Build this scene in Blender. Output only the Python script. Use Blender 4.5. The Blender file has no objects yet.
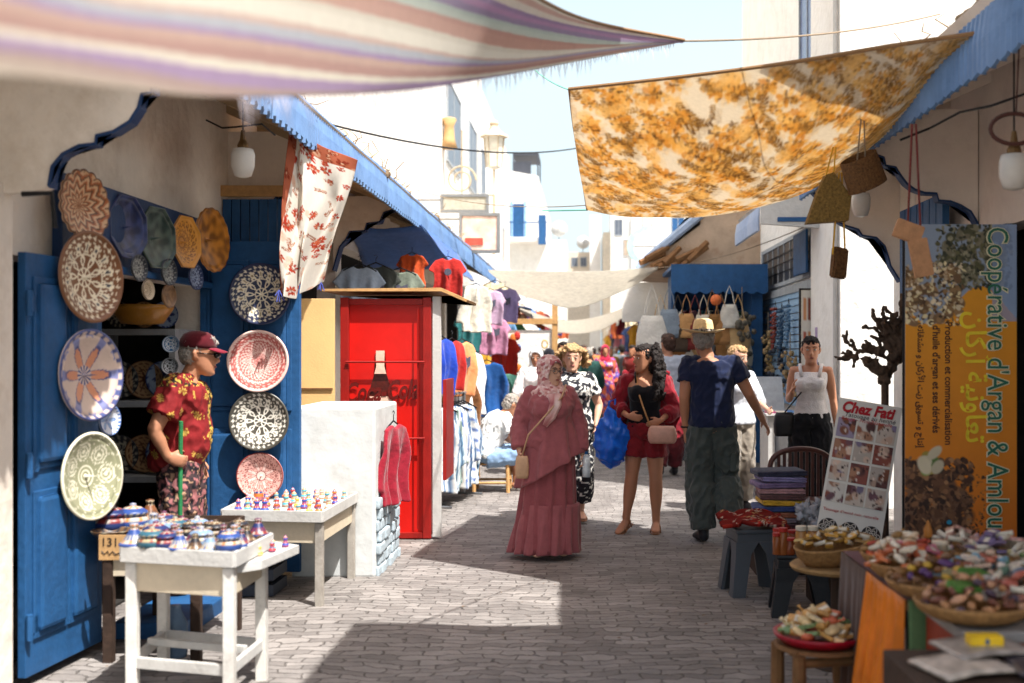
import bpy, bmesh, math, random
import numpy as np
from mathutils import Vector, Matrix, noise
R = random.Random(7)
V = Vector
PI = math.pi
scn = bpy.context.scene
COL = scn.collection
FX, CX, HY, EYE = 1138.0, 585.0, 350.0, 1.6

def at(px, py, y):            # point of the place seen at that pixel, y metres down the lane
    return V(((px-CX)/FX*y, y, EYE-(py-HY)/FX*y))

def hx(h, g=1.0):
    h = h.lstrip('#')
    c = [int(h[i:i+2], 16)/255 for i in (0, 2, 4)]
    return tuple((x/12.92 if x <= .04045 else ((x+.055)/1.055)**2.4)*g for x in c)

# ---------------------------------------------------------------- materials
MATS = {}
def nodes_of(name):
    m = bpy.data.materials.new(name); m.use_nodes = True
    nt = m.node_tree; nt.nodes.clear()
    return m, nt, nt.nodes, nt.links

def mat(name, col, rough=.7, var=.18, scale=9., bump=.15, bscale=60., metal=0., trans=0., attr=False, dirt=0., dirtcol=(.12, .1, .08), spec=.35, sheen=0., alpha=1., bdist=.01):
    if name in MATS: return MATS[name]
    if isinstance(col, str): col = hx(col)
    m, nt, N, L = nodes_of(name)
    out = N.new('ShaderNodeOutputMaterial')
    b = N.new('ShaderNodeBsdfPrincipled')
    b.inputs['Roughness'].default_value = rough; b.inputs['Metallic'].default_value = metal
    b.inputs['Specular IOR Level'].default_value = spec
    b.inputs['Alpha'].default_value = alpha
    if sheen: b.inputs['Sheen Weight'].default_value = sheen
    tc = N.new('ShaderNodeTexCoord')
    if attr:
        a = N.new('ShaderNodeAttribute'); a.attribute_name = 'col'; base = a.outputs['Color']
    else:
        rgb = N.new('ShaderNodeRGB'); rgb.outputs[0].default_value = (*col, 1); base = rgb.outputs[0]
    n = N.new('ShaderNodeTexNoise'); n.inputs['Scale'].default_value = scale; n.inputs['Detail'].default_value = 6
    n.inputs['Roughness'].default_value = .65
    L.new(tc.outputs['Object'], n.inputs['Vector'])
    mr = N.new('ShaderNodeMapRange'); mr.inputs[1].default_value = .3; mr.inputs[2].default_value = .7
    mr.inputs[3].default_value = 1-var; mr.inputs[4].default_value = 1+var
    L.new(n.outputs['Fac'], mr.inputs[0])
    mx = N.new('ShaderNodeVectorMath'); mx.operation = 'SCALE'
    L.new(base, mx.inputs[0]); L.new(mr.outputs[0], mx.inputs['Scale'])
    c = mx.outputs[0]
    if dirt > 0:
        n2 = N.new('ShaderNodeTexNoise'); n2.inputs['Scale'].default_value = 2.3; n2.inputs['Detail'].default_value = 9
        n2.inputs['Roughness'].default_value = .75
        L.new(tc.outputs['Object'], n2.inputs['Vector'])
        m2 = N.new('ShaderNodeMapRange'); m2.inputs[1].default_value = .5; m2.inputs[2].default_value = .72
        m2.inputs[3].default_value = 0; m2.inputs[4].default_value = dirt
        L.new(n2.outputs['Fac'], m2.inputs[0])
        mc = N.new('ShaderNodeMix'); mc.data_type = 'RGBA'
        L.new(m2.outputs[0], mc.inputs[0]); L.new(c, mc.inputs[6]); mc.inputs[7].default_value = (*dirtcol, 1)
        c = mc.outputs[2]
    L.new(c, b.inputs['Base Color'])
    if bump > 0:
        n3 = N.new('ShaderNodeTexNoise'); n3.inputs['Scale'].default_value = bscale; n3.inputs['Detail'].default_value = 4
        L.new(tc.outputs['Object'], n3.inputs['Vector'])
        bp = N.new('ShaderNodeBump'); bp.inputs['Strength'].default_value = bump; bp.inputs['Distance'].default_value = bdist
        L.new(n3.outputs['Fac'], bp.inputs['Height']); L.new(bp.outputs[0], b.inputs['Normal'])
    if trans > 0:
        tr = N.new('ShaderNodeBsdfTranslucent'); L.new(c, tr.inputs['Color'])
        ms = N.new('ShaderNodeMixShader'); ms.inputs[0].default_value = trans
        L.new(b.outputs[0], ms.inputs[1]); L.new(tr.outputs[0], ms.inputs[2]); L.new(ms.outputs[0], out.inputs[0])
    else:
        L.new(b.outputs[0], out.inputs[0])
    MATS[name] = m
    return m

def fab(name, col, **k):      # cloth
    kw = dict(rough=.9, var=.12, scale=14, bump=.45, bscale=16, sheen=.2, spec=.1, bdist=.012); kw.update(k)
    return mat(name, col, **kw)

# ---------------------------------------------------------------- mesh helpers
def BM(): return bmesh.new()

def link(name, me, m=None, parent=None, smooth=False, loc=None):
    o = bpy.data.objects.new(name, me); COL.objects.link(o)
    if m is not None:
        for x in (m if isinstance(m, (list, tuple)) else [m]): me.materials.append(x)
    if smooth: me.shade_smooth()
    if parent: o.parent = parent
    if loc is not None: o.location = loc
    return o

def obj(name, bm, m=None, parent=None, smooth=False, loc=None, recalc=True):
    if recalc: bmesh.ops.recalc_face_normals(bm, faces=bm.faces)
    me = bpy.data.meshes.new(name); bm.to_mesh(me); bm.free()
    return link(name, me, m, parent, smooth, loc)

def tag(o, label, cat, group=None):
    o['label'] = label; o['category'] = cat
    if group: o['group'] = group
    return o

def struct(o): o['kind'] = 'structure'; return o

def thing(name, label, cat, loc=(0, 0, 0), rz=0., group=None, rot=None):
    o = bpy.data.objects.new(name, None); COL.objects.link(o)
    o.empty_display_size = .1
    o.location = loc; o.rotation_euler = rot if rot else (0, 0, rz)
    return tag(o, label, cat, group)

def dup(root, loc, rz=0., label=None, group=None, scale=None, rot=None):
    def cp(o, p):
        c = o.copy(); COL.objects.link(c); c.parent = p
        for ch in o.children: cp(ch, c)
        return c
    r = cp(root, None)
    r.location = loc; r.rotation_euler = rot if rot else (0, 0, rz)
    if scale: r.scale = (scale,)*3 if not isinstance(scale, tuple) else scale
    if label: r['label'] = label
    if group: r['group'] = group
    return r

def box(bm, a, b, bev=0.):
    x0, x1 = sorted((a[0], b[0])); y0, y1 = sorted((a[1], b[1])); z0, z1 = sorted((a[2], b[2]))
    r = bmesh.ops.create_cube(bm, size=1)
    vs = r['verts']
    for v in vs:
        v.co = V((x0 if v.co.x < 0 else x1, y0 if v.co.y < 0 else y1, z0 if v.co.z < 0 else z1))
    if bev > 0:
        es = list({e for v in vs for e in v.link_edges})
        bmesh.ops.bevel(bm, geom=es, offset=bev, segments=2, affect='EDGES', profile=.6)

def obox(bm, c, dx, dy, dz, M=None, bev=0.):      # centred box through matrix
    r = bmesh.ops.create_cube(bm, size=1); vs = r['verts']
    for v in vs: v.co = V((v.co.x*dx, v.co.y*dy, v.co.z*dz))
    if bev > 0:
        es = list({e for v in vs for e in v.link_edges})
        rr = bmesh.ops.bevel(bm, geom=es, offset=bev, segments=2, affect='EDGES')
        vs = list({v for f in rr['faces'] for v in f.verts} | {v for v in vs if v.is_valid})
    for v in vs:
        v.co = (M @ v.co if M else v.co)+V(c)

def rings(bm, rs, capa=True, capb=True, close=True):
    vr = [[bm.verts.new(p) for p in r] for r in rs]
    n = len(vr[0])
    for i in range(len(vr)-1):
        for j in range(n if close else n-1):
            k = (j+1) % n
            bm.faces.new((vr[i][j], vr[i][k], vr[i+1][k], vr[i+1][j]))
    if close:
        if capa: bm.faces.new(vr[0][::-1])
        if capb: bm.faces.new(vr[-1])
    return vr

def frames(pts, side):
    out = []; s = V(side)
    for i, p in enumerate(pts):
        t = (pts[min(i+1, len(pts)-1)]-pts[max(i-1, 0)])
        t = t.normalized() if t.length > 1e-9 else V((0, 0, 1))
        s2 = s-t*s.dot(t)
        if s2.length < 1e-4: s2 = t.orthogonal()
        s2.normalize(); out.append((s2, t.cross(s2))); s = s2
    return out

def tube(bm, pts, rad, n=10, flat=1., side=(1, 0, 0), caps=True):
    pts = [V(p) for p in pts]
    if not isinstance(rad, (list, tuple)): rad = [rad]*len(pts)
    fr = frames(pts, side); rs = []
    for p, r, (u, v) in zip(pts, rad, fr):
        ra, rb = (r if isinstance(r, tuple) else (r, r*flat))
        rs.append([p+u*ra*math.cos(2*PI*j/n)+v*rb*math.sin(2*PI*j/n) for j in range(n)])
    rings(bm, rs, caps, caps)

def ball(bm, c, r, n=10):
    if not isinstance(r, (tuple, list)): r = (r, r, r)
    q = bmesh.ops.create_uvsphere(bm, u_segments=n, v_segments=max(4, n*2//3), radius=1)
    for v in q['verts']: v.co = V((v.co.x*r[0], v.co.y*r[1], v.co.z*r[2]))+V(c)
    return q['verts']

def lathe(bm, prof, n=20, c=(0, 0, 0)):
    c = V(c)
    rings(bm, [[c+V((r*math.cos(2*PI*j/n), r*math.sin(2*PI*j/n), z)) for j in range(n)] for r, z in prof])

def prism(bm, poly, ax, t0, t1):    # polygon of 2D points extruded along axis 'x' or 'y'
    def p3(p, t): return V((t, p[0], p[1])) if ax == 'x' else (V((p[0], t, p[1])) if ax == 'y' else V((p[0], p[1], t)))
    a = [bm.verts.new(p3(p, t0)) for p in poly]; b = [bm.verts.new(p3(p, t1)) for p in poly]
    n = len(poly)
    fa = bm.faces.new(a); fb = bm.faces.new(b[::-1])
    for i in range(n): bm.faces.new((a[i], b[i], b[(i+1) % n], a[(i+1) % n]))
    bmesh.ops.triangulate(bm, faces=[fa, fb])

def setcol(me, cols):
    a = me.attributes.new('col', 'FLOAT_COLOR', 'POINT')
    arr = np.ones((len(me.vertices), 4), dtype=np.float32); arr[:, :3] = cols
    a.data.foreach_set('color', arr.ravel())

def colfn(o, f):
    me = o.data; cols = np.array([f(v.co) for v in me.vertices], dtype=np.float32); setcol(me, cols); return o

VC = mat('painted_pattern', (1, 1, 1), attr=True, rough=.38, var=.1, bump=.1, spec=.4, dirt=.25, dirtcol=(.1, .08, .06))
VCR = mat('printed_matt', (1, 1, 1), attr=True, rough=.6, var=.05, bump=.0)

def voxel(bm, vox, smooth=4, name='tmp', disp=0., dscale=.2, seed=0):
    me = bpy.data.meshes.new(name); bm.to_mesh(me); bm.free()
    o = bpy.data.objects.new(name, me); COL.objects.link(o)
    m = o.modifiers.new('r', 'REMESH'); m.mode = 'VOXEL'; m.voxel_size = vox
    if smooth:
        s = o.modifiers.new('s', 'SMOOTH'); s.factor = .5; s.iterations = smooth
    dg = bpy.context.evaluated_depsgraph_get(); dg.update()
    res = bpy.data.meshes.new_from_object(o.evaluated_get(dg))
    bpy.data.objects.remove(o); bpy.data.meshes.remove(me)
    if disp:
        off = V((seed*3.1, seed*1.7, 0))
        nr = [v.normal.copy() for v in res.vertices]
        for v, q in zip(res.vertices, nr):
            p = v.co
            d = noise.noise(V((p.x*1.6, p.y*1.6, p.z*.7))/dscale+off)+.75*(1-3.2*abs(noise.noise(V((p.x*1.3+p.z*.5, p.y*1.3, p.z*.8-p.x*.4))/dscale*1.15+off*2)))+.3*noise.noise(p/dscale*2.9+off)
            v.co = v.co+q*disp*d
    return res

FONT = {}
def text_mesh(s, size, m, parent, M, name='lettering', bold=0., shear=0., ext=.0008, align='LEFT', sx=1.):
    cu = bpy.data.curves.new('t', 'FONT'); cu.body = s; cu.size = size; cu.extrude = ext; cu.offset = bold
    cu.shear = shear; cu.align_x = align; cu.resolution_u = 3
    o = bpy.data.objects.new('t', cu); COL.objects.link(o)
    dg = bpy.context.evaluated_depsgraph_get(); dg.update()
    me = bpy.data.meshes.new_from_object(o.evaluated_get(dg))
    bpy.data.objects.remove(o); bpy.data.curves.remove(cu)
    me.materials.clear()
    me.transform(M @ Matrix.Diagonal((sx, 1, 1, 1)))
    return link(name, me, m, parent)

def ordw(i): return ['first', 'second', 'third', 'fourth', 'fifth', 'sixth', 'seventh', 'eighth', 'ninth', 'tenth', 'eleventh', 'twelfth', 'thirteenth', 'fourteenth', 'fifteenth', 'sixteenth', 'seventeenth', 'eighteenth', 'nineteenth', 'twentieth'][i]

# ---------------------------------------------------------------- common materials
WHITEWASH = mat('whitewash', '#e9e6df', rough=.9, var=.05, scale=3, bump=.6, bscale=9, dirt=.3, dirtcol=hx('#b3a894'), bdist=.03)
PLASTER = mat('warm_plaster', '#e2d7c9', rough=.9, var=.1, scale=2.5, bump=.6, bscale=10, dirt=.45, dirtcol=hx('#b09a80'), bdist=.02)
BLUE = mat('blue_paint', '#1f4f7d', rough=.6, var=.2, scale=7, bump=.4, bscale=24, dirt=.5, dirtcol=hx('#0b3560'))
NAVY = mat('navy_paint', '#14335c', rough=.6, var=.15, bump=.2)
LBLUE = mat('faded_blue_sheet', '#6685ae', rough=.6, var=.15, scale=5, bump=.2, bscale=30, dirt=.4, dirtcol=hx('#33557f'))
WPAINT = mat('white_paint_wood', '#bfbdb8', rough=.6, var=.08, scale=12, bump=.3, bscale=40, dirt=.35, dirtcol=hx('#6e645a'))
WOOD = mat('old_wood', '#7a5634', rough=.75, var=.25, scale=16, bump=.4, bscale=40)
DWOOD = mat('dark_wood', '#3a2a20', rough=.75, var=.25, scale=16, bump=.4, bscale=40)
LWOOD = mat('pale_wood', '#b98f5c', rough=.7, var=.2, scale=16, bump=.3, bscale=40)
RED = mat('red_enamel', '#c4160f', rough=.35, var=.08, scale=4, bump=.08, bscale=20, dirt=.15, dirtcol=hx('#6e0c08'))
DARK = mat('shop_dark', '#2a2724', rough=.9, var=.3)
BLACKM = mat('black_metal', '#1c1c1e', rough=.5, metal=.4, var=.1)
STEEL = mat('grey_metal', '#8c8e90', rough=.4, metal=.7, var=.1)
ROPE = mat('rope', '#8a7a66', rough=.9)
GLASSW = mat('opal_glass', '#e6e2da', rough=.25, var=.05, bump=0, trans=.3)
SKIN = {'tan': mat('skin_tan', '#b07a5c', rough=.55, var=.07, bump=.05, spec=.4), 'fair': mat('skin_fair', '#c79a80', rough=.55, var=.07, bump=.05, spec=.4),
        'brown': mat('skin_brown', '#8e5f45', rough=.55, var=.07, bump=.05, spec=.4)}
EYEW = mat('eye_white', '#cfc8c0', rough=.3, var=0, bump=0); EYED = mat('eye_dark', '#1d1411', rough=.2, var=0, bump=0)
HAIRD = mat('hair_dark', '#1e1613', rough=.75, var=.5, scale=40, bump=.9, bscale=70)
HAIRB = mat('hair_blond', '#a5845a', rough=.55, var=.3, scale=40, bump=.9, bscale=70)
HAIRG = mat('hair_grey', '#8d867e', rough=.6, var=.3, scale=40, bump=.9, bscale=70)
HAIRR = mat('hair_brown', '#3d2619', rough=.55, var=.3, scale=40, bump=.9, bscale=70)
LIP = mat('lips', '#8a4540', rough=.45, var=.05, bump=0)
STRAW = mat('straw', '#d8bd8c', rough=.8, var=.15, scale=40, bump=.6, bscale=90)
WICKER = mat('wicker', '#9a7346', rough=.8, var=.35, scale=50, bump=.8, bscale=70)
# ---------------------------------------------------------------- people
def lerp(a, b, t): return a+(b-a)*t

def hand(bm, w, d, s, nrm, k=1., curl=.5):
    d = d.normalized(); s = (s-d*s.dot(d)).normalized(); n = d.cross(s)
    if n.dot(nrm) < 0: n = -n
    tube(bm, [w-d*.01, w+d*.02*k, w+d*.055*k, w+d*.088*k, w+d*.095*k], [(.024*k, .018*k), (.034*k, .017*k), (.041*k, .015*k), (.038*k, .012*k), (.03*k, .008*k)], n=12, side=s)
    for off, ln, cc in ((.031, .07, .9), (.0105, .079, 1.), (-.0105, .073, 1.1), (-.031, .057, 1.25)):
        p = w+d*(.08-abs(off)*.15)*k+s*off*k
        pts = [p]; ang = curl*.35*cc
        for q in range(3):
            dr = d*math.cos(ang)+n*math.sin(ang)+s*off*.8
            p = p+dr.normalized()*ln*k*(.45, .31, .24)[q]; pts.append(p); ang += curl*.9*cc
        tube(bm, pts, [.0098*k, .009*k, .0082*k, .006*k], n=8, side=s)
    b = w+d*.022*k+s*.026*k
    p1 = b+(d*.6+s*.7+n*.3).normalized()*.034*k; p2 = p1+(d*.85+s*.25+n*(.3+.4*curl)).normalized()*.03*k
    p3 = p2+(d*.9-s*.1+n*(.3+.6*curl)).normalized()*.024*k
    tube(bm, [b, p1, p2, p3], [.013*k, .0115*k, .01*k, .007*k], n=8, side=s)

DEF = dict(pel=(0, 0, .95), chest=(0, 0, 1.27), neck=(0, .012, 1.435), head=(0, -.012, 1.575),
           Ls=(.175, .005, 1.385), Rs=(-.175, .005, 1.385), Le=(.235, .03, 1.11), Re=(-.235, .03, 1.11),
           Lw=(.25, -.04, .87), Rw=(-.25, -.04, .87), Lh=(.085, 0, .9), Rh=(-.085, 0, .9),
           Lk=(.1, -.02, .49), Rk=(-.1, -.02, .49), La=(.105, .02, .085), Ra=(-.105, .02, .085),
           Lt=(.02, -1, 0), Rt=(-.02, -1, 0), Lc=.45, Rc=.45, Ld=None, Rd=None, Ln=None, Rn=None, Lth=None, Rth=None)

class Fig:
    def __init__(s, label, loc, rz, H=1.7, pose=None, skin='tan', yaw=0., pitch=0., roll=0., build=1., fem=False, vox=.009, belly=0., name='person', group=None, seat=False):
        s.k = H/1.7; k = s.k; s.fem = fem; s.b = build; s.vox = vox; s.belly = belly
        s.J = {}
        d = dict(DEF); d.update(pose or {})
        for n, v in d.items():
            s.J[n] = V(v)*k if (isinstance(v, tuple) and n not in ('Lt', 'Rt', 'Ld', 'Rd', 'Ln', 'Rn', 'Lth', 'Rth')) else v
        if fem:
            for n in ('Ls', 'Rs'): s.J[n] = V((s.J[n].x*.9, s.J[n].y, s.J[n].z))
        s.root = thing(name, label, 'person', loc, rz, group)
        J = s.J
        s.HM = Matrix.Translation(J['head']) @ Matrix.Rotation(yaw, 4, 'Z') @ Matrix.Rotation(pitch, 4, 'X') @ Matrix.Rotation(roll, 4, 'Y') @ Matrix.Scale(k*1.07, 4)
        s.skin = SKIN[skin]
        s.make_body()
    def torso_secs(s, infl=0., lo=-1., hi=1., drop=0.):
        J = s.J; k = s.k; b = s.b
        pel, ch, nk = J['pel'], J['chest'], J['neck']
        sh = (J['Ls']-J['Rs']).normalized(); hp = (J['Lh']-J['Rh']).normalized()
        if s.fem: T = [(-1., .1, .09, .0), (-.55, .155, .115, .0), (-.15, .17, .12, .005), (.15, .15, .108, 0), (.5, .118, .09, 0), (.8, .128, .1, -.008), (1., .14, .118, -.022), (1.3, .145, .11, -.012), (1.62, .15, .085, .0), (1.85, .105, .065, .01), (2., .055, .055, .012)]
        else: T = [(-1., .1, .09, .0), (-.55, .145, .11, .0), (-.15, .155, .115, 0), (.15, .15, .11, 0), (.5, .142, .105, 0), (.8, .15, .108, -.004), (1., .163, .115, -.006), (1.3, .172, .115, -.004), (1.62, .175, .095, .0), (1.85, .12, .07, .01), (2., .06, .058, .012)]
        out = []
        for t, rx, ry, yo in T:
            if t < lo or t > hi+1: continue
            if t <= 0: c = pel+(pel-ch).normalized()*(-t)*.105*k
            elif t <= 1: c = lerp(pel, ch, t)
            else: c = lerp(ch, nk, t-1)
            sv = lerp(hp, sh, max(0, min(1, t))).normalized()
            up = (ch-pel).normalized() if t < 1 else (nk-ch+(ch-pel)).normalized()
            f = up.cross(sv).normalized()   # backwards-ish
            if f.dot(V((0, 1, 0))) < 0 and abs(f.y) > .3: f = -f
            bel = s.belly*math.exp(-((t-.35)/.4)**2)
            rx2 = (rx*b+infl)*k; ry2 = (ry*b+infl+bel*.6)*k
            c2 = c+f*(yo*k-bel*.6*k)
            out.append((c2, sv*rx2, f*ry2))
        return out
    def add_torso(s, bm, secs, n=24, wave=0., kk=7, ph=0.):
        rs = []
        for i, (c, u, v) in enumerate(secs):
            r = []
            for j in range(n):
                a = 2*PI*j/n; w = 1+wave*math.sin(kk*a+ph+i*.3)
                ca, sa = math.cos(a), math.sin(a)
                ca = math.copysign(abs(ca)**.85, ca); sa = math.copysign(abs(sa)**.85, sa)
                r.append(c+(u*ca+v*sa)*w)
            rs.append(r)
        rings(bm, rs)
    def limb_arm(s, bm, S, infl=0., upto=1., r=None, loose=0.):
        J = s.J; k = s.k
        a, e, w = J[S+'s'], J[S+'e'], J[S+'w']
        q = .88 if s.fem else 1.
        base = [(-.04, .05), (.0, .056), (.15, .055), (.35, .048), (.5, .042), (.55, .041), (.68, .04), (.85, .03), (1., .026)]
        pts, rad = [], []
        ac = lerp(s.J['chest'], s.J['neck'], .6)
        if loose < .027 or upto < .5: pts.append(lerp(s.J['neck'], a, .12)+V((0, 0, -.022*k))); rad.append((.034+infl*.7)*k); pts.append(lerp(s.J['neck'], a, .6)+V((0, 0, -.012*k))); rad.append((.043+infl*.8)*k)
        else: pts.append(lerp(a, ac, .35)); rad.append((.05+infl)*k)
        for t, rr in base:
            if t < 0: continue
            if t > upto+1e-6: 
                t = upto; 
            p = lerp(a, e, t/.5) if t <= .5 else lerp(e, w, (t-.5)/.5)
            pts.append(p); rad.append((rr*q*(.6+.4*s.b)+infl+loose*min(1, t*1.6))*k)
            if t >= upto: break
        tube(bm, pts, rad, n=12, side=(0, 1, 0))
        if upto > .5: ball(bm, e, (.04*q+infl+loose*.7)*k*.98, 10)
        ball(bm, a, (.052*q+infl)*k, 10)
    def limb_leg(s, bm, S, infl=0., upto=1., loose=0., frm=0.):
        J = s.J; k = s.k; a, e, w = J[S+'h'], J[S+'k'], J[S+'a']
        base = [(0, .092), (.12, .09), (.3, .075), (.46, .06), (.54, .058), (.64, .06), (.75, .054), (.9, .038), (1., .036)]
        pts, rad = [], []
        for t, rr in base:
            if t > upto: t = upto
            p = lerp(a, e, t/.5) if t <= .5 else lerp(e, w, (t-.5)/.5)
            if .55 < t < .85: p = p+V((0, .012*k, 0))
            pts.append(p); rad.append((rr*(.5+.5*s.b)+infl+loose*min(1, t*1.4))*k)
            if t >= upto: break
        tube(bm, pts, rad, n=14, side=(1, 0, 0))
        if upto > .52: ball(bm, e, (.057+infl+loose*.6)*k, 10)
    def foot(s, bm, S, infl=0., sole=0.):
        J = s.J; k = s.k; a = J[S+'a']; d = V(J[S+'t']).normalized()
        ft = a+d*.0
        z = V((0, 0, 1))
        up = (z-d*z.dot(d)).normalized()
        h = a-up*.05*k
        P = [h-d*.05*k, h-d*.03*k+up*.005*k, h+d*.03*k+up*.01*k, h+d*.09*k-up*.002*k, h+d*.14*k-up*.012*k, h+d*.178*k-up*.018*k, h+d*.19*k-up*.02*k]
        Rr = [(.015, .015), (.03, .034), (.034, .045), (.04, .034), (.043, .022), (.033, .015), (.015, .008)]
        tube(bm, P, [((x+infl)*k, (y+infl)*k) for x, y in Rr], n=12, side=d.cross(up))
        tube(bm, [a+up*.02*k, h], [(.036+infl)*k, (.035+infl)*k], n=10)
    def head_mesh(s, bm):
        M = s.HM
        S = [(-.12, -.055, .014, .016), (-.112, -.052, .032, .034), (-.092, -.04, .046, .052), (-.06, -.022, .057, .07), (-.03, -.01, .063, .08), (0, -.002, .069, .088), (.035, .004, .075, .096), (.065, .008, .072, .093), (.092, .01, .058, .076), (.11, .012, .036, .048), (.118, .012, .014, .02)]
        n = 20; rs = []
        for z, yc, rx, ry in S:
            rs.append([M @ V((rx*math.cos(2*PI*j/n), yc+ry*math.sin(2*PI*j/n), z)) for j in range(n)])
        rings(bm, rs)
        def mt(pts, rad, side=(1, 0, 0)):
            tube(bm, [M @ V(p) for p in pts], [((r[0]*s.k, r[1]*s.k) if isinstance(r, tuple) else r*s.k) for r in rad], n=8, side=(M.to_3x3() @ V(side)).normalized())
        mt([(0, -.084, .022), (0, -.1, -.005), (0, -.112, -.028), (0, -.1, -.038)], [.008, .0095, .013, .01])
        mt([(-.014, -.094, -.032), (.014, -.094, -.032)], [.009, .009], (0, 1, 0))
        mt([(-.05, -.07, .03), (-.025, -.086, .032), (0, -.088, .028), (.025, -.086, .032), (.05, -.07, .03)], [.008, .009, .007, .009, .008], (0, 1, 0))
        mt([(-.022, -.084, -.062), (0, -.094, -.06), (.022, -.084, -.062)], [.006, .009, .006], (0, 1, 0))
        mt([(-.018, -.078, -.1), (0, -.088, -.1), (.018, -.078, -.1)], [.012, .014, .012], (0, 1, 0))
        for q in (-1, 1):
            mt([(q*.07, .012, -.03), (q*.08, .016, -.01), (q*.085, .02, .012), (q*.078, .012, .028)], [(.006, .008), (.007, .016), (.007, .018), (.005, .01)])
    def make_body(s):
        bm = BM(); J = s.J; k = s.k
        s.add_torso(bm, s.torso_secs())
        for S in 'LR':
            s.limb_arm(bm, S); s.limb_leg(bm, S); s.foot(bm, S)
            w = J[S+'w']; d = V(J[S+'d']) if J[S+'d'] else (w-J[S+'e'])
            q = 1 if S == 'L' else -1
            nn = V(J[S+'n']) if J[S+'n'] else V((-q, 0, 0))
            th = V(J[S+'th']) if J[S+'th'] else V((0, -1, 0))
            hand(bm, w, d, th, nn, k*(.9 if s.fem else 1.), J[S+'c'])
            if s.fem: ball(bm, s.torso_secs()[6][0]+V((q*.065*k, -.07*k*s.b, -.005)), (.06*k*s.b, .05*k*s.b, .065*k*s.b))
        tube(bm, [lerp(J['chest'], J['neck'], .7), J['neck'], lerp(J['neck'], J['head'], .5), lerp(J['neck'], J['head'], .75)], [.07*k, .056*k, .052*k, .05*k], n=12)
        s.head_mesh(bm)
        me = voxel(bm, s.vox, 3, 'body')
        o = link('body', me, s.skin, s.root, True)
        M = s.HM
        if s.vox < .014:
            e = BM(); d = BM(); br = BM()
            for q in (-1, 1):
                vs = ball(e, (0, 0, 0), (.013, .007, .0065), 10)
                for v in vs: v.co = M @ (v.co+V((q*.03, -.0855, .006)))
                vs = ball(d, (0, 0, 0), (.0062, .004, .006), 8)
                for v in vs: v.co = M @ (v.co+V((q*.03, -.0905, .006)))
                tube(br, [M @ V(p) for p in ((q*.012, -.098, .028), (q*.03, -.1, .034), (q*.05, -.083, .028))], [.0025*k, .0035*k, .002*k], n=6)
            obj('eyes', e, EYEW, s.root, True); obj('pupils', d, EYED, s.root, True); obj('eyebrows', br, HAIRD, s.root, True)
            l = BM(); vs = ball(l, (0, 0, 0), (.021, .007, .0065), 10)
            for v in vs: v.co = M @ (v.co+V((0, -.0955, -.063)))
            obj('mouth', l, LIP, s.root, True)
        s.body = o
    # clothes ------------------------------------------------------
    def cloth(s, name, bm, m, vox=None, smooth=3, disp=.008, ds=.09, seed=1):
        me = voxel(bm, vox or s.vox, smooth, name, disp*s.k*.62, ds, seed)
        return link(name, me, m, s.root, True)
    def top(s, m, name='shirt', sleeve=.25, infl=.02, loose=.014, hem=-.75, neck=1., v=None, disp=.009):
        bm = BM(); secs = s.torso_secs(infl, lo=hem-.25, hi=neck)
        s.add_torso(bm, secs)
        if s.fem:
            for q in (-1, 1):
                ball(bm, s.torso_secs()[6][0]+V((q*.06*s.k, -.07*s.k*s.b, -.008)), ((.072*s.b+infl)*s.k, (.05*s.b+infl)*s.k, .075*s.k*s.b))
        if sleeve > 0:
            for S in 'LR': s.limb_arm(bm, S, infl*.75, sleeve, loose=loose)
        return s.cloth(name, bm, m, disp=disp)
    def trousers(s, m, name='trousers', upto=.97, infl=.014, loose=.022, waist=.25, disp=.012):
        bm = BM(); secs = s.torso_secs(infl*.8, lo=-1.1, hi=waist-1)
        s.add_torso(bm, secs)
        for S in 'LR': s.limb_leg(bm, S, infl, upto, loose)
        return s.cloth(name, bm, m, disp=disp)
    def skirt(s, m, z0, z1, r0, r1, name='skirt', n=72, amp=.05, kk=11, cx=0., cy=0., ry=.8, seed=0, steps=24, tilt=0.):
        bm = BM(); k = s.k; rs = []
        for i in range(steps+1):
            t = i/steps; z = lerp(z0, z1, t)*k; r = lerp(r0, r1, t**.85)*k; rr = []
            for j in range(n):
                a = 2*PI*j/n
                w = 1+amp*(.25+t)*(math.sin(kk*a+seed+.6*math.sin(3*t))+.5*math.sin((kk*2-3)*a+seed*2+t*2))+.03*math.sin(3*a+seed+t*3)
                rr.append(V((cx*k*t+r*w*math.cos(a), cy*k*t+r*w*ry*math.sin(a), z+tilt*k*math.cos(a)*t)))
            rs.append(rr)
        rings(bm, rs, True, True)
        return obj(name, bm, m, s.root, True)
    def shoes(s, m, name='shoe', infl=.008):
        for S in 'LR':
            bm = BM(); s.foot(bm, S, infl); me = voxel(bm, .008, 2, name); link(name, me, m, s.root, True)
    def sandals(s, m):
        for S in 'LR':
            bm = BM(); k = s.k; J = s.J; a = J[S+'a']; d = V(J[S+'t']).normalized(); z = V((0, 0, 1)); up = (z-d*z.dot(d)).normalized(); h = a-up*.088*k
            tube(bm, [h-d*.07*k, h-d*.05*k, h+d*.05*k, h+d*.13*k, h+d*.19*k, h+d*.205*k], [((.02)*k, .007*k), (.036*k, .008*k), (.036*k, .008*k), (.046*k, .008*k), (.035*k, .008*k), (.01*k, .006*k)], n=12, side=d.cross(up))
            sd = d.cross(up)
            for f, wd, hh in ((.11, .047, .05), (.0, .042, .095)):
                tube(bm, [h+d*f*k+sd*(wd*math.cos(q))*k+up*(hh*math.sin(q))*k for q in [PI*i/8 for i in range(9)]], .006*k, n=6)
            obj('sandal', bm, m, s.root, True)
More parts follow.
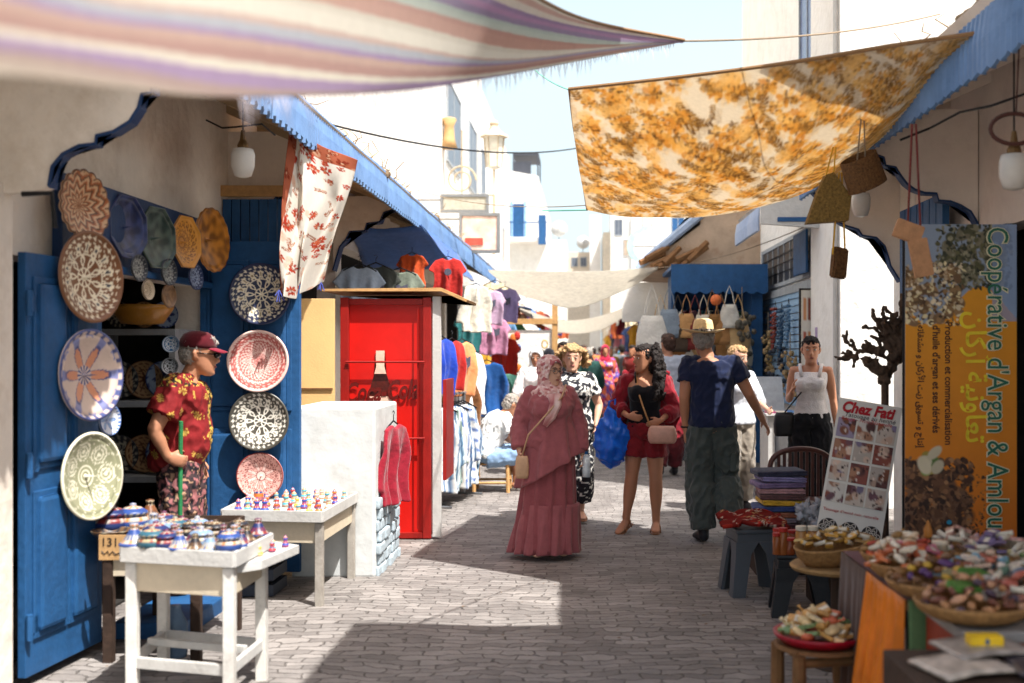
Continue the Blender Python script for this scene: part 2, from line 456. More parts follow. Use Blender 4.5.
    def hair(s, m, kind='short', name='hair'):
        bm = BM(); M = s.HM; k = s.k; rr = random.Random(sum(map(ord, kind)) % 97+5)
        def B(c, r):
            vs = ball(bm, (0, 0, 0), r, 12)
            for v in vs: v.co = M @ (v.co+V(c))
        if kind in ('short', 'bald'):
            B((0, .022, .04), (.08, .09, .083)); B((0, .05, 0), (.074, .062, .07))
            if kind == 'short': B((0, -.01, .075), (.066, .085, .05))
        elif kind == 'bun':
            B((0, .02, .042), (.079, .092, .083)); B((0, .05, 0), (.07, .06, .07)); B((0, .1, .05), (.035, .03, .035)); B((0, -.01, .075), (.064, .082, .05))
        elif kind in ('long', 'curly'):
            B((0, .02, .045), (.086, .093, .085)); B((0, .05, -.02), (.085, .065, .1)); B((0, -.005, .08), (.066, .085, .045))
            L = .32 if kind == 'long' else .06
            for i in range(230 if kind == 'long' else 110):
                a = rr.uniform(-.15, PI+.15); t = rr.random()
                z = .09-t*(.1+L); w = .085+.05*math.sin(min(1, t*1.3)*PI*.6)
                B(((w*1.12+rr.gauss(0, .008))*math.cos(a), .02+abs(w*math.sin(a))*1.1+rr.gauss(0, .006), z), [rr.uniform(.014, .027), rr.uniform(.014, .025), rr.uniform(.03, .06)] if kind == 'long' else [rr.uniform(.013, .022)]*3)
            if kind == 'curly':
                for i in range(70):
                    a = rr.uniform(0, 2*PI); e = rr.uniform(.1, 1.3)
                    B((.085*math.cos(a)*math.cos(e), .012+.1*math.sin(a)*math.cos(e), .05+.075*math.sin(e)), [rr.uniform(.011, .02)]*3)
        me = voxel(bm, max(.007, s.vox*.9), 1, name, .01*k, .025, 2)
        return link(name, me, m, s.root, True)
    def hijab(s, m, bust=True, name='headscarf', drape=.0):
        bm = BM(); M = s.HM; k = s.k; n = 28; rs = []
        S = [(-.2, .02, .1, .09, -.05), (-.16, .015, .092, .088, -.06), (-.12, .012, .084, .09, -.062), (-.08, .012, .083, .097, -.042), (-.04, .014, .085, .1, -.03), (0, .015, .088, .104, -.026), (.04, .016, .09, .108, -.035), (.07, .016, .085, .104, -.055), (.095, .014, .07, .09, -.075), (.115, .014, .048, .062, -.05), (.13, .014, .015, .02, -.01)]
        for z, yc, rx, ry, fr in S:
            r = []
            for j in range(n):
                a = 2*PI*j/n; x = rx*math.cos(a); y = yc+ry*math.sin(a)
                if y < fr: y = fr+(y-fr)*.12
                r.append(M @ V((x, y, z)))
            rs.append(r)
        rings(bm, rs)
        # roll framing the face
        pts = []
        for i in range(17):
            a = 2*PI*i/16
            pts.append(M @ V((.071*math.sin(a), -.045-.035*math.cos(a)*(1 if math.cos(a) > 0 else .9)-.008, -.012+.1*math.cos(a))))
        tube(bm, pts, .013*k, n=8)
        if bust:
            J = s.J; c = lerp(J['chest'], J['neck'], .72)
            tube(bm, [c+V((0, -.02*k, -.06*k)), c+V((0, -.012*k, 0)), c+V((0, 0, .07*k)), c+V((0, -.005*k, .13*k))], [(.14*k*s.b, .115*k*s.b), (.15*k*s.b, .11*k*s.b), (.1*k, .09*k), (.08*k, .085*k)], n=20, side=(1, 0, 0))
        me = voxel(bm, s.vox, 2, name, .008*k, .05, 3)
        return link(name, me, m, s.root, True)
    def strap(s, m, a, b, name='bag_strap', r=.006, bulge=.14, n=12, back=False):
        k = s.k; bm = BM(); a = V(a)*k; b = V(b)*k; pts = []
        for i in range(n+1):
            t = i/n; p = lerp(a, b, t); p = p+V((0, (bulge if back else -bulge)*k*math.sin(PI*t)**.6, 0)); pts.append(p)
        tube(bm, pts, (r*2*k, r*.6*k) if False else r*k, n=6)
        return obj(name, bm, m, s.root, True)
# ---------------------------------------------------------------- camera, light, sky
cam = bpy.data.cameras.new('camera'); co = bpy.data.objects.new('camera', cam); COL.objects.link(co); scn.camera = co
co.location = (0, 0, EYE); co.rotation_euler = (PI/2, 0, 0)
cam.sensor_width = 36; cam.lens = FX/1024*36; cam.shift_x = -(CX-512)/1024; cam.shift_y = (HY-341.5)/1024
cam.clip_end = 2000; cam.clip_start = .1
cam.dof.use_dof = True; cam.dof.focus_distance = 8.9; cam.dof.aperture_fstop = 1.7
sd = V((.37, -.38, 1)).normalized()
el = math.asin(sd.z); az = math.atan2(sd.x, sd.y)
w = bpy.data.worlds.new('World'); scn.world = w; w.use_nodes = True
nt = w.node_tree; bg = nt.nodes['Background']; sk = nt.nodes.new('ShaderNodeTexSky'); sk.sky_type = 'NISHITA'
sk.sun_disc = False; sk.sun_elevation = el; sk.sun_rotation = az; sk.air_density = 1.; sk.dust_density = 5.0; sk.ozone_density = 1.
tcw = nt.nodes.new('ShaderNodeTexCoord'); sxyz = nt.nodes.new('ShaderNodeSeparateXYZ'); nt.links.new(tcw.outputs['Generated'], sxyz.inputs[0])
hzr = nt.nodes.new('ShaderNodeMapRange'); hzr.interpolation_type = 'SMOOTHSTEP'; hzr.inputs[1].default_value = .22; hzr.inputs[2].default_value = .6; hzr.inputs[3].default_value = .9; hzr.inputs[4].default_value = 0
nt.links.new(sxyz.outputs['Z'], hzr.inputs[0])
cn = nt.nodes.new('ShaderNodeTexNoise'); cn.inputs['Scale'].default_value = 3; cn.inputs['Detail'].default_value = 5; nt.links.new(tcw.outputs['Generated'], cn.inputs['Vector'])
hm = nt.nodes.new('ShaderNodeMath'); hm.operation = 'MULTIPLY'; hm.use_clamp = True; nt.links.new(hzr.outputs[0], hm.inputs[0])
cm = nt.nodes.new('ShaderNodeMapRange'); cm.inputs[3].default_value = .85; cm.inputs[4].default_value = 1.1; nt.links.new(cn.outputs['Fac'], cm.inputs[0]); nt.links.new(cm.outputs[0], hm.inputs[1])
hmx = nt.nodes.new('ShaderNodeMix'); hmx.data_type = 'RGBA'; nt.links.new(hm.outputs[0], hmx.inputs[0]); nt.links.new(sk.outputs[0], hmx.inputs[6]); hmx.inputs[7].default_value = (4.1, 5.0, 5.4, 1)
nt.links.new(hmx.outputs[2], bg.inputs[0]); bg.inputs[1].default_value = .118
sl = bpy.data.lights.new('sun', 'SUN'); sl.energy = 4.8; sl.angle = math.radians(.55); sl.color = (1, .975, .94)
so = bpy.data.objects.new('sun', sl); COL.objects.link(so); so.rotation_euler = sd.to_track_quat('Z', 'Y').to_euler()
vs_ = scn.view_settings; vs_.view_transform = 'Standard'; vs_.look = 'None'; vs_.exposure = 1.0; vs_.gamma = 1
scn.cycles.max_bounces = 6; scn.cycles.diffuse_bounces = 4; scn.cycles.transmission_bounces = 3
scn.cycles.use_denoising = True

# ---------------------------------------------------------------- ground
def paving():
    m, nt, N, L = nodes_of('stone_setts')
    out = N.new('ShaderNodeOutputMaterial'); b = N.new('ShaderNodeBsdfPrincipled'); b.inputs['Roughness'].default_value = .75
    tc = N.new('ShaderNodeTexCoord')
    n0 = N.new('ShaderNodeTexNoise'); n0.inputs['Scale'].default_value = 1.3; n0.inputs['Detail'].default_value = 3
    L.new(tc.outputs['Object'], n0.inputs['Vector'])
    n1 = N.new('ShaderNodeTexNoise'); n1.inputs['Scale'].default_value = 9; n1.inputs['Detail'].default_value = 3
    L.new(tc.outputs['Object'], n1.inputs['Vector'])
    def off(n, k, src):
        s = N.new('ShaderNodeVectorMath'); s.operation = 'SUBTRACT'; L.new(n.outputs['Color'], s.inputs[0]); s.inputs[1].default_value = (.5, .5, .5)
        q = N.new('ShaderNodeVectorMath'); q.operation = 'SCALE'; q.inputs['Scale'].default_value = k; L.new(s.outputs[0], q.inputs[0])
        a = N.new('ShaderNodeVectorMath'); a.operation = 'ADD'; L.new(src, a.inputs[0]); L.new(q.outputs[0], a.inputs[1]); return a.outputs[0]
    vec = off(n1, .1, off(n0, .3, tc.outputs['Object']))
    br = N.new('ShaderNodeTexBrick'); br.offset = .5; br.inputs['Scale'].default_value = 1
    br.inputs['Brick Width'].default_value = .19; br.inputs['Row Height'].default_value = .078; br.inputs['Mortar Size'].default_value = .006
    br.inputs['Mortar Smooth'].default_value = .6; br.inputs['Bias'].default_value = -.1
    br.inputs['Color1'].default_value = (*hx('#8b8580'), 1); br.inputs['Color2'].default_value = (*hx('#6c6662'), 1); br.inputs['Mortar'].default_value = (*hx('#5d5752'), 1)
    L.new(vec, br.inputs['Vector'])
    n2 = N.new('ShaderNodeTexNoise'); n2.inputs['Scale'].default_value = 2.2; n2.inputs['Detail'].default_value = 9; n2.inputs['Roughness'].default_value = .7
    L.new(tc.outputs['Object'], n2.inputs['Vector'])
    mr = N.new('ShaderNodeMapRange'); mr.inputs[1].default_value = .3; mr.inputs[2].default_value = .7; mr.inputs[3].default_value = .66; mr.inputs[4].default_value = 1.22
    L.new(n2.outputs['Fac'], mr.inputs[0])
    sc = N.new('ShaderNodeVectorMath'); sc.operation = 'SCALE'; L.new(br.outputs['Color'], sc.inputs[0]); L.new(mr.outputs[0], sc.inputs['Scale'])
    # small stains
    n4 = N.new('ShaderNodeTexVoronoi'); n4.inputs['Scale'].default_value = 2.7; L.new(vec, n4.inputs['Vector'])
    m4 = N.new('ShaderNodeMapRange'); m4.inputs[1].default_value = .02; m4.inputs[2].default_value = .07; m4.inputs[3].default_value = .72; m4.inputs[4].default_value = 1
    L.new(n4.outputs['Distance'], m4.inputs[0])
    s2 = N.new('ShaderNodeVectorMath'); s2.operation = 'SCALE'; L.new(sc.outputs[0], s2.inputs[0]); L.new(m4.outputs[0], s2.inputs['Scale'])
    L.new(s2.outputs[0], b.inputs['Base Color'])
    n3 = N.new('ShaderNodeTexNoise'); n3.inputs['Scale'].default_value = 26; n3.inputs['Detail'].default_value = 5
    L.new(tc.outputs['Object'], n3.inputs['Vector'])
    ma = N.new('ShaderNodeMath'); ma.operation = 'MULTIPLY_ADD'; L.new(n3.outputs['Fac'], ma.inputs[0]); ma.inputs[1].default_value = .5
    iv = N.new('ShaderNodeMath'); iv.operation = 'SUBTRACT'; iv.inputs[0].default_value = 1; L.new(br.outputs['Fac'], iv.inputs[1]); L.new(iv.outputs[0], ma.inputs[2])
    bp = N.new('ShaderNodeBump'); bp.inputs['Strength'].default_value = .8; bp.inputs['Distance'].default_value = .018
    L.new(ma.outputs[0], bp.inputs['Height']); L.new(bp.outputs[0], b.inputs['Normal'])
    L.new(b.outputs[0], out.inputs[0]); return m
bm = BM(); bmesh.ops.create_grid(bm, x_segments=2, y_segments=2, size=600)
struct(obj('ground', bm, mat('earth', '#a08e78', rough=.95, var=.2, scale=.5), None)).location = (0, 300, -.03)
bm = BM()
N_ = 120
for i in range(N_):
    y0, y1 = -6+i*.8, -6+(i+1)*.8
    x = -6
    def hz(x, y): return .012*noise.noise(V((x*.5, y*.4, 3)))-.003*math.exp(-(((x-.0)/.18)**2))
    xs = [-6, -3, -2, -1, -.5, -.2, -.08, .0, .08, .2, .5, 1, 2, 3, 6]
    for a, b_ in zip(xs, xs[1:]):
        bm.faces.new([bm.verts.new((p, q, hz(p, q))) for p, q in ((a, y0), (b_, y0), (b_, y1), (a, y1))])
bmesh.ops.remove_doubles(bm, verts=bm.verts, dist=1e-4)
struct(obj('street_paving', bm, paving(), None, True)).location = (0, 0, .012)
# ---------------------------------------------------------------- shop buildings
def scallops(side, p0, p1, n):    # helper: smooth stepped bracket curve from facade to eave
    pass
def bracket(parent, xs, y, pts, top, th=.16, m=PLASTER, name='bracket_arch', trim0=0):
    """pts: lower edge (x,z) from facade to eave; top: z of upper edge at both ends"""
    # soften the curve into lobes
    poly = pts+[(pts[-1][0], top), (pts[0][0], top)]
    bm = BM(); prism(bm, poly, 'y', y, y+th); o = obj(name, bm, m, parent)
    bm = BM()
    n = len(pts)
    def nrm(i):
        a = V(pts[max(0, i-1)]); b = V(pts[min(n-1, i+1)]); d = (b-a).normalized(); q = V((-d.y, d.x)); 
        return q if q.y > 0 else -q
    rs = []
    for i, p in enumerate(pts):
        if trim0 and i < trim0: continue
        q = nrm(i)*.015; p = V(p)-nrm(i)*.004
        rs.append([V((p.x, y-.012, p.y)), V((p.x, y+th+.006, p.y)), V((p.x+q.x, y+th+.006, p.y+q.y)), V((p.x+q.x, y-.012, p.y+q.y))])
    rings(bm, rs); obj('arch_trim', bm, NAVY, o); return o
def lobes(spec):
    """spec list of (x,z) cusp points; joins by concave quarter arcs"""
    out = []
    for (a, b) in zip(spec, spec[1:]):
        for i in range(7):
            t = i/7; bulge = .22*(1 if len(out) else 1)
            mx = V(a).lerp(V(b), t); d = V(b)-V(a); q = V((-d.y, d.x))*(.24*math.sin(PI*t))
            if q.y < 0: q = -q
            out.append((mx.x+q.x, mx.y+q.y))
        out.append(b)
    res = [out[0]]
    for p in out[1:]:
        if (V(p)-V(res[-1])).length > 1e-3: res.append(p)
    return res

def fascia(parent, x, z, y0, y1, h, m, per=.13, s=1):
    bm = BM(); rows = []; n = int((y1-y0)/.022)
    for i in range(n+1):
        y = y0+(y1-y0)*i/n; dx = .010*math.sin(2*PI*y/.065); zb = z-h*.12-.045*abs(math.sin(PI*y/per))+.01*noise.noise(V((y*2, 0, 0)))
        zt = z+h+.012*noise.noise(V((y*.9, 5, 0)))
        rows.append([V((x+dx, y, zb)), V((x+dx+s*.0, y, z+h*.4)), V((x+dx+s*.02, y, zt)), V((x+dx+s*.045, y, zt)), V((x+dx+s*.02, y, z+h*.4)), V((x+dx+s*.02, y, zb))])
    rings(bm, rows); return obj('eave_fascia', bm, m, parent)

def weeds(parent, x0, x1, y0, y1, zf, n, name='roof_rubble'):
    bm = BM(); rr = random.Random(int(x0*10+y0))
    for i in range(n):
        x = rr.uniform(x0, x1); y = rr.uniform(y0, y1); z = zf(x)
        if rr.random() < .55:
            s = rr.uniform(.03, .09); obox(bm, (x, y, z+s*.3), s, s*rr.uniform(.7, 2), s*rr.uniform(.4, .8), Matrix.Rotation(rr.uniform(0, 3), 3, 'Z') @ Matrix.Rotation(rr.uniform(-.5, .5), 3, 'X'), .008)
        else:
            p = V((x, y, z)); pts = [p]
            for q in range(4): p = p+V((rr.uniform(-.1, .1), rr.uniform(-.14, .14), rr.uniform(-.02, .09))); pts.append(p)
            tube(bm, pts, [.008, .006, .005, .004, .002], n=5)
    o = obj(name, bm, mat('roof_debris', '#8f7a60', rough=.95, var=.5, scale=3, bump=.6, bscale=30), parent); o['kind'] = 'stuff'; return o

def window(parent, x, y, z, dx, dy, dz, m=None, bars=2, name='window', face='x', s=1):
    """box window standing 3 mm proud; face x: plane normal x"""
    bm = BM()
    if face == 'x': box(bm, (x-.05, y, z), (x+s*.02 if s > 0 else x+.05, y+dy, z+dz)) if False else box(bm, (x, y, z), (x+s*.03, y+dy, z+dz))
    else: box(bm, (x, y, z), (x+dx, y-.03, z+dz))
    f = obj(name, bm, m or mat('window_glass', '#4a5560', rough=.2, bump=0), parent)
    bm = BM(); t = .05
    if face == 'x':
        for q in (y-t, y+dy): box(bm, (x-s*.01, q, z-t), (x+s*.05, q+t, z+dz+t))
        for q in (z-t, z+dz): box(bm, (x-s*.01, y+.001, q), (x+s*.047, y+dy-.001, q+t))
        for b in range(1, bars+1): box(bm, (x, y+dy*b/(bars+1)-.012, z), (x+s*.042, y+dy*b/(bars+1)+.012, z+dz))
    else:
        for q in (x-t, x+dx): box(bm, (q, y+.01, z-t), (q+t, y-.05, z+dz+t))
        for q in (z-t, z+dz): box(bm, (x+.001, y+.01, q), (x+dx-.001, y-.047, q+t))
        for b in range(1, bars+1): box(bm, (x+dx*b/(bars+1)-.012, y, z), (x+dx*b/(bars+1)+.012, y-.042, z+dz))
    obj('window_frame', bm, mat('grey_frame', '#9aa0a4', rough=.6), f); return f

# LEFT arcade -------------------------------------------------
LB = thing('shop_building', 'low beige left-hand shop building with scalloped brackets and blue corrugated eave', 'building', (0, 0, 0))
bm = BM()
box(bm, (-2.9, 1.5, 0), (-2.7, 5.28, 3.7)); box(bm, (-2.9, 6.0, 2.05), (-2.7, 8.62, 3.7)); box(bm, (-2.9, 8.05, 0), (-2.7, 8.62, 2.05))
box(bm, (-2.9, 8.62, 0), (-2.7, 10.2, 3.7)); box(bm, (-2.9, 10.2, 2.75), (-2.7, 24, 3.7))
for y in (12.3, 15.5, 18.7, 21.9): box(bm, (-2.9, y, 0), (-2.7, y+.3, 2.75))
box(bm, (-2.9, 5.28, 2.05), (-2.7, 6., 3.7))
bmesh.ops.remove_doubles(bm, verts=bm.verts, dist=.0005)
obj('wall', bm, PLASTER, LB)
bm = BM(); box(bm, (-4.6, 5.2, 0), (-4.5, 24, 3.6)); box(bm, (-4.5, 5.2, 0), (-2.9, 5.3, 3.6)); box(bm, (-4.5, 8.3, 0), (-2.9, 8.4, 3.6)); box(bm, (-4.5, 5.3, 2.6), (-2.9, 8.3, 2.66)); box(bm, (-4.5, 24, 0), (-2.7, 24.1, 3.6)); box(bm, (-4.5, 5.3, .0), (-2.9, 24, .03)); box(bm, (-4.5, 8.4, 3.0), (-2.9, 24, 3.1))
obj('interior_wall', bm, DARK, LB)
bm = BM(); box(bm, (-2.9, 4.98, 0), (-2.615, 5.2, 2.35)); obj('pilaster', bm, PLASTER, LB)
b1 = [tuple((p.x, p.z)) for p in (at(58, 190, 5.2), at(62, 170, 5.2), at(72, 158, 5.2), at(88, 150, 5.2), at(104, 148, 5.2), at(105, 140, 5.2), at(122, 136, 5.2), at(138, 126, 5.2), at(147, 112, 5.2), at(150, 99, 5.2), at(160, 97, 5.2), at(162, 60, 5.2))]
b1 = [(-2.7, 2.3), (-2.52, 2.31)]+b1+[(-1.9, 3.12)]
bracket(LB, 0, 5.12, b1, 3.25, .06, trim0=2)
b2 = [(-2.7, 2.2)]+[(p.x, p.z) for p in (at(233, 268, 8.6), at(237, 262, 8.6), at(239, 248, 8.6), at(243, 236, 8.6), at(250, 226, 8.6), at(260, 220, 8.6), at(270, 215, 8.6), at(272, 204, 8.6), at(279, 195, 8.6), at(290, 189, 8.6), at(300, 187, 8.6), at(303, 175, 8.6), at(318, 163, 8.6))]+[(-1.9, 3.1)]
bracket(LB, 0, 8.6, b2, 3.25, .07)
b3 = [(-2.7, 2.45)]+[(p.x, p.z) for p in (at(340, 247, 12.2), at(346, 240, 12.2), at(350, 232, 12.2), at(365, 231, 12.2), at(367, 224, 12.2), at(380, 222, 12.2), at(384, 213, 12.2), at(400, 208, 12.2))]+[(-1.9, 3.1)]
bracket(LB, 0, 12.2, b3, 3.25, .16)
zf = lambda x: 3.26+(-1.9-x)*.42
bm = BM(); prism(bm, [(-1.93, 3.2), (-2.9, 3.62), (-3.1, 3.72), (-3.1, 3.8), (-1.88, 3.27)], 'y', 1.2, 24); obj('roof', bm, mat('soffit', '#cbb698', rough=.9, var=.1, dirt=.3), LB)
for i in range(24): bm = BM(); y = 5.4+i*.8; obox(bm, (-2.4, y, 3.3), 1.0, .07, .08, Matrix.Rotation(math.atan(.43), 3, 'Y'), .005); obj('rafter', bm, mat('rafter_wood', '#a58f72', rough=.85, var=.15), LB)
fascia(LB, -1.88, 3.06, 1.2, 24, .24, LBLUE, s=-1)
weeds(LB, -2.4, -1.92, 6, 23.5, zf, 420)
# header board in shop front
bm = BM(); box(bm, (-2.695, 5.75, 2.06), (-2.64, 8.3, 2.5), .006); hb = obj('header_board', bm, NAVY, LB)
bm = BM(); box(bm, (-2.64, 5.75, 2.03), (-2.6, 8.3, 2.07), .004); obj('header_shelf', bm, BLUE, hb)
# iron bracket
bm = BM(); tube(bm, [at(22, 194, 4.9), at(52, 193, 4.9), at(55, 228, 4.9)], .012, 6); obj('iron_hook', bm, BLACKM, LB)
# slatted blue infill above right leaf
bm = BM()
for i in range(8): box(bm, (-2.69+i*.068, 8.45, 2.05), (-2.63+i*.068, 8.49, 2.72))
obj('slatted_panel', bm, BLUE, LB)
bm = BM(); box(bm, (-2.7, 8.43, 2.74), (-2.1, 8.47, 2.82)); obj('arch_lintel', bm, LWOOD, LB)

# Left blue door leaves
def leaf(a, b, z0, z1, name, lab):
    a = V(a); b = V(b); L_ = (b-a).length; ang = math.atan2(b.y-a.y, b.x-a.x)
    t = thing(name, lab, 'door', (a.x, a.y, 0), ang)
    bm = BM(); box(bm, (0, .0, z0), (L_, .04, z1), .004); obj('door_leaf', bm, BLUE, t)
    for s in (-1,):
        for (u0, u1, w0, w1) in ((.12, .45, .1, .42), (.12, .45, .5, .93), (.55, .88, .1, .42), (.55, .88, .5, .93)):
            bm = BM(); box(bm, (L_*u0, -.03, z0+(z1-z0)*w0), (L_*u1, -.001, z0+(z1-z0)*w1), .022); box(bm, (L_*u0-.03, -.012, z0+(z1-z0)*w0-.03), (L_*u1+.03, -.0005, z0+(z1-z0)*w1+.03), .005); obj('door_panel', bm, BLUE, t)
    bm = BM()
    for f in (.12, .5, .88): 
        z = z0+(z1-z0)*f; tube(bm, [(0, -.02, z-.06), (0, -.02, z+.06)], .016, 8); box(bm, (.0, -.012, z-.04), (.09, -.004, z+.04))
    obj('hinges', bm, BLUE, t)
    return t
leaf((-2.62, 5.33, 0), (-2.555, 6.02, 0), .06, 2.06, 'door_shutter', 'bright blue panelled door leaf at far left, folded back beside hanging plates')
leaf((-2.7, 7.98, 0), (-1.99, 7.94, 0), .05, 2.36, 'door_shutter', 'tall blue door leaf behind the four round plates next to the white block')
bm = BM(); p = at(3, 190, 4.5); box(bm, (-2.68, 3.9, 0), (-2.6, 4.55-.1, 2.25), .01); d0 = obj('door_shutter', bm, BLUE); tag(d0, 'strip of blue door cut off by the left picture edge', 'door')
bm = BM(); tube(bm, [(-2.59, 4.42, 1.1), (-2.55, 4.42, 1.13), (-2.55, 4.42, 1.22), (-2.59, 4.42, 1.25)], .01, 6); obj('door_handle', bm, BLACKM, d0)

# white masonry block, yellow board, kiosk ----------------------
bl = thing('masonry_block', 'waist-high white rendered counter block beside the red kiosk', 'counter', (0, 0, 0))
bm = BM(); box(bm, (-2.06, 7.98, 0), (-1.47, 8.9, 1.2), .02); o = obj('rendered_block', bm, mat('weathered_render', '#c4c6c4', rough=.9, var=.08, scale=4, bump=.35, bscale=6, bdist=.03, dirt=.45, dirtcol=hx('#97968e')), bl)
bm = BM()
yy = 8.0
for r_ in range(7):
    yy = 8.0+(.03 if r_ % 2 else 0)
    while yy < 8.83:
        l = min(R.uniform(.07, .2), 8.88-yy); box(bm, (-1.475, yy, .0+r_*.08), (-1.44+R.uniform(-.01, .015), yy+l-.004, .078+r_*.08+R.uniform(-.006, 0)), .014); yy += l
obj('stone_cladding', bm, mat('pale_blue_stone', '#a9b6bd', rough=.9, var=.15, scale=9, bump=.6, bscale=18), bl)
bm = BM(); p0 = at(276, 408, 9.3); box(bm, (-2.68, 9.3, .3), (-2.05, 9.34, 2.02), .004)
yb = tag(obj('plywood_board', bm, mat('yellow_ply', '#dcb67a', rough=.7, var=.06, scale=3, dirt=.15)), 'tall yellow plywood board left of the red kiosk', 'board')
bm = BM(); box(bm, (-2.37, 9.285, .3), (-2.36, 9.299, 2.0)); box(bm, (-2.67, 9.285, 1.28), (-2.06, 9.298, 1.29)); obj('board_joint', bm, WOOD, yb)

kx0, kx1, ky = -2.04, -1.3, 9.55
K = thing('kiosk', 'bright red metal kiosk with a bottle picture on its door', 'kiosk', (0, 0, 0))
bm = BM(); box(bm, (kx0, ky+.03, .06), (kx1, ky+.7, 2.02), .006); obj('cabinet', bm, RED, K)
bm = BM()
for x0, x1 in ((kx0-.01, kx0+.06), (kx1-.06, kx1+.01)): box(bm, (x0, ky-.02, .02), (x1, ky+.028, 2.04), .006)
for z in (.02, 1.98): box(bm, (kx0+.062, ky-.015, z), (kx1-.062, ky+.028, z+.05), .005)
obj('door_frame', bm, mat('dark_red_frame', '#8c150f', rough=.45), K)
bm = BM()
for z in (.86, 1.5): tube(bm, [(kx0+.04, ky-.035, z), (kx1-.04, ky-.035, z)], .009, 6)
tube(bm, [(kx1-.1, ky-.02, .1), (kx1-.1, ky-.02, 1.95)], .006, 6)
obj('locking_bar', bm, mat('dark_red_frame', '#8c150f'), K)
# bottle picture (flat print on the door)
bp = [(-.035, .62), (.035, .62), (.04, .6), (.036, .52), (.05, .42), (.09, .28), (.105, .2), (.095, .12), (.085, .02), (.09, -.04), (.07, -.1), (-.07, -.1), (-.09, -.04), (-.085, .02), (-.095, .12), (-.105, .2), (-.09, .28), (-.05, .42), (-.036, .52), (-.04, .6)]
cx_, cz_ = -1.72, 1.0
bm = BM(); prism(bm, [(cx_+x, cz_+z*.95) for x, z in bp], 'y', ky+.018, ky+.026); pr = obj('bottle_picture', bm, mat('bottle_brown', '#4a140c', rough=.3, var=.4, scale=20), K)
bm = BM(); prism(bm, [(cx_+x, cz_+z) for x, z in ((-.036, .595), (.036, .595), (.038, .54), (.034, .46), (.05, .4), (-.05, .4), (-.034, .46), (-.038, .54))], 'y', ky+.012, ky+.0175); obj('bottle_neck', bm, mat('bottle_pale', '#e0b9a4', rough=.3), pr)
bm = BM(); prism(bm, [(cx_+x, cz_+z) for x, z in ((-.09, .21), (.1, .21), (.095, .15), (-.095, .15))], 'y', ky+.013, ky+.0172); obj('bottle_band', bm, mat('bottle_pale', '#e0b9a4'), pr)
bm = BM(); prism(bm, [(cx_-.27, cz_+.13), (cx_+.0, cz_+.19), (cx_+.28, cz_+.17), (cx_+.34, cz_+.08), (cx_+.28, cz_-.02), (cx_, cz_+.0), (cx_-.2, cz_-.03)], 'y', ky+.0265, ky+.0292) if False else None
bm.free()
text_mesh('Coca-Cola', .23, mat('logo_dark', '#5c0f0a', rough=.4), K, Matrix.Translation((cx_-.3, ky+.008, cz_+.16)) @ Matrix.Rotation(PI/2, 4, 'X') @ Matrix.Rotation(.06, 4, 'Z'), bold=.006, shear=.35, sx=.62)
bm = BM()
prism(bm, [(kx0-.15, 2.09), (kx0-.15, 2.11), (kx1+.1, 2.12), (kx1+.32, 2.02), (kx1+.31, 2.0), (kx1+.1, 2.09)], 'y', ky-.07, ky+.75); obj('roof_sheet', bm, LWOOD, K)
bm = BM(); box(bm, (kx1+.02, ky, .03), (kx1+.09, ky+.06, 2.05), .004); obj('side_post', bm, WPAINT, K)
bm = BM(); box(bm, (kx1+.1, ky+.05, .5), (kx1+.13, ky+.6, 1.35), .004); obj('side_panel', bm, mat('dark_red_frame', '#8c150f'), K)

# blue valance awning under the left eave
bm = BM()
a0, a1, a2, a3 = at(343, 217, 13.2), at(400, 216, 13.2), at(462, 232, 15.5), at(466, 262, 15.5)
def quadgrid(bm, c00, c10, c11, c01, nx, ny, sag=0., wob=0., seed=0.):
    vv = []
    for j in range(ny+1):
        for i in range(nx+1):
            u, v = i/nx, j/ny
            p = c00*(1-u)*(1-v)+c10*u*(1-v)+c11*u*v+c01*(1-u)*v
            p = p+V((0, 0, -sag*math.sin(PI*u)))+V((wob*noise.noise(V((u*4, v*3, seed))), wob*noise.noise(V((u*4, v*3, seed+9))), wob*.5*noise.noise(V((u*5, v*4, seed+5)))))
            vv.append(bm.verts.new(p))
    for j in range(ny):
        for i in range(nx): bm.faces.new((vv[j*(nx+1)+i], vv[j*(nx+1)+i+1], vv[(j+1)*(nx+1)+i+1], vv[(j+1)*(nx+1)+i]))
    return vv
quadgrid(bm, V((-2.68, 12.9, 3.0)), V((-1.86, 12.9, 3.02)), V((-1.62, 14.0, 2.62)), V((-2.72, 14.0, 2.62)), 12, 8, .03, .03)
quadgrid(bm, V((-1.86, 12.9, 3.02)), V((-1.9, 16.8, 3.05)), V((-1.62, 16.6, 2.6)), V((-1.62, 14.0, 2.62)), 12, 8, .02, .03, 4)
oo = tag(obj('canvas_awning', bm, fab('blue_canvas', '#4c6fae', trans=.15), None, True), 'blue canvas awning with pale sunlit half above the T-shirts', 'awning')
so_ = oo.modifiers.new('s', 'SOLIDIFY'); so_.thickness = .006

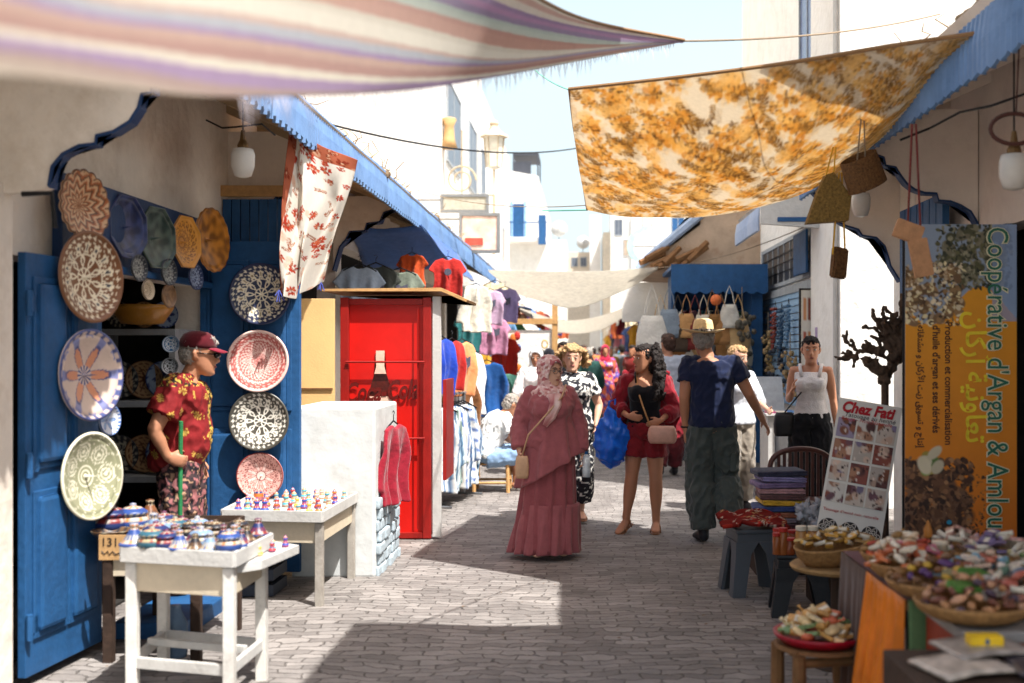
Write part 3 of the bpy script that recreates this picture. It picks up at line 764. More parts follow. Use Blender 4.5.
# RIGHT arcade -------------------------------------------------
RB = thing('shop_building', 'low right-hand shop building with blue corrugated eave over the argan stall', 'building', (0, 0, 0))
RP = mat('pink_grey_plaster', '#dfd3c8', rough=.9, var=.08, scale=2.5, bump=.4, bscale=12, dirt=.3, dirtcol=hx('#a08a78'))
bm = BM()
box(bm, (2.7, 1.5, 0), (2.9, 4.9, 3.7)); box(bm, (2.7, 4.9, 2.4), (2.9, 7.8, 3.7)); box(bm, (2.7, 7.8, 0), (2.9, 8.1, 3.7)); box(bm, (2.7, 8.1, 2.5), (2.9, 9.3, 3.7))
obj('wall', bm, RP, RB)
bm = BM(); box(bm, (2.7, 9.32, 0), (2.9, 9.95, 3.6)); obj('pier', bm, WHITEWASH, RB); bm = BM(); box(bm, (2.702, 13.1, 2.55), (2.9, 13.4, 3.6)); box(bm, (2.7, 17.2, 0), (2.9, 17.5, 3.6)); box(bm, (2.7, 13.1, 0), (2.9, 17.2, 2.48)); box(bm, (2.7, 13.4, 3.05), (2.9, 17.2, 3.6))
obj('white_wall', bm, WHITEWASH, RB)
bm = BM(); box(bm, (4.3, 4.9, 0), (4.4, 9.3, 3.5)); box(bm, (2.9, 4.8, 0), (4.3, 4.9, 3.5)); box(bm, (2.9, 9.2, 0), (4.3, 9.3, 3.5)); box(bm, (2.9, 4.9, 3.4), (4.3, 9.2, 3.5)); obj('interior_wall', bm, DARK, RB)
c1 = [(-x, z) for x, z in ()]
c1 = [(p.x, p.z) for p in (at(978, 232, 7.8), at(976, 222, 7.8), at(970, 212, 7.8), at(960, 206, 7.8), at(950, 202, 7.8), at(938, 201, 7.8), at(936, 194, 7.8), at(924, 193.5, 7.8), at(914, 190, 7.8), at(906, 184, 7.8), at(900, 176, 7.8), at(895, 168, 7.8), at(885, 166, 7.8), at(883, 158, 7.8), at(875, 155, 7.8), at(872, 146, 7.8))]
bracket(RB, 0, 7.8, c1+[(1.92, 3.1)], 3.25, .08, RP)
c2 = [(p.x, p.z) for p in (at(900, 282, 9.75), at(890, 266, 9.75), at(888, 258, 9.75), at(884, 246, 9.75), at(876, 238, 9.75), at(862, 236, 9.75), at(858, 230, 9.75), at(845, 226, 9.75), at(838, 222, 9.75), at(832, 212, 9.75))]
bracket(RB, 0, 9.75, c2+[(1.92, 2.98), (1.92, 3.1)], 3.25, .08, RP)
bm = BM(); prism(bm, [(1.93, 3.2), (2.9, 3.62), (3.1, 3.7), (3.1, 3.78), (1.88, 3.27)], 'y', 1.0, 9.95); obj('roof', bm, RP, RB)
for i in range(7): bm = BM(); obox(bm, (2.4, 4.2+i*.85, 3.3), 1.0, .08, .09, Matrix.Rotation(-math.atan(.43), 3, 'Y'), .005); obj('rafter', bm, RP, RB)
fascia(RB, 1.88, 2.98, 1.0, 9.95, .24, LBLUE, s=1)
weeds(RB, 1.9, 3.0, 3.8, 9.9, lambda x: 3.27+(x-1.9)*.42, 420)
bm = BM()
for i in range(9): box(bm, (2.12+i*.062, 8.5, .02), (2.175+i*.062, 8.54, 2.72)) if False else None
box(bm, (2.66, 7.2, 0), (2.7, 7.75, 2.4)); 
for i in range(7): box(bm, (2.55+.0, 8.12+i*.16, 2.0), (2.6, 8.26+i*.16, 2.72))
obj('shop_shutter', bm, BLUE, RB)
# second short canopy: white end board and trim
bm = BM(); p = [at(758, 203, 12.6), at(818, 188, 12.6), at(822, 222, 12.6), at(800, 226, 12.6), at(762, 228, 12.6)]
prism(bm, [(1.92, 2.98), (2.62, 2.93), (2.69, 3.1), (2.69, 3.4), (1.92, 3.2)], 'y', 12.42, 12.5); eb = obj('canopy_end_board', bm, WPAINT, RB)
bm = BM(); box(bm, (2.1, 12.405, 3.0), (2.45, 12.418, 3.05), .004); obj('blue_stripe', bm, BLUE, eb)
fascia(RB, 1.9, 2.98, 12.55, 14.4, .2, mat('pale_blue_sheet', '#a5b4cc', rough=.6, var=.1), s=1)
bm = BM(); prism(bm, [(1.96, 3.2), (2.9, 3.55), (2.9, 3.6), (1.94, 3.24)], 'y', 12.55, 14.4); obj('canopy_roof', bm, mat('grey_roof', '#a8a29a', rough=.8, dirt=.3), RB)
# lattice window and blue shutter
wf = window(RB, 2.7, 13.45, 2.52, 0, 3.6, .5, mat('window_dark', '#3b3a3a', rough=.3), 7, s=-1)
bm = BM()
for z in (2.64, 2.76, 2.88): box(bm, (2.65, 13.45, z), (2.66, 17.05, z+.015))
obj('window_grille', bm, BLACKM, wf)
bm = BM(); box(bm, (2.55, 13.15, 2.5), (2.58, 13.95, 3.0), .01); obj('window_shutter', bm, BLUE, RB)
bm = BM(); tube(bm, [(2.66, 12.85, 0), (2.66, 12.85, 3.2)], .035, 10); obj('drain_pipe', bm, WPAINT, RB)
bm = BM(); tube(bm, [(2.6, 12.55, 0.1), (2.6, 12.57, 1.85)], .06, 12); tag(obj('rolled_mat', bm, mat('mauve_foam', '#a893b0', rough=.8)), 'upright mauve roll leaning beside the display wall', 'rolled mat')

# gable-like beige wall with peeled render beyond
bm = BM(); yy = 18.0
pl = [at(642, 268, yy), at(700, 225, yy), at(705, 196, yy), at(762, 190, yy), at(764, 275, yy)]
prism(bm, [(p.x, p.z) for p in pl], 'y', yy, yy+3.5)
gw = tag(obj('canopy_wall', bm, mat('peeling_wall', '#c4ab92', rough=.9, var=.2, scale=2, bump=.7, bscale=8, dirt=.8, dirtcol=hx('#9c7458'))), 'peeling beige gable wall above the blue souvenir kiosk', 'wall')
bm = BM(); q = [at(636, 268, yy-.1), at(700, 215, yy-.1), at(703, 190, yy-.1), at(765, 180, yy-.1)]
tube(bm, q, (.09) if False else .07, 6); obj('coping', bm, mat('coping_blue_grey', '#9fb0c8', rough=.8), gw)
bm = BM()
for i in range(9):
    p = at(640+i*6, 262+R.uniform(-4, 6), 17.7); tube(bm, [p, p+V((.35+R.uniform(-.1, .2), .2, .25+R.uniform(-.1, .1)))], .05, 6)
tag(obj('timber_pile', bm, WOOD), 'stack of brown roof timbers sticking out left of the peeling gable', 'timber')

# blue souvenir kiosk right
BKx0, BKx1, BKy = 1.28, 2.5, 16.
BK = thing('kiosk', 'open blue wooden souvenir kiosk hung with bags behind the man in the hat', 'kiosk', (0, 0, 0))
bm = BM(); box(bm, (BKx1-.16, BKy-.0, 0), (BKx1, BKy+1.5, 2.7), .01); box(bm, (BKx0, BKy+1.5, 0), (BKx1, BKy+1.56, 2.7)); box(bm, (BKx0, BKy+.9, 0), (BKx0+.05, BKy+1.5, 2.7)); obj('cabinet', bm, BLUE, BK)
bm = BM(); box(bm, (BKx0-.08, BKy-.12, 2.72), (BKx1+.05, BKy+1.6, 2.78), .01); obj('roof', bm, BLUE, BK)
bm = BM(); n = 60; rs = []
for i in range(n+1):
    x = BKx0-.08+(BKx1-BKx0+.13)*i/n; zb = 2.42-.04*abs(math.sin(PI*x/.16)); rs.append([V((x, BKy-.16, zb)), V((x, BKy-.12, 2.8)), V((x, BKy-.1, 2.8)), V((x, BKy-.14, zb))])
rings(bm, rs); obj('valance', bm, BLUE, BK)
bm = BM(); box(bm, (BKx0+.06, BKy+.3, .75), (BKx1-.2, BKy+1.4, .8)); box(bm, (BKx0+.06, BKy+.3, 0), (BKx1-.2, BKy+.34, .75)); obj('counter', bm, mat('dark_counter', '#35404c'), BK)

# shaded shop volumes further down both sides
def farshops(sx, y0, y1, xs, name, lab, h, col):
    t = thing(name, lab, 'building')
    bm = BM(); box(bm, (sx*xs, y0, 2.6), (sx*(xs+3), y1, h)); box(bm, (sx*(xs+1.2), y0, 0), (sx*(xs+3), y1, 2.6)); 
    for y in np.arange(y0, y1, 4.): box(bm, (sx*xs, y, 0), (sx*(xs+1.2), y+.3, 2.6))
    obj('wall', bm, col, t)
    return t
t1 = farshops(-1, 24.2, 60, 2.4, 'shop_building', 'far left row of whitewashed shops down the lane', 4.2, WHITEWASH)
t2 = farshops(1, 21.2, 60, 2.2, 'shop_building', 'far right row of whitewashed shops down the lane', 4.0, WHITEWASH)

# UPPER BUILDINGS ----------------------------------------------
def pipe(parent, pts, r=.03, m=WPAINT, name='pipe'):
    bm = BM(); tube(bm, pts, r, 8); return obj(name, bm, m, parent)
ub = thing('white_building', 'tall whitewashed house on the left with narrow windows over the lane', 'building')
bm = BM(); box(bm, (-12, 11.5, 2.2 if False else 3.3), (-2.95, 32, 14)); obj('wall', bm, WHITEWASH, ub)
WD = mat('window_shade', '#5d6470', rough=.3)
for (px0, px1, py0, py1) in ((446, 459, 92, 168), (468, 475, 128, 190), (478, 484, 150, 195)):
    y0 = 2.95/(CX-px0)*FX; y1 = 2.95/(CX-px1)*FX; ym = (y0+y1)/2
    z0 = EYE+(HY-py1)/FX*ym; z1 = EYE+(HY-py0)/FX*ym
    window(ub, -2.95, y0, z0, 0, y1-y0, z1-z0, WD, 1, s=1)
pipe(ub, [(-2.9, 31.2, 4), (-2.9, 31.2, 14)], .06)
ub2 = thing('white_building', 'lower white house behind the street lantern, stepping down to the blue balcony', 'building')
bm = BM(); box(bm, (-9, 32.5, 0), (-2.93, 44, 9.0)); obj('wall', bm, WHITEWASH, ub2)
window(ub2, -2.93, 35.5, 3.9, 0, .9, 1.3, mat('brownish_door', '#b09a82'), 1, s=1)
window(ub2, -2.93, 40, 4.6, 0, .9, 1.3, mat('brownish_door', '#b09a82'), 1, s=1)
# terrace house with blue door
th = thing('white_building', 'small white terrace house with a blue balcony door', 'building')
Y = 46.
a = at(505, 300, Y); b = at(548, 178, Y)
bm = BM()
prism(bm, [(at(495, 0, Y).x, 0), (at(556, 0, Y).x, 0), (at(556, 0, Y).x, at(0, 248, Y).z), (at(547, 0, Y).x, at(0, 245, Y).z), (at(546, 0, Y).x, at(0, 205, Y).z), (at(538, 0, Y).x, at(0, 176, Y).z), (at(495, 0, Y).x, at(0, 168, Y).z)], 'y', Y, Y+6)
obj('wall', bm, WHITEWASH, th)
p = at(513, 238, Y); q = at(524, 204, Y)
bm = BM(); box(bm, (p.x, Y-.05, p.z), (q.x, Y+.02, q.z)); dr = obj('balcony_door', bm, BLUE, th)
bm = BM(); box(bm, (p.x-.1, Y-.1, p.z), (p.x-.002, Y, q.z+.1)); box(bm, (q.x+.002, Y-.1, p.z), (q.x+.1, Y, q.z+.1)); obj('door_frame', bm, mat('pale_blue_frame', '#8fb4dc'), dr)
bm = BM(); p = at(513, 240, Y); q = at(547, 226, Y)
box(bm, (p.x-.2, Y-1.2, p.z-.15), (q.x, Y-.0, p.z)); obj('balcony_slab', bm, WHITEWASH, th)
bm = BM()
for i in range(16): x = p.x+(q.x-p.x)*i/15; box(bm, (x-.015, Y-1.2, p.z), (x+.015, Y-1.17, q.z))
box(bm, (p.x-.1, Y-1.21, q.z), (q.x+.05, Y-1.16, q.z+.05)); box(bm, (q.x-.3, Y-1.3, p.z-.3), (q.x, Y-1.22, q.z+.3)); obj('balcony_railing', bm, BLUE, th)
p = at(512, 175, Y); q = at(538, 150, Y)
bm = BM(); box(bm, (p.x, Y+.5, q.z-.12), (q.x, Y+3, q.z)); 
for x in (p.x, q.x-.06): box(bm, (x, Y+.5, p.z), (x+.06, Y+.6, q.z-.12)); box(bm, (x, Y+2.9, p.z), (x+.06, Y+3, q.z-.12))
box(bm, (p.x, Y+.4, p.z+.1), (q.x-.3, Y+.45, q.z-.4)); obj('rooftop_pergola', bm, mat('pergola_black', '#3d4048'), th)

# far white blocks
def block(px0, px1, py0, Y, lab, m=WHITEWASH, wins=(), d=5):
    t = thing('white_building', lab, 'building')
    a = at(px0, 345, Y); b = at(px1, py0, Y)
    bm = BM(); box(bm, (a.x, Y, 0), (b.x, Y+d, b.z)); obj('wall', bm, m, t)
    for (u0, u1, v0, v1, mm) in wins:
        p = at(u0, v1, Y); q = at(u1, v0, Y); window(t, p.x, Y, p.z, q.x-p.x, 0, q.z-p.z, mm, 1, face='y')
    return t
CREAM = mat('cream_render', '#d9cbb6', rough=.9, dirt=.2)
block(548, 566, 240, 62, 'narrow white house right of the blue balcony with an arched doorway', WHITEWASH, ((553, 558, 252, 268, mat('brownish_door', '#b09a82')),))
block(566, 590, 252, 75, 'low pale house at the end of the lane below the sky', CREAM, ((572, 577, 258, 266, WD), (581, 586, 258, 266, WD)))
block(590, 601, 215, 70, 'slim white tower left of the cream chimney stack', WHITEWASH)
block(603, 611, 232, 68, 'cream chimney stack between two white towers', CREAM)
block(611, 632, 205, 66, 'white house with a moon sign next to it', WHITEWASH, ((615, 622, 220, 235, WD), (624, 628, 240, 256, mat('brownish_door', '#b09a82'))))
block(632, 700, 212, 52, 'white house with blue window behind the peeling gable', WHITEWASH, ((672, 684, 218, 236, BLUE), (643, 652, 216, 226, CREAM)))
# crescent sign
bm = BM(); c = at(648, 246, 30); rs = []
for i in range(31):
    t = i/30; a = PI*.25+PI*1.5*t; w = .005+.17*math.sin(PI*t); q = V((math.cos(a), 0, math.sin(a)))
    rs.append([c+q*(.46-w*.5)+V((0, y, 0)) if k else c+q*(.46+w*.5)+V((0, y, 0)) for k, y in ((0, 0), (1, 0), (1, .1), (0, .1))])
rings(bm, rs)
cs = tag(obj('crescent_sign', bm, mat('aqua_sign', '#9fcfc8', rough=.5)), 'pale aqua crescent moon sign above the right-hand shops', 'sign')
bm = BM(); tube(bm, [(c.x-.4, 30.05, c.z), (2.3, 30.05, c.z+.0)], .025, 6); obj('sign_arm', bm, STEEL, cs)

# right tall building
tb = thing('white_building', 'tall pale building rising above the floral cloth on the right', 'building')
bm = BM(); box(bm, (2.9, 11.42, 3.6), (12, 21, 8.4)); box(bm, (2.56, 11.4, 0), (12, 12.9, 8.4)); box(bm, (2.905, 12.95, .0), (4, 17.5, 3.55)); obj('wall', bm, WHITEWASH, tb)
y0, y1 = 14.2, 15.1
wn = window(tb, 2.9, y0, at(0, 68, 15.).z-.1, 0, .95, 1.1, mat('blue_glass', '#56648a', rough=.2), 1, s=-1)
bm = BM(); z = at(0, 68, 15.).z-.2; box(bm, (2.7, y0-.12, z-.05), (2.897, y1+.12, z)); box(bm, (2.72, y0-.12, z+1.3), (2.897, y1+.12, z+1.36)); obj('window_sill', bm, WHITEWASH, tb)
pipe(tb, [(2.53, 11.5, .1), (2.53, 11.5, 8.3)], .025)
bm = BM(); box(bm, (2.6, 1.0, 3.75), (9, 3.2, 6.2)); 
bm.free()

# ---------------------------------------------------------------- street lantern, hanging signs, poster on the left house
lt = thing('street_lantern', 'pale iron street lantern on a scrolled wall bracket, upper left', 'lantern')
Y = 24.; c = at(494, 150, Y)
bm = BM(); lathe(bm, [(.04, -.42), (.16, -.36), (.2, .25), (.23, .27)], 6, (c.x, Y, c.z)); obj('lantern_glass', bm, mat('lantern_pane', '#d8d4c6', rough=.2, bump=0), lt)
bm = BM(); lathe(bm, [(.32, .27), (.27, .31), (.12, .42), (.08, .5), (.1, .56), (.05, .62)], 6, (c.x, Y, c.z)); obj('lantern_cap', bm, mat('pale_iron', '#b8a88e', rough=.6), lt)
bm = BM()
for j in range(6):
    a = 2*PI*j/6; tube(bm, [(c.x+.165*math.cos(a), Y+.165*math.sin(a), c.z-.37), (c.x+.215*math.cos(a), Y+.215*math.sin(a), c.z+.27)], .014, 5)
tube(bm, [(c.x, Y, c.z-.42), (c.x, Y, c.z-.95), (-2.95, Y, c.z-.95)], .025, 6); tube(bm, [(c.x, Y, c.z-.95), (c.x, Y, c.z-2.2)], .03, 6)
def spiral(bm, c, r, y, turns=1.6, rad=.022):
    tube(bm, [V((c[0]+r*(1-.6*i/40)*math.cos(2*PI*turns*i/40), y, c[1]+r*(1-.6*i/40)*math.sin(2*PI*turns*i/40))) for i in range(41)], rad, 6)
spiral(bm, (at(461, 0, Y).x, at(0, 180, Y).z), .32, Y); tube(bm, [at(462, 205, Y), at(462, 130, Y)], .02, 6)
obj('bracket', bm, mat('pale_iron', '#b8a88e'), lt)
p = at(449, 134, 23.6)
bm = BM(); lathe(bm, [(.18, -.3), (.12, -.1), (.1, .15), (.16, .3), (.13, .33), (.06, .1), (.03, -.28)], 14); tag(obj('hanging_lamp', bm, mat('tan_brass', '#c09a6a', rough=.6), None, True, p), 'flared tan wall lamp beside the tall window, upper left', 'lamp')
def signboard(name, px0, py0, px1, py1, Y, m, lab, frame=None, lines=()):
    a = at(px0, py1, Y); b = at(px1, py0, Y)
    t = thing(name, lab, 'sign')
    bm = BM(); box(bm, (a.x, Y, a.z), (b.x, Y+.06, b.z), .006); o = obj('sign_panel', bm, m, t)
    if frame:
        bm = BM(); w_ = .05
        box(bm, (a.x-w_, Y-.02, a.z-w_), (a.x-.002, Y+.06, b.z+w_)); box(bm, (b.x+.002, Y-.02, a.z-w_), (b.x+w_, Y+.06, b.z+w_)); box(bm, (a.x, Y-.018, a.z-w_), (b.x, Y+.058, a.z-.002)); box(bm, (a.x, Y-.018, b.z+.002), (b.x, Y+.058, b.z+w_)); obj('sign_frame', bm, frame, t)
    bm = BM(); tube(bm, [(a.x, Y+.03, b.z-.05), (-2.95, Y+.03, b.z-.05)], .02, 5); obj('sign_arm', bm, STEEL, t)
    return t, a, b
signboard('hanging_sign', 443, 197, 486, 210, 20, mat('sign_grey', '#a9a698', rough=.6, var=.2, scale=14), 'narrow grey-green hanging sign under the street lantern', STEEL)
t, a, b = signboard('hanging_sign', 462, 216, 497, 250, 19, mat('poster_blush', '#d9b9ab', rough=.5, var=.35, scale=4, bump=0), 'framed pinkish picture board hanging below the narrow grey sign', STEEL)
bm = BM(); box(bm, (a.x+.05, 18.985, a.z+.08), (a.x+.35, 18.998, a.z+.2), .0); obj('picture_patch', bm, mat('poster_red', '#a64a3c', var=.3), t)

# ---------------------------------------------------------------- cables
for i, (a, b, sag, lab) in enumerate((
    (at(320, 122, 11.6), at(600, 143, 22), .25, 'black cable sagging across the lane in front of the lantern'),
    (at(395, 182, 18), at(590, 205, 12.), .15, 'thin pale cable running down to the lower corner of the floral cloth'),
    (at(535, 70, 10.), at(570, 90, 8.2), .02, 'short green cord tied to the upper left corner of the floral cloth'),
    (at(680, 41, 6.0), at(940, 14, 9.), .05, 'taut line from the tip of the striped cloth to the right roof'),
    (at(655, 268, 17.), at(830, 215, 13.), .12, 'slack pale wire over the blue souvenir kiosk'))):
    bm = BM(); pts = [a.lerp(b, t/16)-V((0, 0, sag*4*(t/16)*(1-t/16))) for t in range(17)]
    tube(bm, pts, .012 if i == 0 else .006, 5)
    tag(obj('cable', bm, BLACKM if i == 0 else (mat('green_cord', '#6fb8a4') if i == 2 else ROPE)), lab, 'cable')

# coloured awnings over the far shops
aw = [('#b9b2a4', 'pale grey'), ('#3f6aa8', 'blue'), ('#c9a46a', 'sand'), ('#8f3a2c', 'brick red'), ('#d2cdc2', 'white'), ('#4a5f52', 'green')]
for i in range(12):
    s = -1 if i % 2 else 1; Yp = 22+i*2.6; c, nm = aw[i % 6]; xb = s*(2.45 if s < 0 else 2.25); xe = xb-s*(1.0+.3*((i*7) % 3))
    bm = BM(); quadgrid(bm, V((xb, Yp, 2.95)), V((xe, Yp, 2.5)), V((xe, Yp+2.2, 2.5)), V((xb, Yp+2.2, 2.95)), 10, 10, .06, .04, i)
    quadgrid(bm, V((xe, Yp, 2.5)), V((xe, Yp+2.2, 2.5)), V((xe, Yp+2.2, 2.32)), V((xe, Yp, 2.32)), 10, 2, 0, .02, i)
    bmesh.ops.remove_doubles(bm, verts=bm.verts, dist=.03)
    o = obj('shop_awning', bm, fab('awning_'+c[1:], c), None, True); o.modifiers.new('t', 'SOLIDIFY').thickness = .01
    tag(o, '%s awning over the %s shops, %s of them going away' % (nm, 'far left' if s < 0 else 'far right', ordw(i//2)), 'awning', 'awnings over the far shops')
# ---------------------------------------------------------------- overhead cloths
def curve_pts(ctrl, n):     # Catmull-Rom through points
    P_ = [ctrl[0]*2-ctrl[1]]+list(ctrl)+[ctrl[-1]*2-ctrl[-2]]; seg = len(ctrl)-1; out = []
    for i in range(n+1):
        t = i/n*seg; k = min(int(t), seg-1); f = t-k; a, b, c, d = P_[k:k+4]
        out.append(.5*((2*b)+(c-a)*f+(2*a-5*b+4*c-d)*f*f+(3*b-a-3*c+d)*f**3))
    return out
def coons(top, bot, lef, rig, nx, ny, fn=None):
    T = curve_pts(top, nx); B_ = curve_pts(bot, nx); L_ = curve_pts(lef, ny); R_ = curve_pts(rig, ny)
    vs = []
    for j in range(ny+1):
        v = j/ny
        for i in range(nx+1):
            u = i/nx
            p = T[i]*(1-v)+B_[i]*v+L_[j]*(1-u)+R_[j]*u-(T[0]*(1-u)*(1-v)+T[nx]*u*(1-v)+B_[0]*(1-u)*v+B_[nx]*u*v)
            if fn: p = p+fn(u, v)
            vs.append(p)
    fs = [(j*(nx+1)+i, j*(nx+1)+i+1, (j+1)*(nx+1)+i+1, (j+1)*(nx+1)+i) for j in range(ny) for i in range(nx)]
    return vs, fs
def sheet(name, vs, fs, cols, m, parent=None, thick=.003):
    me = bpy.data.meshes.new(name); me.from_pydata([tuple(v) for v in vs], [], fs); me.update()
    if cols is not None: setcol(me, cols)
    o = link(name, me, m, parent, True)
    if thick: q = o.modifiers.new('thickness', 'SOLIDIFY'); q.thickness = thick; q.offset = 0
    return o
CLOTHM = mat('printed_cloth', (1, 1, 1), attr=True, rough=.9, var=.04, scale=30, bump=.25, bscale=240, trans=.55, spec=.05, bdist=.002)
CLOTHD = mat('hanging_cloth', (1, 1, 1), attr=True, rough=.9, var=.05, scale=30, bump=.3, bscale=150, trans=.3, spec=.05, bdist=.002)

def floral(nx, ny, aspect, base, flw, leaf, dark, n=60, seed=3, sc=1., pale=None):
    """python-drawn flower print as an (ny,nx,3) array"""
    g = np.random.default_rng(seed)
    img = np.zeros((ny, nx, 3)); img[:] = base
    U, W = np.meshgrid(np.linspace(0, aspect, nx), np.linspace(0, 1, ny))
    def ell(cx, cy, a, b, th, col, al=1.):
        m_ = (np.abs(U-cx) < a+b) & (np.abs(W-cy) < a+b)
        if not m_.any(): return
        x = U[m_]-cx; y = W[m_]-cy; c, s = math.cos(th), math.sin(th)
        d = ((x*c+y*s)/a)**2+((-x*s+y*c)/b)**2
        k = np.clip((1.15-d)*4, 0, 1)*al
        img[m_] = img[m_]*(1-k[:, None])+np.array(col)*k[:, None]
    for i in range(n):
        cx, cy = g.uniform(0, aspect), g.uniform(0, 1)
        t = g.random(); r = sc*g.uniform(.035, .07)
        if t < .45:
            for q in range(9):
                th = 2*PI*q/9+g.uniform(-.3, .3); rr = r*g.uniform(.35, .8)
                ell(cx+rr*math.cos(th)*1.2, cy+rr*math.sin(th), r*.38, r*.2, th, flw[int(g.integers(len(flw)))])
            for q in range(6): ell(cx+g.normal()*r*.4, cy+g.normal()*r*.3, r*.2, r*.09, g.uniform(0, 3), dark, .8)
            ell(cx, cy, r*.2, r*.15, 0, leaf[0])
        elif t < .8:
            th0 = g.uniform(0, 6.3); x, y = cx, cy
            for q in range(7):
                x += math.cos(th0)*r*.35; y += math.sin(th0)*r*.3; th0 += g.uniform(-.4, .4)
                for s_ in (-1, 1):
                    th = th0+s_*.9; ell(x+math.cos(th)*r*.25, y+math.sin(th)*r*.25, r*.27, r*.1, th, leaf[int(g.integers(len(leaf)))])
            ell(x, y, r*.15, r*.1, 0, dark)
        else:
            ell(cx, cy, r*.9, r*.7, g.uniform(0, 3), pale or flw[0], .55)
            for q in range(5):
                th = 2*PI*q/5; ell(cx+r*.4*math.cos(th), cy+r*.4*math.sin(th), r*.35, r*.22, th, pale or flw[0], .5)
            ell(cx, cy, r*.1, r*.08, 0, dark, .6)
    return img

# floral awning
top = [at(569, 89, 7.5), at(670, 78, 7.0), at(780, 64, 6.5), at(890, 46, 5.95), at(978, 33, 5.5)]
bot = [at(587, 210, 9.9), at(640, 217, 9.7), at(700, 217, 9.4), at(760, 207, 9.0), at(830, 180, 8.4), at(886, 138, 7.2)]
lef = [top[0], at(574, 130, 8.3), at(581, 172, 9.1), bot[0]]
rig = [top[-1], at(955, 62, 6.0), at(925, 98, 6.5), bot[-1]]
nx, ny = 420, 230
vs, fs = coons(top, bot, lef, rig, nx, ny, lambda u, v: V((0, 0, -.22*math.sin(PI*v)**1.2*math.sin(PI*(.08+.9*u))+.012*math.sin(u*26+v*7)*math.sin(PI*v)+.02*noise.noise(V((u*5, v*6, 1))))))
img = floral(nx+1, ny+1, 1.9, hx('#e2d8c6'), [hx('#e0bc78'), hx('#dab068'), hx('#e6c88e'), hx('#d6a862')], [hx('#ae9060'), hx('#94764e'), hx('#bb9c66')], hx('#7a5f44'), 760, 11, .78, hx('#e6c890'))
img = .75*img+.25*np.roll(np.roll(img, 4, 0), 7, 1)
img = (img+np.roll(img, 1, 0)+np.roll(img, 1, 1)+np.roll(img, -1, 1)+np.roll(img, -1, 0))/5
fl = sheet('floral_awning', vs, fs, img.reshape(-1, 3), CLOTHM, thick=.003)
tag(fl, 'cream awning cloth printed with orange and brown flowers, strung across the lane', 'awning cloth')
bm = BM(); tube(bm, curve_pts(top, 40), .012, 6); tube(bm, curve_pts(lef, 20), .008, 6); obj('hem', bm, fab('hem_brown', '#8d6a45'), fl)
bm = BM(); tube(bm, [top[-1], V((1.95, 5.4, 3.2))], .01, 6); tube(bm, [bot[-1], V((1.95, 7.2, 3.1))], .01, 6); tube(bm, [bot[0], bot[0]+V((-.4, .3, .03))], .008, 6); obj('tie_rope', bm, mat('green_cord', '#6fb8a4'), fl)

# striped cloth
E1 = [at(-420, 40, .75), at(-180, 70, .95), at(0, 74, 1.3), at(120, 88, 1.62), at(240, 97, 2.05), at(400, 91, 3.1), at(500, 76, 4.3), at(600, 57, 5.3), at(682, 42, 6.0)]
E2 = [at(-420, -400, .75), at(-180, -400, .95), at(0, -300, 1.3), at(120, -240, 1.62), at(240, -190, 2.05), at(400, -85, 3.0), at(520, -12, 4.1), at(590, 21, 5.1), at(684, 40, 6.0)]
E1 = [V((p.x, p.y, p.z)) for p in E1]
nx, ny = 200, 160
stops = [('#a08a9c', .0), ('#c9a79c', .05), ('#d8cfc4', .11), ('#9b7fa8', .15), ('#b48ab0', .2), ('#9a86a8', .25), ('#b9c4bc', .28), ('#c4ccc2', .32), ('#c69a8c', .35), ('#cba292', .41), ('#dcd6c8', .44), ('#e6e1d4', .5), ('#d0b8ac', .52), ('#b8bcc4', .55), ('#a78bb4', .57), ('#c8a898', .6), ('#b98d82', .64), ('#e0dacb', .67), ('#a587b0', .71), ('#b0948c', .74), ('#bfae9e', .78), ('#ddd6c8', .81), ('#bfa39a', .85), ('#a98ca8', .88), ('#d8cfc0', .92), ('#c8cec6', .96), ('#e2ddd2', 1.01)]
def stripe(t):
    t = t % 1
    for (c, e) in stops:
        if t < e: return hx(c)
    return hx('#e2ddd2')
T = curve_pts(E2, nx); B_ = curve_pts(E1, nx); vs = []; cols = []
for j in range(ny+1):
    v = j/ny
    for i in range(nx+1):
        u = i/nx; p = T[i].lerp(B_[i], v); 
        p = p+V((0, 0, -.06*math.sin(PI*v)*(1-u)+.012*math.sin(v*9+u*14)*math.sin(PI*v)))
        vs.append(p)
        # stripes run roughly along the cloth, fanned towards its tip
        s = v*.9-u*.25+.012*noise.noise(V((u*6, v*6, 0)))
        cols.append(tuple(min(.9, (c*.72+.28*q)*1.12) for c, q in zip(stripe(s*.8+.12), (.66, .64, .6))))
fs = [(j*(nx+1)+i, j*(nx+1)+i+1, (j+1)*(nx+1)+i+1, (j+1)*(nx+1)+i) for j in range(ny) for i in range(nx)]
st = sheet('striped_awning', vs, fs, np.array(cols), CLOTHM, thick=.002)
tag(st, 'faded mauve, salmon and cream striped cloth strung low overhead at the top left', 'awning cloth')
bm = BM(); ep = curve_pts(E1, 260)
base_ = [(bm.verts.new(ep[i]+V((0, 0, .004))), bm.verts.new(ep[i])) for i in range(130, 258)]
for (a, b), (c, d) in zip(base_, base_[1:]):
    bm.faces.new((a, c, d, b)); l = R.uniform(.02, .08); q = (b.co+d.co)/2+V((R.uniform(-.015, .015), 0, -l)); q2 = b.co.lerp(d.co, .4)
    v = bm.verts.new(q); w2 = bm.verts.new(q2); bm.faces.new((b, w2, v))
obj('fringe', bm, fab('fringe_cream', '#bcb2b8'), st)
bm = BM(); tube(bm, curve_pts(E2, 60), .008, 6); obj('hem', bm, fab('hem_brown', '#8d6a45'), st)

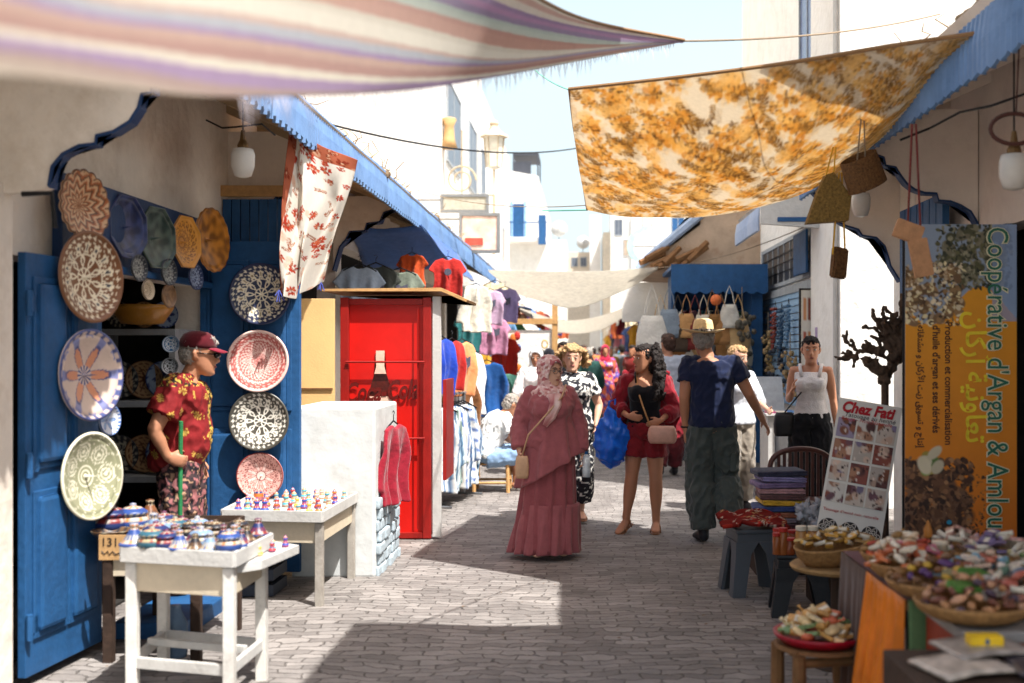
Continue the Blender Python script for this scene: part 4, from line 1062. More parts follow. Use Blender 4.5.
# unseen canvas added above the frame to shade the near part of the lane
bm = BM(); quadgrid(bm, V((.3, 1.0, 4.5)), V((2.6, 1.0, 4.6)), V((2.6, 4.9, 4.45)), V((.28, 4.93, 4.4)), 20, 24, .08, .03)
hc = tag(obj('canvas_awning', bm, fab('shade_canvas', '#8c8678'), None, True), 'added plain grey canvas, unseen above the view, shading the near lane', 'awning')
hc.modifiers.new('t', 'SOLIDIFY').thickness = .01
bm = BM(); quadgrid(bm, V((1.45, 4.75, 4.36)), V((2.36, 4.75, 4.38)), V((2.36, 6.2, 4.45)), V((1.45, 6.2, 4.4)), 8, 12, .04, .02, 3)  # second unseen strip, added to carry the shade further down the paving
hc = tag(obj('canvas_awning', bm, fab('shade_canvas', '#8c8678'), None, True), 'added narrow grey canvas strip, unseen above the view, shading the lane on the right', 'awning')
hc.modifiers.new('t', 'SOLIDIFY').thickness = .01

# hanging red flowered scarf at the left eave
a = at(291, 105, 7.6); b = at(357, 163, 8.9); c = at(318, 295, 8.5); d = at(281, 268, 7.7)
b2_ = at(352, 155, 8.7)
topc = [at(291, 103, 7.7), at(303, 128, 7.8), at(322, 146, 8.0), at(357, 160, 8.3)]
botc = [at(279, 290, 7.7), at(288, 298, 7.8), at(302, 296, 8.0), at(320, 281, 8.3)]
lefc = [topc[0], at(287, 160, 7.7), at(281, 230, 7.65), botc[0]]
rigc = [topc[-1], at(350, 200, 8.35), at(334, 240, 8.3), botc[-1]]
nx, ny = 110, 220
vs, fs = coons(topc, botc, lefc, rigc, nx, ny, lambda u, v: V((.01*math.sin(u*9+v*5), .07*math.sin(u*13-v*5)*min(1, v*3)+.03*math.sin(u*29+v*9)*v, 0)))
img = floral(nx+1, ny+1, .5, hx('#e8e2d6'), [hx('#c2452f'), hx('#cf6b4a'), hx('#b23a28')], [hx('#b08a72'), hx('#c89a80'), hx('#a8603f')], hx('#8e3a28'), 120, 5, .5, hx('#e8c2a8'))
bordr = floral(nx+1, ny+1, .5, hx('#b5654a'), [hx('#8e3a28'), hx('#a85a3e')], [hx('#d8b090'), hx('#7e4630')], hx('#6b2c20'), 110, 9, .5, hx('#d8b090'))
img[:22] = bordr[:22]; img[:, :16] = bordr[:, :16]
sc_ = sheet('hanging_scarf', vs, fs, img.reshape(-1, 3), CLOTHD, thick=.003)
tag(sc_, 'long white scarf with red flowers and rusty border hanging from the left eave', 'scarf')
for p in (botc[-1], botc[0]):
    bm = BM()
    for i in range(10): tube(bm, [p, p+V((R.uniform(-.04, .04), R.uniform(-.02, .02), -R.uniform(.03, .09)))], .004, 4)
    obj('tassel', bm, fab('tassel_blue', '#46509a'), sc_)

# far white cloth across the lane
Y = 17.
tp = [at(488, 270, Y), at(540, 271, Y+.2), at(600, 271, Y+.2), at(658, 267, Y)]
bt = [at(489, 272, Y+1.2), at(520, 295, Y+1.4), at(560, 306, Y+1.5), at(600, 302, Y+1.5), at(632, 286, Y+1.4), at(657, 270, Y+1.2)]
vs, fs = coons(tp, bt, [tp[0], bt[0]], [tp[-1], bt[-1]], 60, 24, lambda u, v: V((0, 0, .03*math.sin(u*17+v*3)*math.sin(PI*u)*v)))
wc = sheet('white_awning', vs, fs, None, fab('white_canvas', '#efebe2', trans=.5)); tag(wc, 'sagging off-white cloth spanning the lane above the far crowd', 'awning cloth')
tp = [at(520, 308, 24), at(560, 320, 24), at(600, 316, 24), at(640, 300, 24)]; bt = [at(520, 312, 26), at(560, 332, 26), at(600, 330, 26), at(640, 306, 26)]
vs, fs = coons(tp, bt, [tp[0], bt[0]], [tp[-1], bt[-1]], 40, 10)
tag(sheet('white_awning', vs, fs, None, fab('white_canvas', '#d8d2c6')), 'second, smaller pale cloth beyond and below the sagging off-white one', 'awning cloth')
# white board panel right, near (620-650, 290-320)
bm = BM(); a = at(622, 288, 20); b = at(648, 322, 20); box(bm, (a.x, 20, b.z), (b.x+.35, 20.05, a.z+.1), .01); tag(obj('awning_board', bm, WHITEWASH), 'white signboard facing the lane left of the blue souvenir kiosk', 'board')
# ---------------------------------------------------------------- decorated plates
def plate_mesh(r, style, c1, c2, c3=None, c4=None, scal=0., oct_=False, depth=.18, nr=30, nt=120):
    c1, c2 = hx(c1), hx(c2); c3 = hx(c3) if c3 else c2; c4 = hx(c4) if c4 else c1
    verts = []; cols = []
    def rim(th):
        q = 1+scal*abs(math.sin(th*9))-scal*.5
        if oct_: q *= math.cos(PI/8)/math.cos(((th+PI/8) % (PI/4))-PI/8)
        return q
    def pat(q, th):
        # q 0..1, th angle
        def band(a, b): return a <= q < b
        if q > .955: return c2
        if style == 0:      # rosette of pale medallions on dark
            if q < .1: return c1
            if q < .2: return c2 if math.cos(8*th) > -.2 else c1
            if q < .23: return c1
            if band(.23, .5):
                f = (q-.36)/.13; return c1 if (f*f+(math.cos(4.5*th)*1.4)**2) < 1.15 and not (f*f+(math.cos(4.5*th)*1.4)**2) < .25 else c2
            if band(.5, .52): return c1
            if band(.52, .78):
                f = (q-.65)/.12; g = math.cos(7*th)*1.5; h = f*f+g*g
                return c3 if h < .2 else (c1 if h < 1.0 else (c2 if math.cos(28*th)*math.cos(40*q) < .3 else c1))
            if band(.78, .8): return c1
            f = (q-.87)/.06; g = math.sin(16*th); return c1 if abs(f)+abs(g) < .9 else c2
        if style == 1:      # fine arabesque tracery
            v = math.sin(14*th+18*q)*math.sin(14*th-18*q)+.6*math.cos(44*q)
            return c2 if abs(v) < .38 or abs(q-.3) < .015 or abs(q-.7) < .012 or q > .93 else c1
        if style == 2:      # star interlace
            v = math.cos(8*th)*.5*q+q; w = math.cos(8*th+PI)*.5*q+q
            l = min(abs(v-.35), abs(v-.62), abs(w-.62), abs(w-.9), abs(v-.9), abs(w-.35))
            return c2 if l < .022 or abs(q-.2) < .012 else (c3 if (v < .3) else c1)
        if style == 3:      # petals, multi colour
            if q < .22: return c2 if math.cos(12*th) > 0 else c1
            p = math.cos(6*th); a = .45+.28*p
            if q < a: return c3 if q < a-.08 else c2
            a2 = .72-.14*p
            if q < a2: return c1
            if q > .88: return c2 if math.sin(24*th) > 0 else c1
            return c4 if math.cos(12*th) > .1 else c1
        if style == 4:      # swirling peacock feathers
            s_ = 0
            for k in range(7):
                a = 2*PI*k/7; x = q*math.cos(th)-.58*math.cos(a); y = q*math.sin(th)-.58*math.sin(a); d = math.hypot(x, y)
                if d < .05 or abs(d-.12) < .014 or abs(d-.2) < .014: s_ = 1
            d = q
            if d < .06 or abs(d-.14) < .015 or abs(d-.24) < .015 or abs(q-.88) < .012: s_ = 1
            if abs(math.sin(9*th+9*q)) < .12 and q > .3: s_ = 1
            return c2 if s_ else c1
        if style == 5:      # plain glaze with streaks
            n_ = noise.noise(V((q*math.cos(th)*4, q*math.sin(th)*4, r*9)))
            return tuple(lerp(a, b, max(0, min(1, .5+n_*1.6))) for a, b in zip(c1, c2))
        if style == 6:      # zigzag wedge bands
            f = (th*12/(2*PI)) % 1; z = abs(f-.5)*2
            b_ = (q*4+z*.8) % 1
            return c1 if b_ < .4 else (c2 if b_ < .7 else c3)
        return c1
    def prof(q):
        return -r*depth*(1-min(1, max(0, (q-.0)/.82))**2.2)+(.012 if q > .93 else 0)
    verts.append((0, prof(0), 0)); cols.append(pat(0, 0))
    for i in range(1, nr+1):
        q = i/nr
        for j in range(nt):
            th = 2*PI*j/nt; rr = r*q*(lerp(1, rim(th), max(0, (q-.6)/.4)))
            verts.append((rr*math.cos(th), -prof(q)*1., rr*math.sin(th))); cols.append(pat(q, th))
    fs = []
    for j in range(nt): fs.append((0, 1+(j+1) % nt, 1+j))
    for i in range(nr-1):
        for j in range(nt):
            a = 1+i*nt+j; b = 1+i*nt+(j+1) % nt; fs.append((a, b, b+nt, a+nt))
    # back shell
    base = len(verts); bc = c1 if style != 0 else c2
    for i in (nr, int(nr*.8), int(nr*.45), 1):
        q = i/nr
        for j in range(nt):
            th = 2*PI*j/nt; rr = r*q*(lerp(1, rim(th), max(0, (q-.6)/.4))); verts.append((rr*math.cos(th)*(1.0 if i == nr else .99), -prof(q)+.011, rr*math.sin(th))); cols.append(tuple(x*.8 for x in bc))
    for k in range(3):
        for j in range(nt):
            a = base+k*nt+j; b = base+k*nt+(j+1) % nt; fs.append((a, a+nt, b+nt, b))
    lo = 1+(nr-1)*nt
    for j in range(nt):
        a = lo+j; b = lo+(j+1) % nt; fs.append((a, b, base+(j+1) % nt, base+j))
    me = bpy.data.meshes.new('plate'); me.from_pydata(verts, [], fs); me.update(); setcol(me, np.array(cols)); return me
# depth: dish opens toward -Y; centre pushed to +Y
def plate(p, r, ang, label, style, *c, **k):
    me = plate_mesh(r, style, *c, **k)
    o = link('decorated_plate', me, VC, None, True); o.location = p; o.rotation_euler = (R.uniform(-.05, .05), R.uniform(-3, 3) if not k.get('oct_') else .1, 0)
    o.rotation_euler = (-.04, 0, ang)
    tag(o, label, 'plate', 'decorated plates hung for sale'); return o
# facing camera, on the tall blue leaf
for (px, py, rp, lab, st_, cs) in (
    (260, 294, 31, 'navy plate with cream medallions, topmost of four on the tall blue leaf', 0, ('#e8ddc4', '#27304f', '#8d7a58')),
    (258, 361, 31, 'brick-red plate with fine tracery, second from top on the tall blue leaf', 1, ('#b9605a', '#e8c8bd')),
    (259, 421, 30, 'black and cream medallion plate, third down on the tall blue leaf', 0, ('#ece6d8', '#4a4740', '#6a6350')),
    (260, 476, 23.5, 'smaller pink plate with star interlace, lowest on the tall blue leaf', 2, ('#dba79c', '#7a3430', '#e7c5bb'))):
    Yp = 7.84; plate(at(px, py, Yp), rp/FX*Yp, 0, lab, st_, *cs)
A = PI/2-.28      # plates on the near leaf, turned to the lane
for (px, py, rp, lab, st_, cs, kk) in (
    (84, 205, 35, 'brown and cream wedge-patterned dish with jagged rim, top left above the near leaf', 6, ('#d8b088', '#6e4a34', '#b0673c'), dict(scal=.07)),
    (91, 277, 46, 'large tan plate with white diamond rosette beside the near blue leaf', 0, ('#e9dcc0', '#7c5236', '#3b3a44'), {}),
    (91, 375, 46, 'large mauve and blue petal plate below the tan one', 3, ('#c9b4a6', '#47507e', '#c98a6a', '#7b7fa8'), {}),
    (92, 476, 44, 'large cream and olive peacock plate, lowest on the near blue leaf', 4, ('#8f8f72', '#e6e0c8'), {}),
    (109, 420, 15.5, 'little pale blue plate tucked between the mauve and olive plates', 3, ('#cfd3dc', '#3f66a8', '#8fa8cc', '#e0e0e0'), {})):
    Yp = 5.75 if rp > 20 else 6.05
    plate(at(px, py, Yp)+V((.0, 0, 0)), rp/FX*Yp, A, lab, st_, *cs, **kk)
A2 = PI/2-.2
for (px, py, rp, Yp, lab, st_, cs, kk) in (
    (124, 227, 34, 6.5, 'dark navy octagonal dish on the header board', 5, ('#1c2647', '#33406e'), dict(oct_=True)),
    (154, 238, 33, 6.85, 'dark bottle-green octagonal dish on the header board', 5, ('#20322f', '#4a5a50'), dict(oct_=True)),
    (183, 242, 28, 7.2, 'amber and ochre glazed dish on the header board', 2, ('#c98a35', '#7a4a1c', '#b97a2b'), dict(oct_=True)),
    (209, 240, 32, 7.55, 'golden honey-glazed scalloped dish at the far end of the header board', 5, ('#c07c28', '#7e4c16'), dict(scal=.04)),
    (135, 268, 13.5, 6.5, 'small grey floral bowl under the navy dish', 0, ('#9a9a92', '#2f3238', '#50545c'), {}),
    (165, 272, 13.5, 6.95, 'small grey floral bowl under the green dish', 0, ('#8b8d88', '#2a2d33', '#50545c'), {}),
    (192, 277, 13, 7.35, 'small blue floral bowl under the amber dish', 0, ('#8b98ac', '#1d2c50', '#50545c'), {}),
    (144, 290, 10, 6.7, 'tiny cream fan dish hanging lowest under the header board', 2, ('#c9b79a', '#4f3b2a', '#c9b79a'), {}),
    (165, 296, 12, 7.0, 'small plain brown saucer under the header board', 5, ('#6d5038', '#8a6a4a'), {})):
    plate(at(px, py, Yp)+V((.02, 0, 0)), rp/FX*Yp, A2, lab, st_, *cs, nr=20, nt=80, **kk)

# hanging lamp
def hanging_lamp(p, lab, cord):
    t = thing('hanging_lamp', lab, 'lamp', p)
    bm = BM(); lathe(bm, [(.03, .09), (.062, .085), (.072, .05), (.07, -.02), (.05, -.08), (.02, -.09)], 18); obj('lamp_shade', bm, GLASSW, t, True)
    bm = BM(); lathe(bm, [(.035, .085), (.035, .11), (.02, .14), (.012, .2)], 10); obj('lamp_cap', bm, mat('brass_dark', '#6d5230', rough=.5, metal=.5), t)
    bm = BM(); tube(bm, [(0, 0, .19), (0, 0, .19+cord)], .005, 5); obj('lamp_cord', bm, BLACKM, t)
hanging_lamp(at(243, 163, 7.0), 'opal glass lamp hanging under the left eave', .55)
hanging_lamp(at(861, 205, 8.6), 'small opal glass lamp behind the woven baskets on the right', .4)
hanging_lamp(at(1014, 172, 5.6), 'opal glass lamp at the far right edge above the banner', .55)
bm = BM(); tube(bm, [at(206, 120, 7.0), at(222, 128, 7.0), at(236, 127, 7.), at(262, 124, 7.), at(275, 135, 7.2)], .006, 5); tag(obj('cable', bm, BLACKM), 'short black lamp cable under the left eave', 'cable')

# interior shelf with pottery
s = thing('display_shelf', 'white shelf unit of pottery inside the dark left shop', 'shelf')
bm = BM()
Yq = 7.6
a = at(104, 332, Yq); b = at(176, 332, Yq)
x0, x1 = -3.3, -2.72
for x in (x0, x1-.04): box(bm, (x, 7.55, .0), (x+.04, 7.95, 1.74))
for z in (.35, .72, 1.22, 1.7): box(bm, (x0+.041, 7.55, z), (x1-.041, 7.95, z+.04))
obj('shelf_frame', bm, mat('grey_shelf', '#8f9294', rough=.7), s)
i = 0
for z in (.76, 1.26, 1.74):
    for x in (-3.15, -2.98, -2.84):
        me = plate_mesh(.13 if z < 1.7 else .09, [0, 2, 3][i % 3], ['#b8b09c', '#a8845c', '#8fa0b8'][i % 3], ['#33343a', '#5c3420', '#27366a'][i % 3], nr=12, nt=48)
        o = link('decorated_plate', me, VC, None, True); o.location = (x, 7.7, z+(.14 if z < 1.7 else .1)); o.rotation_euler = (.1, 0, 0); i += 1
        tag(o, '%s %s plate on the %s board of the indoor shelf' % (['left', 'middle', 'right'][(i-1) % 3], ['pale grey', 'brown', 'blue-grey'][(i-1) % 3], {.76: 'low', 1.26: 'middle', 1.74: 'top'}[z]), 'plate', 'plates on the indoor shelf')
bm = BM(); lathe(bm, [(.02, 0), (.13, .01), (.19, .1), (.2, .13), (.17, .1), (.1, .03), (.01, .02)], 24); tag(obj('glazed_bowl', bm, mat('amber_glaze', '#a8742c', rough=.3), None, True, (-2.86, 7.35, 1.76)), 'large amber bowl on the indoor shelf top', 'bowl')
for n, (px, py, c_) in enumerate(((171, 344, 'pale turquoise'), (170, 366, 'white'))):
    me = plate_mesh(.055, 0, '#e2e6ea', '#2f6fa0' if n == 0 else '#444444', nr=10, nt=32); o = link('decorated_plate', me, VC, None, True); o.location = at(px, py, 7.4); tag(o, '%s coaster-size dish hung on the shelf post' % c_, 'plate')

# ---------------------------------------------------------------- trestle tables
def table(lab, name, c4, ztop, legs, rail=.11, apron=.14, thick=.03, m=WPAINT, rungs=True, lm=WPAINT):
    """c4: four ground-plan corners (x,y) going round, front-left first"""
    cx = sum(c[0] for c in c4)/4; cy = sum(c[1] for c in c4)/4
    t = thing(name, lab, 'table', (cx, cy, 0))
    P_ = [(x-cx, y-cy) for x, y in c4]
    bm = BM(); prism(bm, P_, 'z', ztop-thick, ztop); obj('tabletop', bm, m, t)
    bm = BM()
    def board(a, b, z0, z1, th=.02, inset=0.):
        a = V(a); b = V(b); d = (b-a).normalized(); n = V((-d.y, d.x)); m_ = (a+b)/2
        M = Matrix.Rotation(math.atan2(d.y, d.x), 3, 'Z'); obox(bm, (m_.x-n.x*inset, m_.y-n.y*inset, (z0+z1)/2), (b-a).length-.002, th, z1-z0, M, .003)
    for i in range(4): board(P_[i], P_[(i+1) % 4], ztop-.035, ztop+.035, .018)
    obj('raised_edge', bm, m, t)
    Q = [tuple(V(p)*(1-.05/max(.3, V(p).length))) for p in P_]
    bm = BM()
    for i in range(4): board(Q[i], Q[(i+1) % 4], ztop-thick-apron, ztop-thick-.003, .018)
    obj('apron', bm, mat('cream_apron', '#cdbfa6', rough=.7, var=.1, dirt=.3), t)
    for i, q in enumerate(Q):
        bm = BM(); obox(bm, (q[0], q[1], (ztop-thick-.01)/2), .05, .05, ztop-thick-.01, None, .004); obj('leg', bm, lm, t)
    if rungs:
        bm = BM()
        for i in range(4): board(Q[i], Q[(i+1) % 4], .16, .21, .025)
        board(tuple((V(Q[0])+V(Q[3]))/2), tuple((V(Q[1])+V(Q[2]))/2), .2, .235, .03)
        obj('stretcher', bm, m, t)
    return t, (cx, cy)
def gp(px, py, z): Y = (EYE-z)*FX/(py-HY); p = at(px, py, Y); return (p.x, p.y)
zt = .68
T1 = [gp(121, 553, zt), gp(232, 562, zt), gp(296, 540, zt)]
T1 = [gp(121, 554, zt), gp(234, 560, zt), gp(272, 540, zt), gp(160, 534, zt)]
T1o, c1 = table('white-painted trestle table in front, crowded with miniature tagines', 'trestle_table', T1, zt, None, lm=mat('worn_white', '#d2cec6', dirt=.6, dirtcol=hx('#3f362e')))
zt2 = .57
T2 = [gp(222, 515, zt2), gp(322, 517, zt2), gp(357, 497, zt2), gp(262, 494, zt2)]
T2o, c2 = table('second white table with tiny painted souvenirs by the white block', 'trestle_table', T2, zt2, None, rungs=False, lm=mat('worn_grey', '#a39c92', dirt=.7, dirtcol=hx('#3f362e')))
# narrow side shelf between tables
zs = .66
T3 = [gp(236, 560, zs), gp(262, 556, zs), gp(299, 541, zs), gp(272, 537, zs)]
bm = BM(); prism(bm, T3, 'z', zs-.06, zs-.02); tag(obj('side_shelf', bm, WPAINT), 'narrow white shelf board joined to the right side of the front table', 'shelf')
# rear dark pedestal (shopkeeper's back table with bowls), left
T4 = [(-2.45, 5.75), (-1.95, 5.75), (-1.95, 6.5), (-2.45, 6.5)]
T4o, c4 = table('low dark-legged table of stacked lidded bowls beside the blue leaf', 'trestle_table', T4, .62, None, rungs=False, lm=DWOOD, m=DWOOD)
bm = BM(); q = at(124, 536, 5.66); 
csn = thing('price_card', 'brown cardboard price card with handwriting hung from the table of bowls', 'sign', (at(112, 547, 5.66)))
bm = BM(); box(bm, (-.065, -.004, -.065), (.07, .004, .06), .001); obj('card', bm, mat('cardboard', '#b08a5c', rough=.9), csn)
text_mesh('131-', .06, BLACKM, csn, Matrix.Translation((-.055, -.006, .005)) @ Matrix.Rotation(PI/2, 4, 'X'))
bm = BM(); tube(bm, [(-.05, -.006, -.02), (-.035, -.006, -.035), (-.02, -.006, -.02), (-.01, -.006, -.038), (.005, -.006, -.02), (.02, -.006, -.036), (.05, -.006, -.025)], .0025, 4); obj('scribble', bm, BLACKM, csn)

# ---------------------------------------------------------------- small painted ceramics
def ceramic(kind, c1, c2, c3, s=1.):
    """single-mesh painted pot with python-drawn bands"""
    if kind == 'tagine': pr = [(.0, 0), (.03, .0), (.032, .006), (.05, .02), (.056, .03), (.053, .034), (.045, .038), (.03, .06), (.017, .085), (.012, .094), (.017, .1), (.016, .108), (.0, .112)]
    elif kind == 'pot': pr = [(0, 0), (.03, 0), (.045, .015), (.056, .04), (.052, .06), (.04, .07), (.052, .075), (.05, .082), (.03, .095), (.01, .1), (.012, .108), (0, .112)]
    elif kind == 'bowl': pr = [(0, 0), (.03, 0), (.034, .005), (.052, .02), (.064, .036), (.061, .037), (.045, .02), (.02, .012), (0, .01)]
    elif kind == 'fig': pr = [(0, 0), (.022, 0), (.026, .012), (.016, .03), (.012, .045), (.017, .052), (.013, .064), (.004, .075), (0, .078)]
    elif kind == 'jar': pr = [(0, 0), (.032, 0), (.034, .004), (.034, .068), (.03, .072), (.027, .068), (.026, .01), (0, .008)]
    nz = 34; n = 28; ps = []
    L_ = [0]
    for a, b in zip(pr, pr[1:]): L_.append(L_[-1]+math.hypot(b[0]-a[0], b[1]-a[1]))
    for i in range(nz+1):
        d = L_[-1]*i/nz; k = max(j for j in range(len(L_)) if L_[j] <= d+1e-9); k = min(k, len(pr)-2); f = (d-L_[k])/max(1e-6, L_[k+1]-L_[k]); ps.append((lerp(pr[k][0], pr[k+1][0], f)*s, lerp(pr[k][1], pr[k+1][1], f)*s, d/L_[-1]))
    verts = []; cols = []; c1, c2, c3 = hx(c1), hx(c2), hx(c3)
    for r_, z, t in ps:
        for j in range(n):
            th = 2*PI*j/n; verts.append((max(r_, .0005)*math.cos(th), max(r_, .0005)*math.sin(th), z))
            b = int(t*9) % 3; v = math.sin(7*th)+math.sin(22*t)
            cols.append(c1 if b == 0 else ((c2 if v > 0 else c3) if b == 1 else (c3 if math.cos(14*th) > .3 else c1)))
    fs = [(i*n+j, i*n+(j+1) % n, (i+1)*n+(j+1) % n, (i+1)*n+j) for i in range(nz) for j in range(n)]
    me = bpy.data.meshes.new(kind); me.from_pydata(verts, [], fs); me.update(); setcol(me, np.array(cols)); me.materials.append(VC); me.shade_smooth(); return me
PALS = [('navy and white', '#1d2b58', '#a8a298', '#7a2c26'), ('teal and rust', '#2c5666', '#8f3426', '#a89878'), ('black and cream', '#222228', '#a89f88', '#6a4e34'), ('blue and orange', '#2a4480', '#b9702c', '#a8a498'), ('brown and cream', '#74482c', '#b8a888', '#3c2a20'), ('pale blue', '#6f88a4', '#2a427a', '#a8987f')]
CER = {}
def put_cer(kind, pal, p, s, lab, cat, grp, nm):
    k = (kind, pal)
    if k not in CER: CER[k] = ceramic(kind, *PALS[pal][1:])
    o = bpy.data.objects.new(nm, CER[k]); COL.objects.link(o); o.location = p; o.scale = (s, s, s*R.uniform(.92, 1.1)); o.rotation_euler = (0, 0, R.uniform(0, 6)); tag(o, lab, cat, grp)
def onq(c4, u, v):
    a, b, c, d = [V(x) for x in c4]; return (a*(1-u)*(1-v)+b*u*(1-v)+c*u*v+d*(1-u)*v)
kn = {'tagine': ('miniature_tagine', 'tagine'), 'pot': ('lidded_pot', 'pot'), 'bowl': ('small_bowl', 'bowl'), 'fig': ('souvenir_bottle', 'souvenir'), 'jar': ('small_jar', 'jar')}
rows = 6; ncol = 7
rowword = ['front', 'second', 'third', 'fourth', 'fifth', 'back']
for r_ in range(rows):
    for c_ in range(ncol):
        u = (c_+.5+R.uniform(-.15, .15))/ncol; v = (r_+.5+R.uniform(-.15, .15))/rows
        p = onq(T1, .03+.93*u, .03+.94*v)
        kind = R.choice(['tagine', 'tagine', 'pot', 'bowl', 'bowl']) if c_ > 1 else R.choice(['pot', 'pot', 'tagine']); pal = R.randrange(6); s = R.uniform(.85, 1.1) if kind != 'bowl' else R.uniform(.7, .95)
        if c_ <= 1: s *= 1.1
        put_cer(kind, pal, (p.x, p.y, zt+.001), s, '%s %s, %s row of the front table, %s from left' % (PALS[pal][0], kn[kind][0].replace('_', ' '), rowword[r_], ordw(c_)), kn[kind][1], 'painted ceramics on the front table', kn[kind][0])
# stacked lidded pots behind-left (bigger)
for i, (px, py, Yp, s, kind, pal, lab) in enumerate(((112, 520, 5.95, 1.25, 'pot', 0, 'big navy lidded pot by the near leaf'), (115, 508, 6.1, 1.1, 'bowl', 0, 'navy bowl at the back of the bowls table'), (135, 517, 6.2, 1.2, 'bowl', 2, 'wide black and cream bowl behind the pots'), (150, 512, 6.3, 1.1, 'tagine', 4, 'brown and cream tagine, rearmost on the bowls table'), (112, 535, 5.8, 1.3, 'bowl', 2, 'wide black bowl at the front of the bowls table'), (133, 528, 6.0, 1.2, 'pot', 3, 'blue and orange lidded pot in the middle of the bowls table'))):
    p = at(px, py, Yp); put_cer(kind, pal, (min(p.x, -2.02) if False else p.x, Yp, .62+.001), s*1.25, lab, kn[kind][1], 'bowls on the low dark table', kn[kind][0])
# second table souvenirs
PAL2 = [('yellow', '#e0b040', '#b5452c', '#b5ad9c'), ('turquoise', '#4aa0b0', '#b5ad9c', '#d98a3a'), ('red', '#b5352a', '#b5ad9c', '#27407a'), ('cobalt', '#2b4a9c', '#b5ad9c', '#b5352a'), ('white', '#c0bcb4', '#3f62a8', '#d98a3a'), ('orange', '#d9702c', '#b5ad9c', '#27407a')]
b0 = len(PALS); PALS += PAL2
for r_ in range(4):
    for c_ in range(9):
        u = (c_+.5+R.uniform(-.2, .2))/9; v = (r_+.5+R.uniform(-.2, .2))/4
        p = onq(T2, .04+.92*u, .04+.92*v); pal = b0+R.randrange(6); kind = 'jar' if c_ == 0 and r_ > 1 else 'fig'
        put_cer(kind, pal, (p.x, p.y, zt2+.001), R.uniform(.85, 1.15), '%s %s, %s row of the second white table, %s from left' % (PALS[pal][0], kn[kind][0].replace('_', ' '), ['front', 'second', 'third', 'back'][r_], ordw(c_)), kn[kind][1], 'tiny souvenirs on the second table', kn[kind][0])
for i, (u, v) in enumerate(((.45, .3), (.55, .6), (.65, .5), (.75, .8))):
    p = onq(T3, u, v); put_cer('fig', b0+i, (p.x, p.y, zs-.018), .7, '%s souvenir bottle on the narrow side shelf' % PALS[b0+i][0], 'souvenir', 'souvenirs on the side shelf', 'souvenir_bottle')
# crate / bottles below tables
bm = BM()
for z in (.02, .12, .22): box(bm, (-2.35, 7.3, z), (-2.0, 7.34, z+.07)); box(bm, (-2.35, 7.6, z), (-2.0, 7.64, z+.07)); box(bm, (-2.35, 7.341, z), (-2.32, 7.599, z+.07)); box(bm, (-2.03, 7.341, z), (-2.0, 7.599, z+.07))
box(bm, (-2.32, 7.341, .02), (-2.03, 7.599, .035)); tag(obj('storage_crate', bm, mat('dark_crate', '#2f3540', rough=.6)), 'dark slatted crate under the second white table', 'crate')
bm = BM(); lathe(bm, [(.0, 0), (.055, 0), (.06, .02), (.06, .17), (.04, .21), (.028, .24), (.028, .26), (0, .26)], 18); tag(obj('glass_bottle', bm, mat('blue_grey_glass', '#6f87a0', rough=.1, trans=.4, bump=0), None, True, (-2.07, 5.75, .05)), 'round blue-grey glass jar on the floor by the blue leaf', 'jar')
bm = BM(); box(bm, (-2.6, 6.25, .0), (-2.2, 7.5, .1), .01); tag(obj('door_step', bm, BLUE), 'blue painted step at the left shop doorway', 'step')

# ---------------------------------------------------------------- garments
def tshirt_mesh(w=.5, h=.66, sl=.2, seed=0, fold=.02):
    k = w/.5
    if sl < .3: half = [(.085, 0), (.21, -.035), (.325, -.2), (.235, -.25), (.222, -.17), (.235, -h*.6), (.25, -h)]
    else: half = [(.085, 0), (.21, -.035), (.30, -.3), (.33, -.58), (.25, -.6), (.225, -.3), (.222, -.18), (.24, -h*.6), (.265, -h)]
    poly = [(x*k, z) for x, z in half]+[(-x*k, z) for x, z in half[::-1]]+[(-.03*k, -.035), (.03*k, -.035)]
    bm = BM(); prism(bm, poly, 'y', -.022, .022)
    me = voxel(bm, .014, 3, 'garment')
    for v in me.vertices:
        p = v.co; t = min(1, -p.z/.3)
        p.y += t*(.03*math.sin(p.x*26+seed+p.z*2)+.016*math.sin(p.x*47+seed*2.3))+.02*math.sin(p.z*7+seed); p.x += .012*t*math.sin(p.z*13+seed)
        p.z += -.03*abs(p.x)+.012*math.sin(p.x*19+seed)*t
    me.shade_smooth(); return me
TS = [tshirt_mesh(seed=i*1.7, sl=[.2, .22, .2, .5][i], h=[.66, .6, .7, .75][i]) for i in range(4)]
bmh = BM(); tube(bmh, [(-.2, 0, -.06), (-.1, 0, -.01), (0, 0, .03), (.1, 0, -.01), (.2, 0, -.06)], .008, 6); tube(bmh, [(0, 0, .03), (0, 0, .08), (.02, 0, .105), (.0, 0, .125), (-.02, 0, .11)], .004, 6)
bmesh.ops.recalc_face_normals(bmh, faces=bmh.faces); HG = bpy.data.meshes.new('hanger'); bmh.to_mesh(HG); bmh.free(); HG.materials.append(BLACKM)
GC = {}
def garment(p, col, lab, kind=0, rz=0., s=1., grp=None, name='hanging_shirt', cat='shirt', sc=None):
    key = (kind, col)
    if key not in GC:
        me = TS[kind].copy(); me.materials.append(fab('cotton_'+col.strip('#'), col, bump=.8, bscale=9, bdist=.02)); GC[key] = me
    t = thing(name, lab, cat, p, rz, grp); t.scale = sc if sc else (s, s, s)
    o = bpy.data.objects.new('garment', GC[key]); COL.objects.link(o); o.parent = t
    h = bpy.data.objects.new('hanger', HG); COL.objects.link(h); h.parent = t
    return t
g1 = 'T-shirts and clothes hanging at the left shops'
red_logo = garment(at(448, 258, 13.0), '#b02a24', 'red T-shirt with a small printed crest hanging below the blue awning corner', 0, .1, .68, g1)
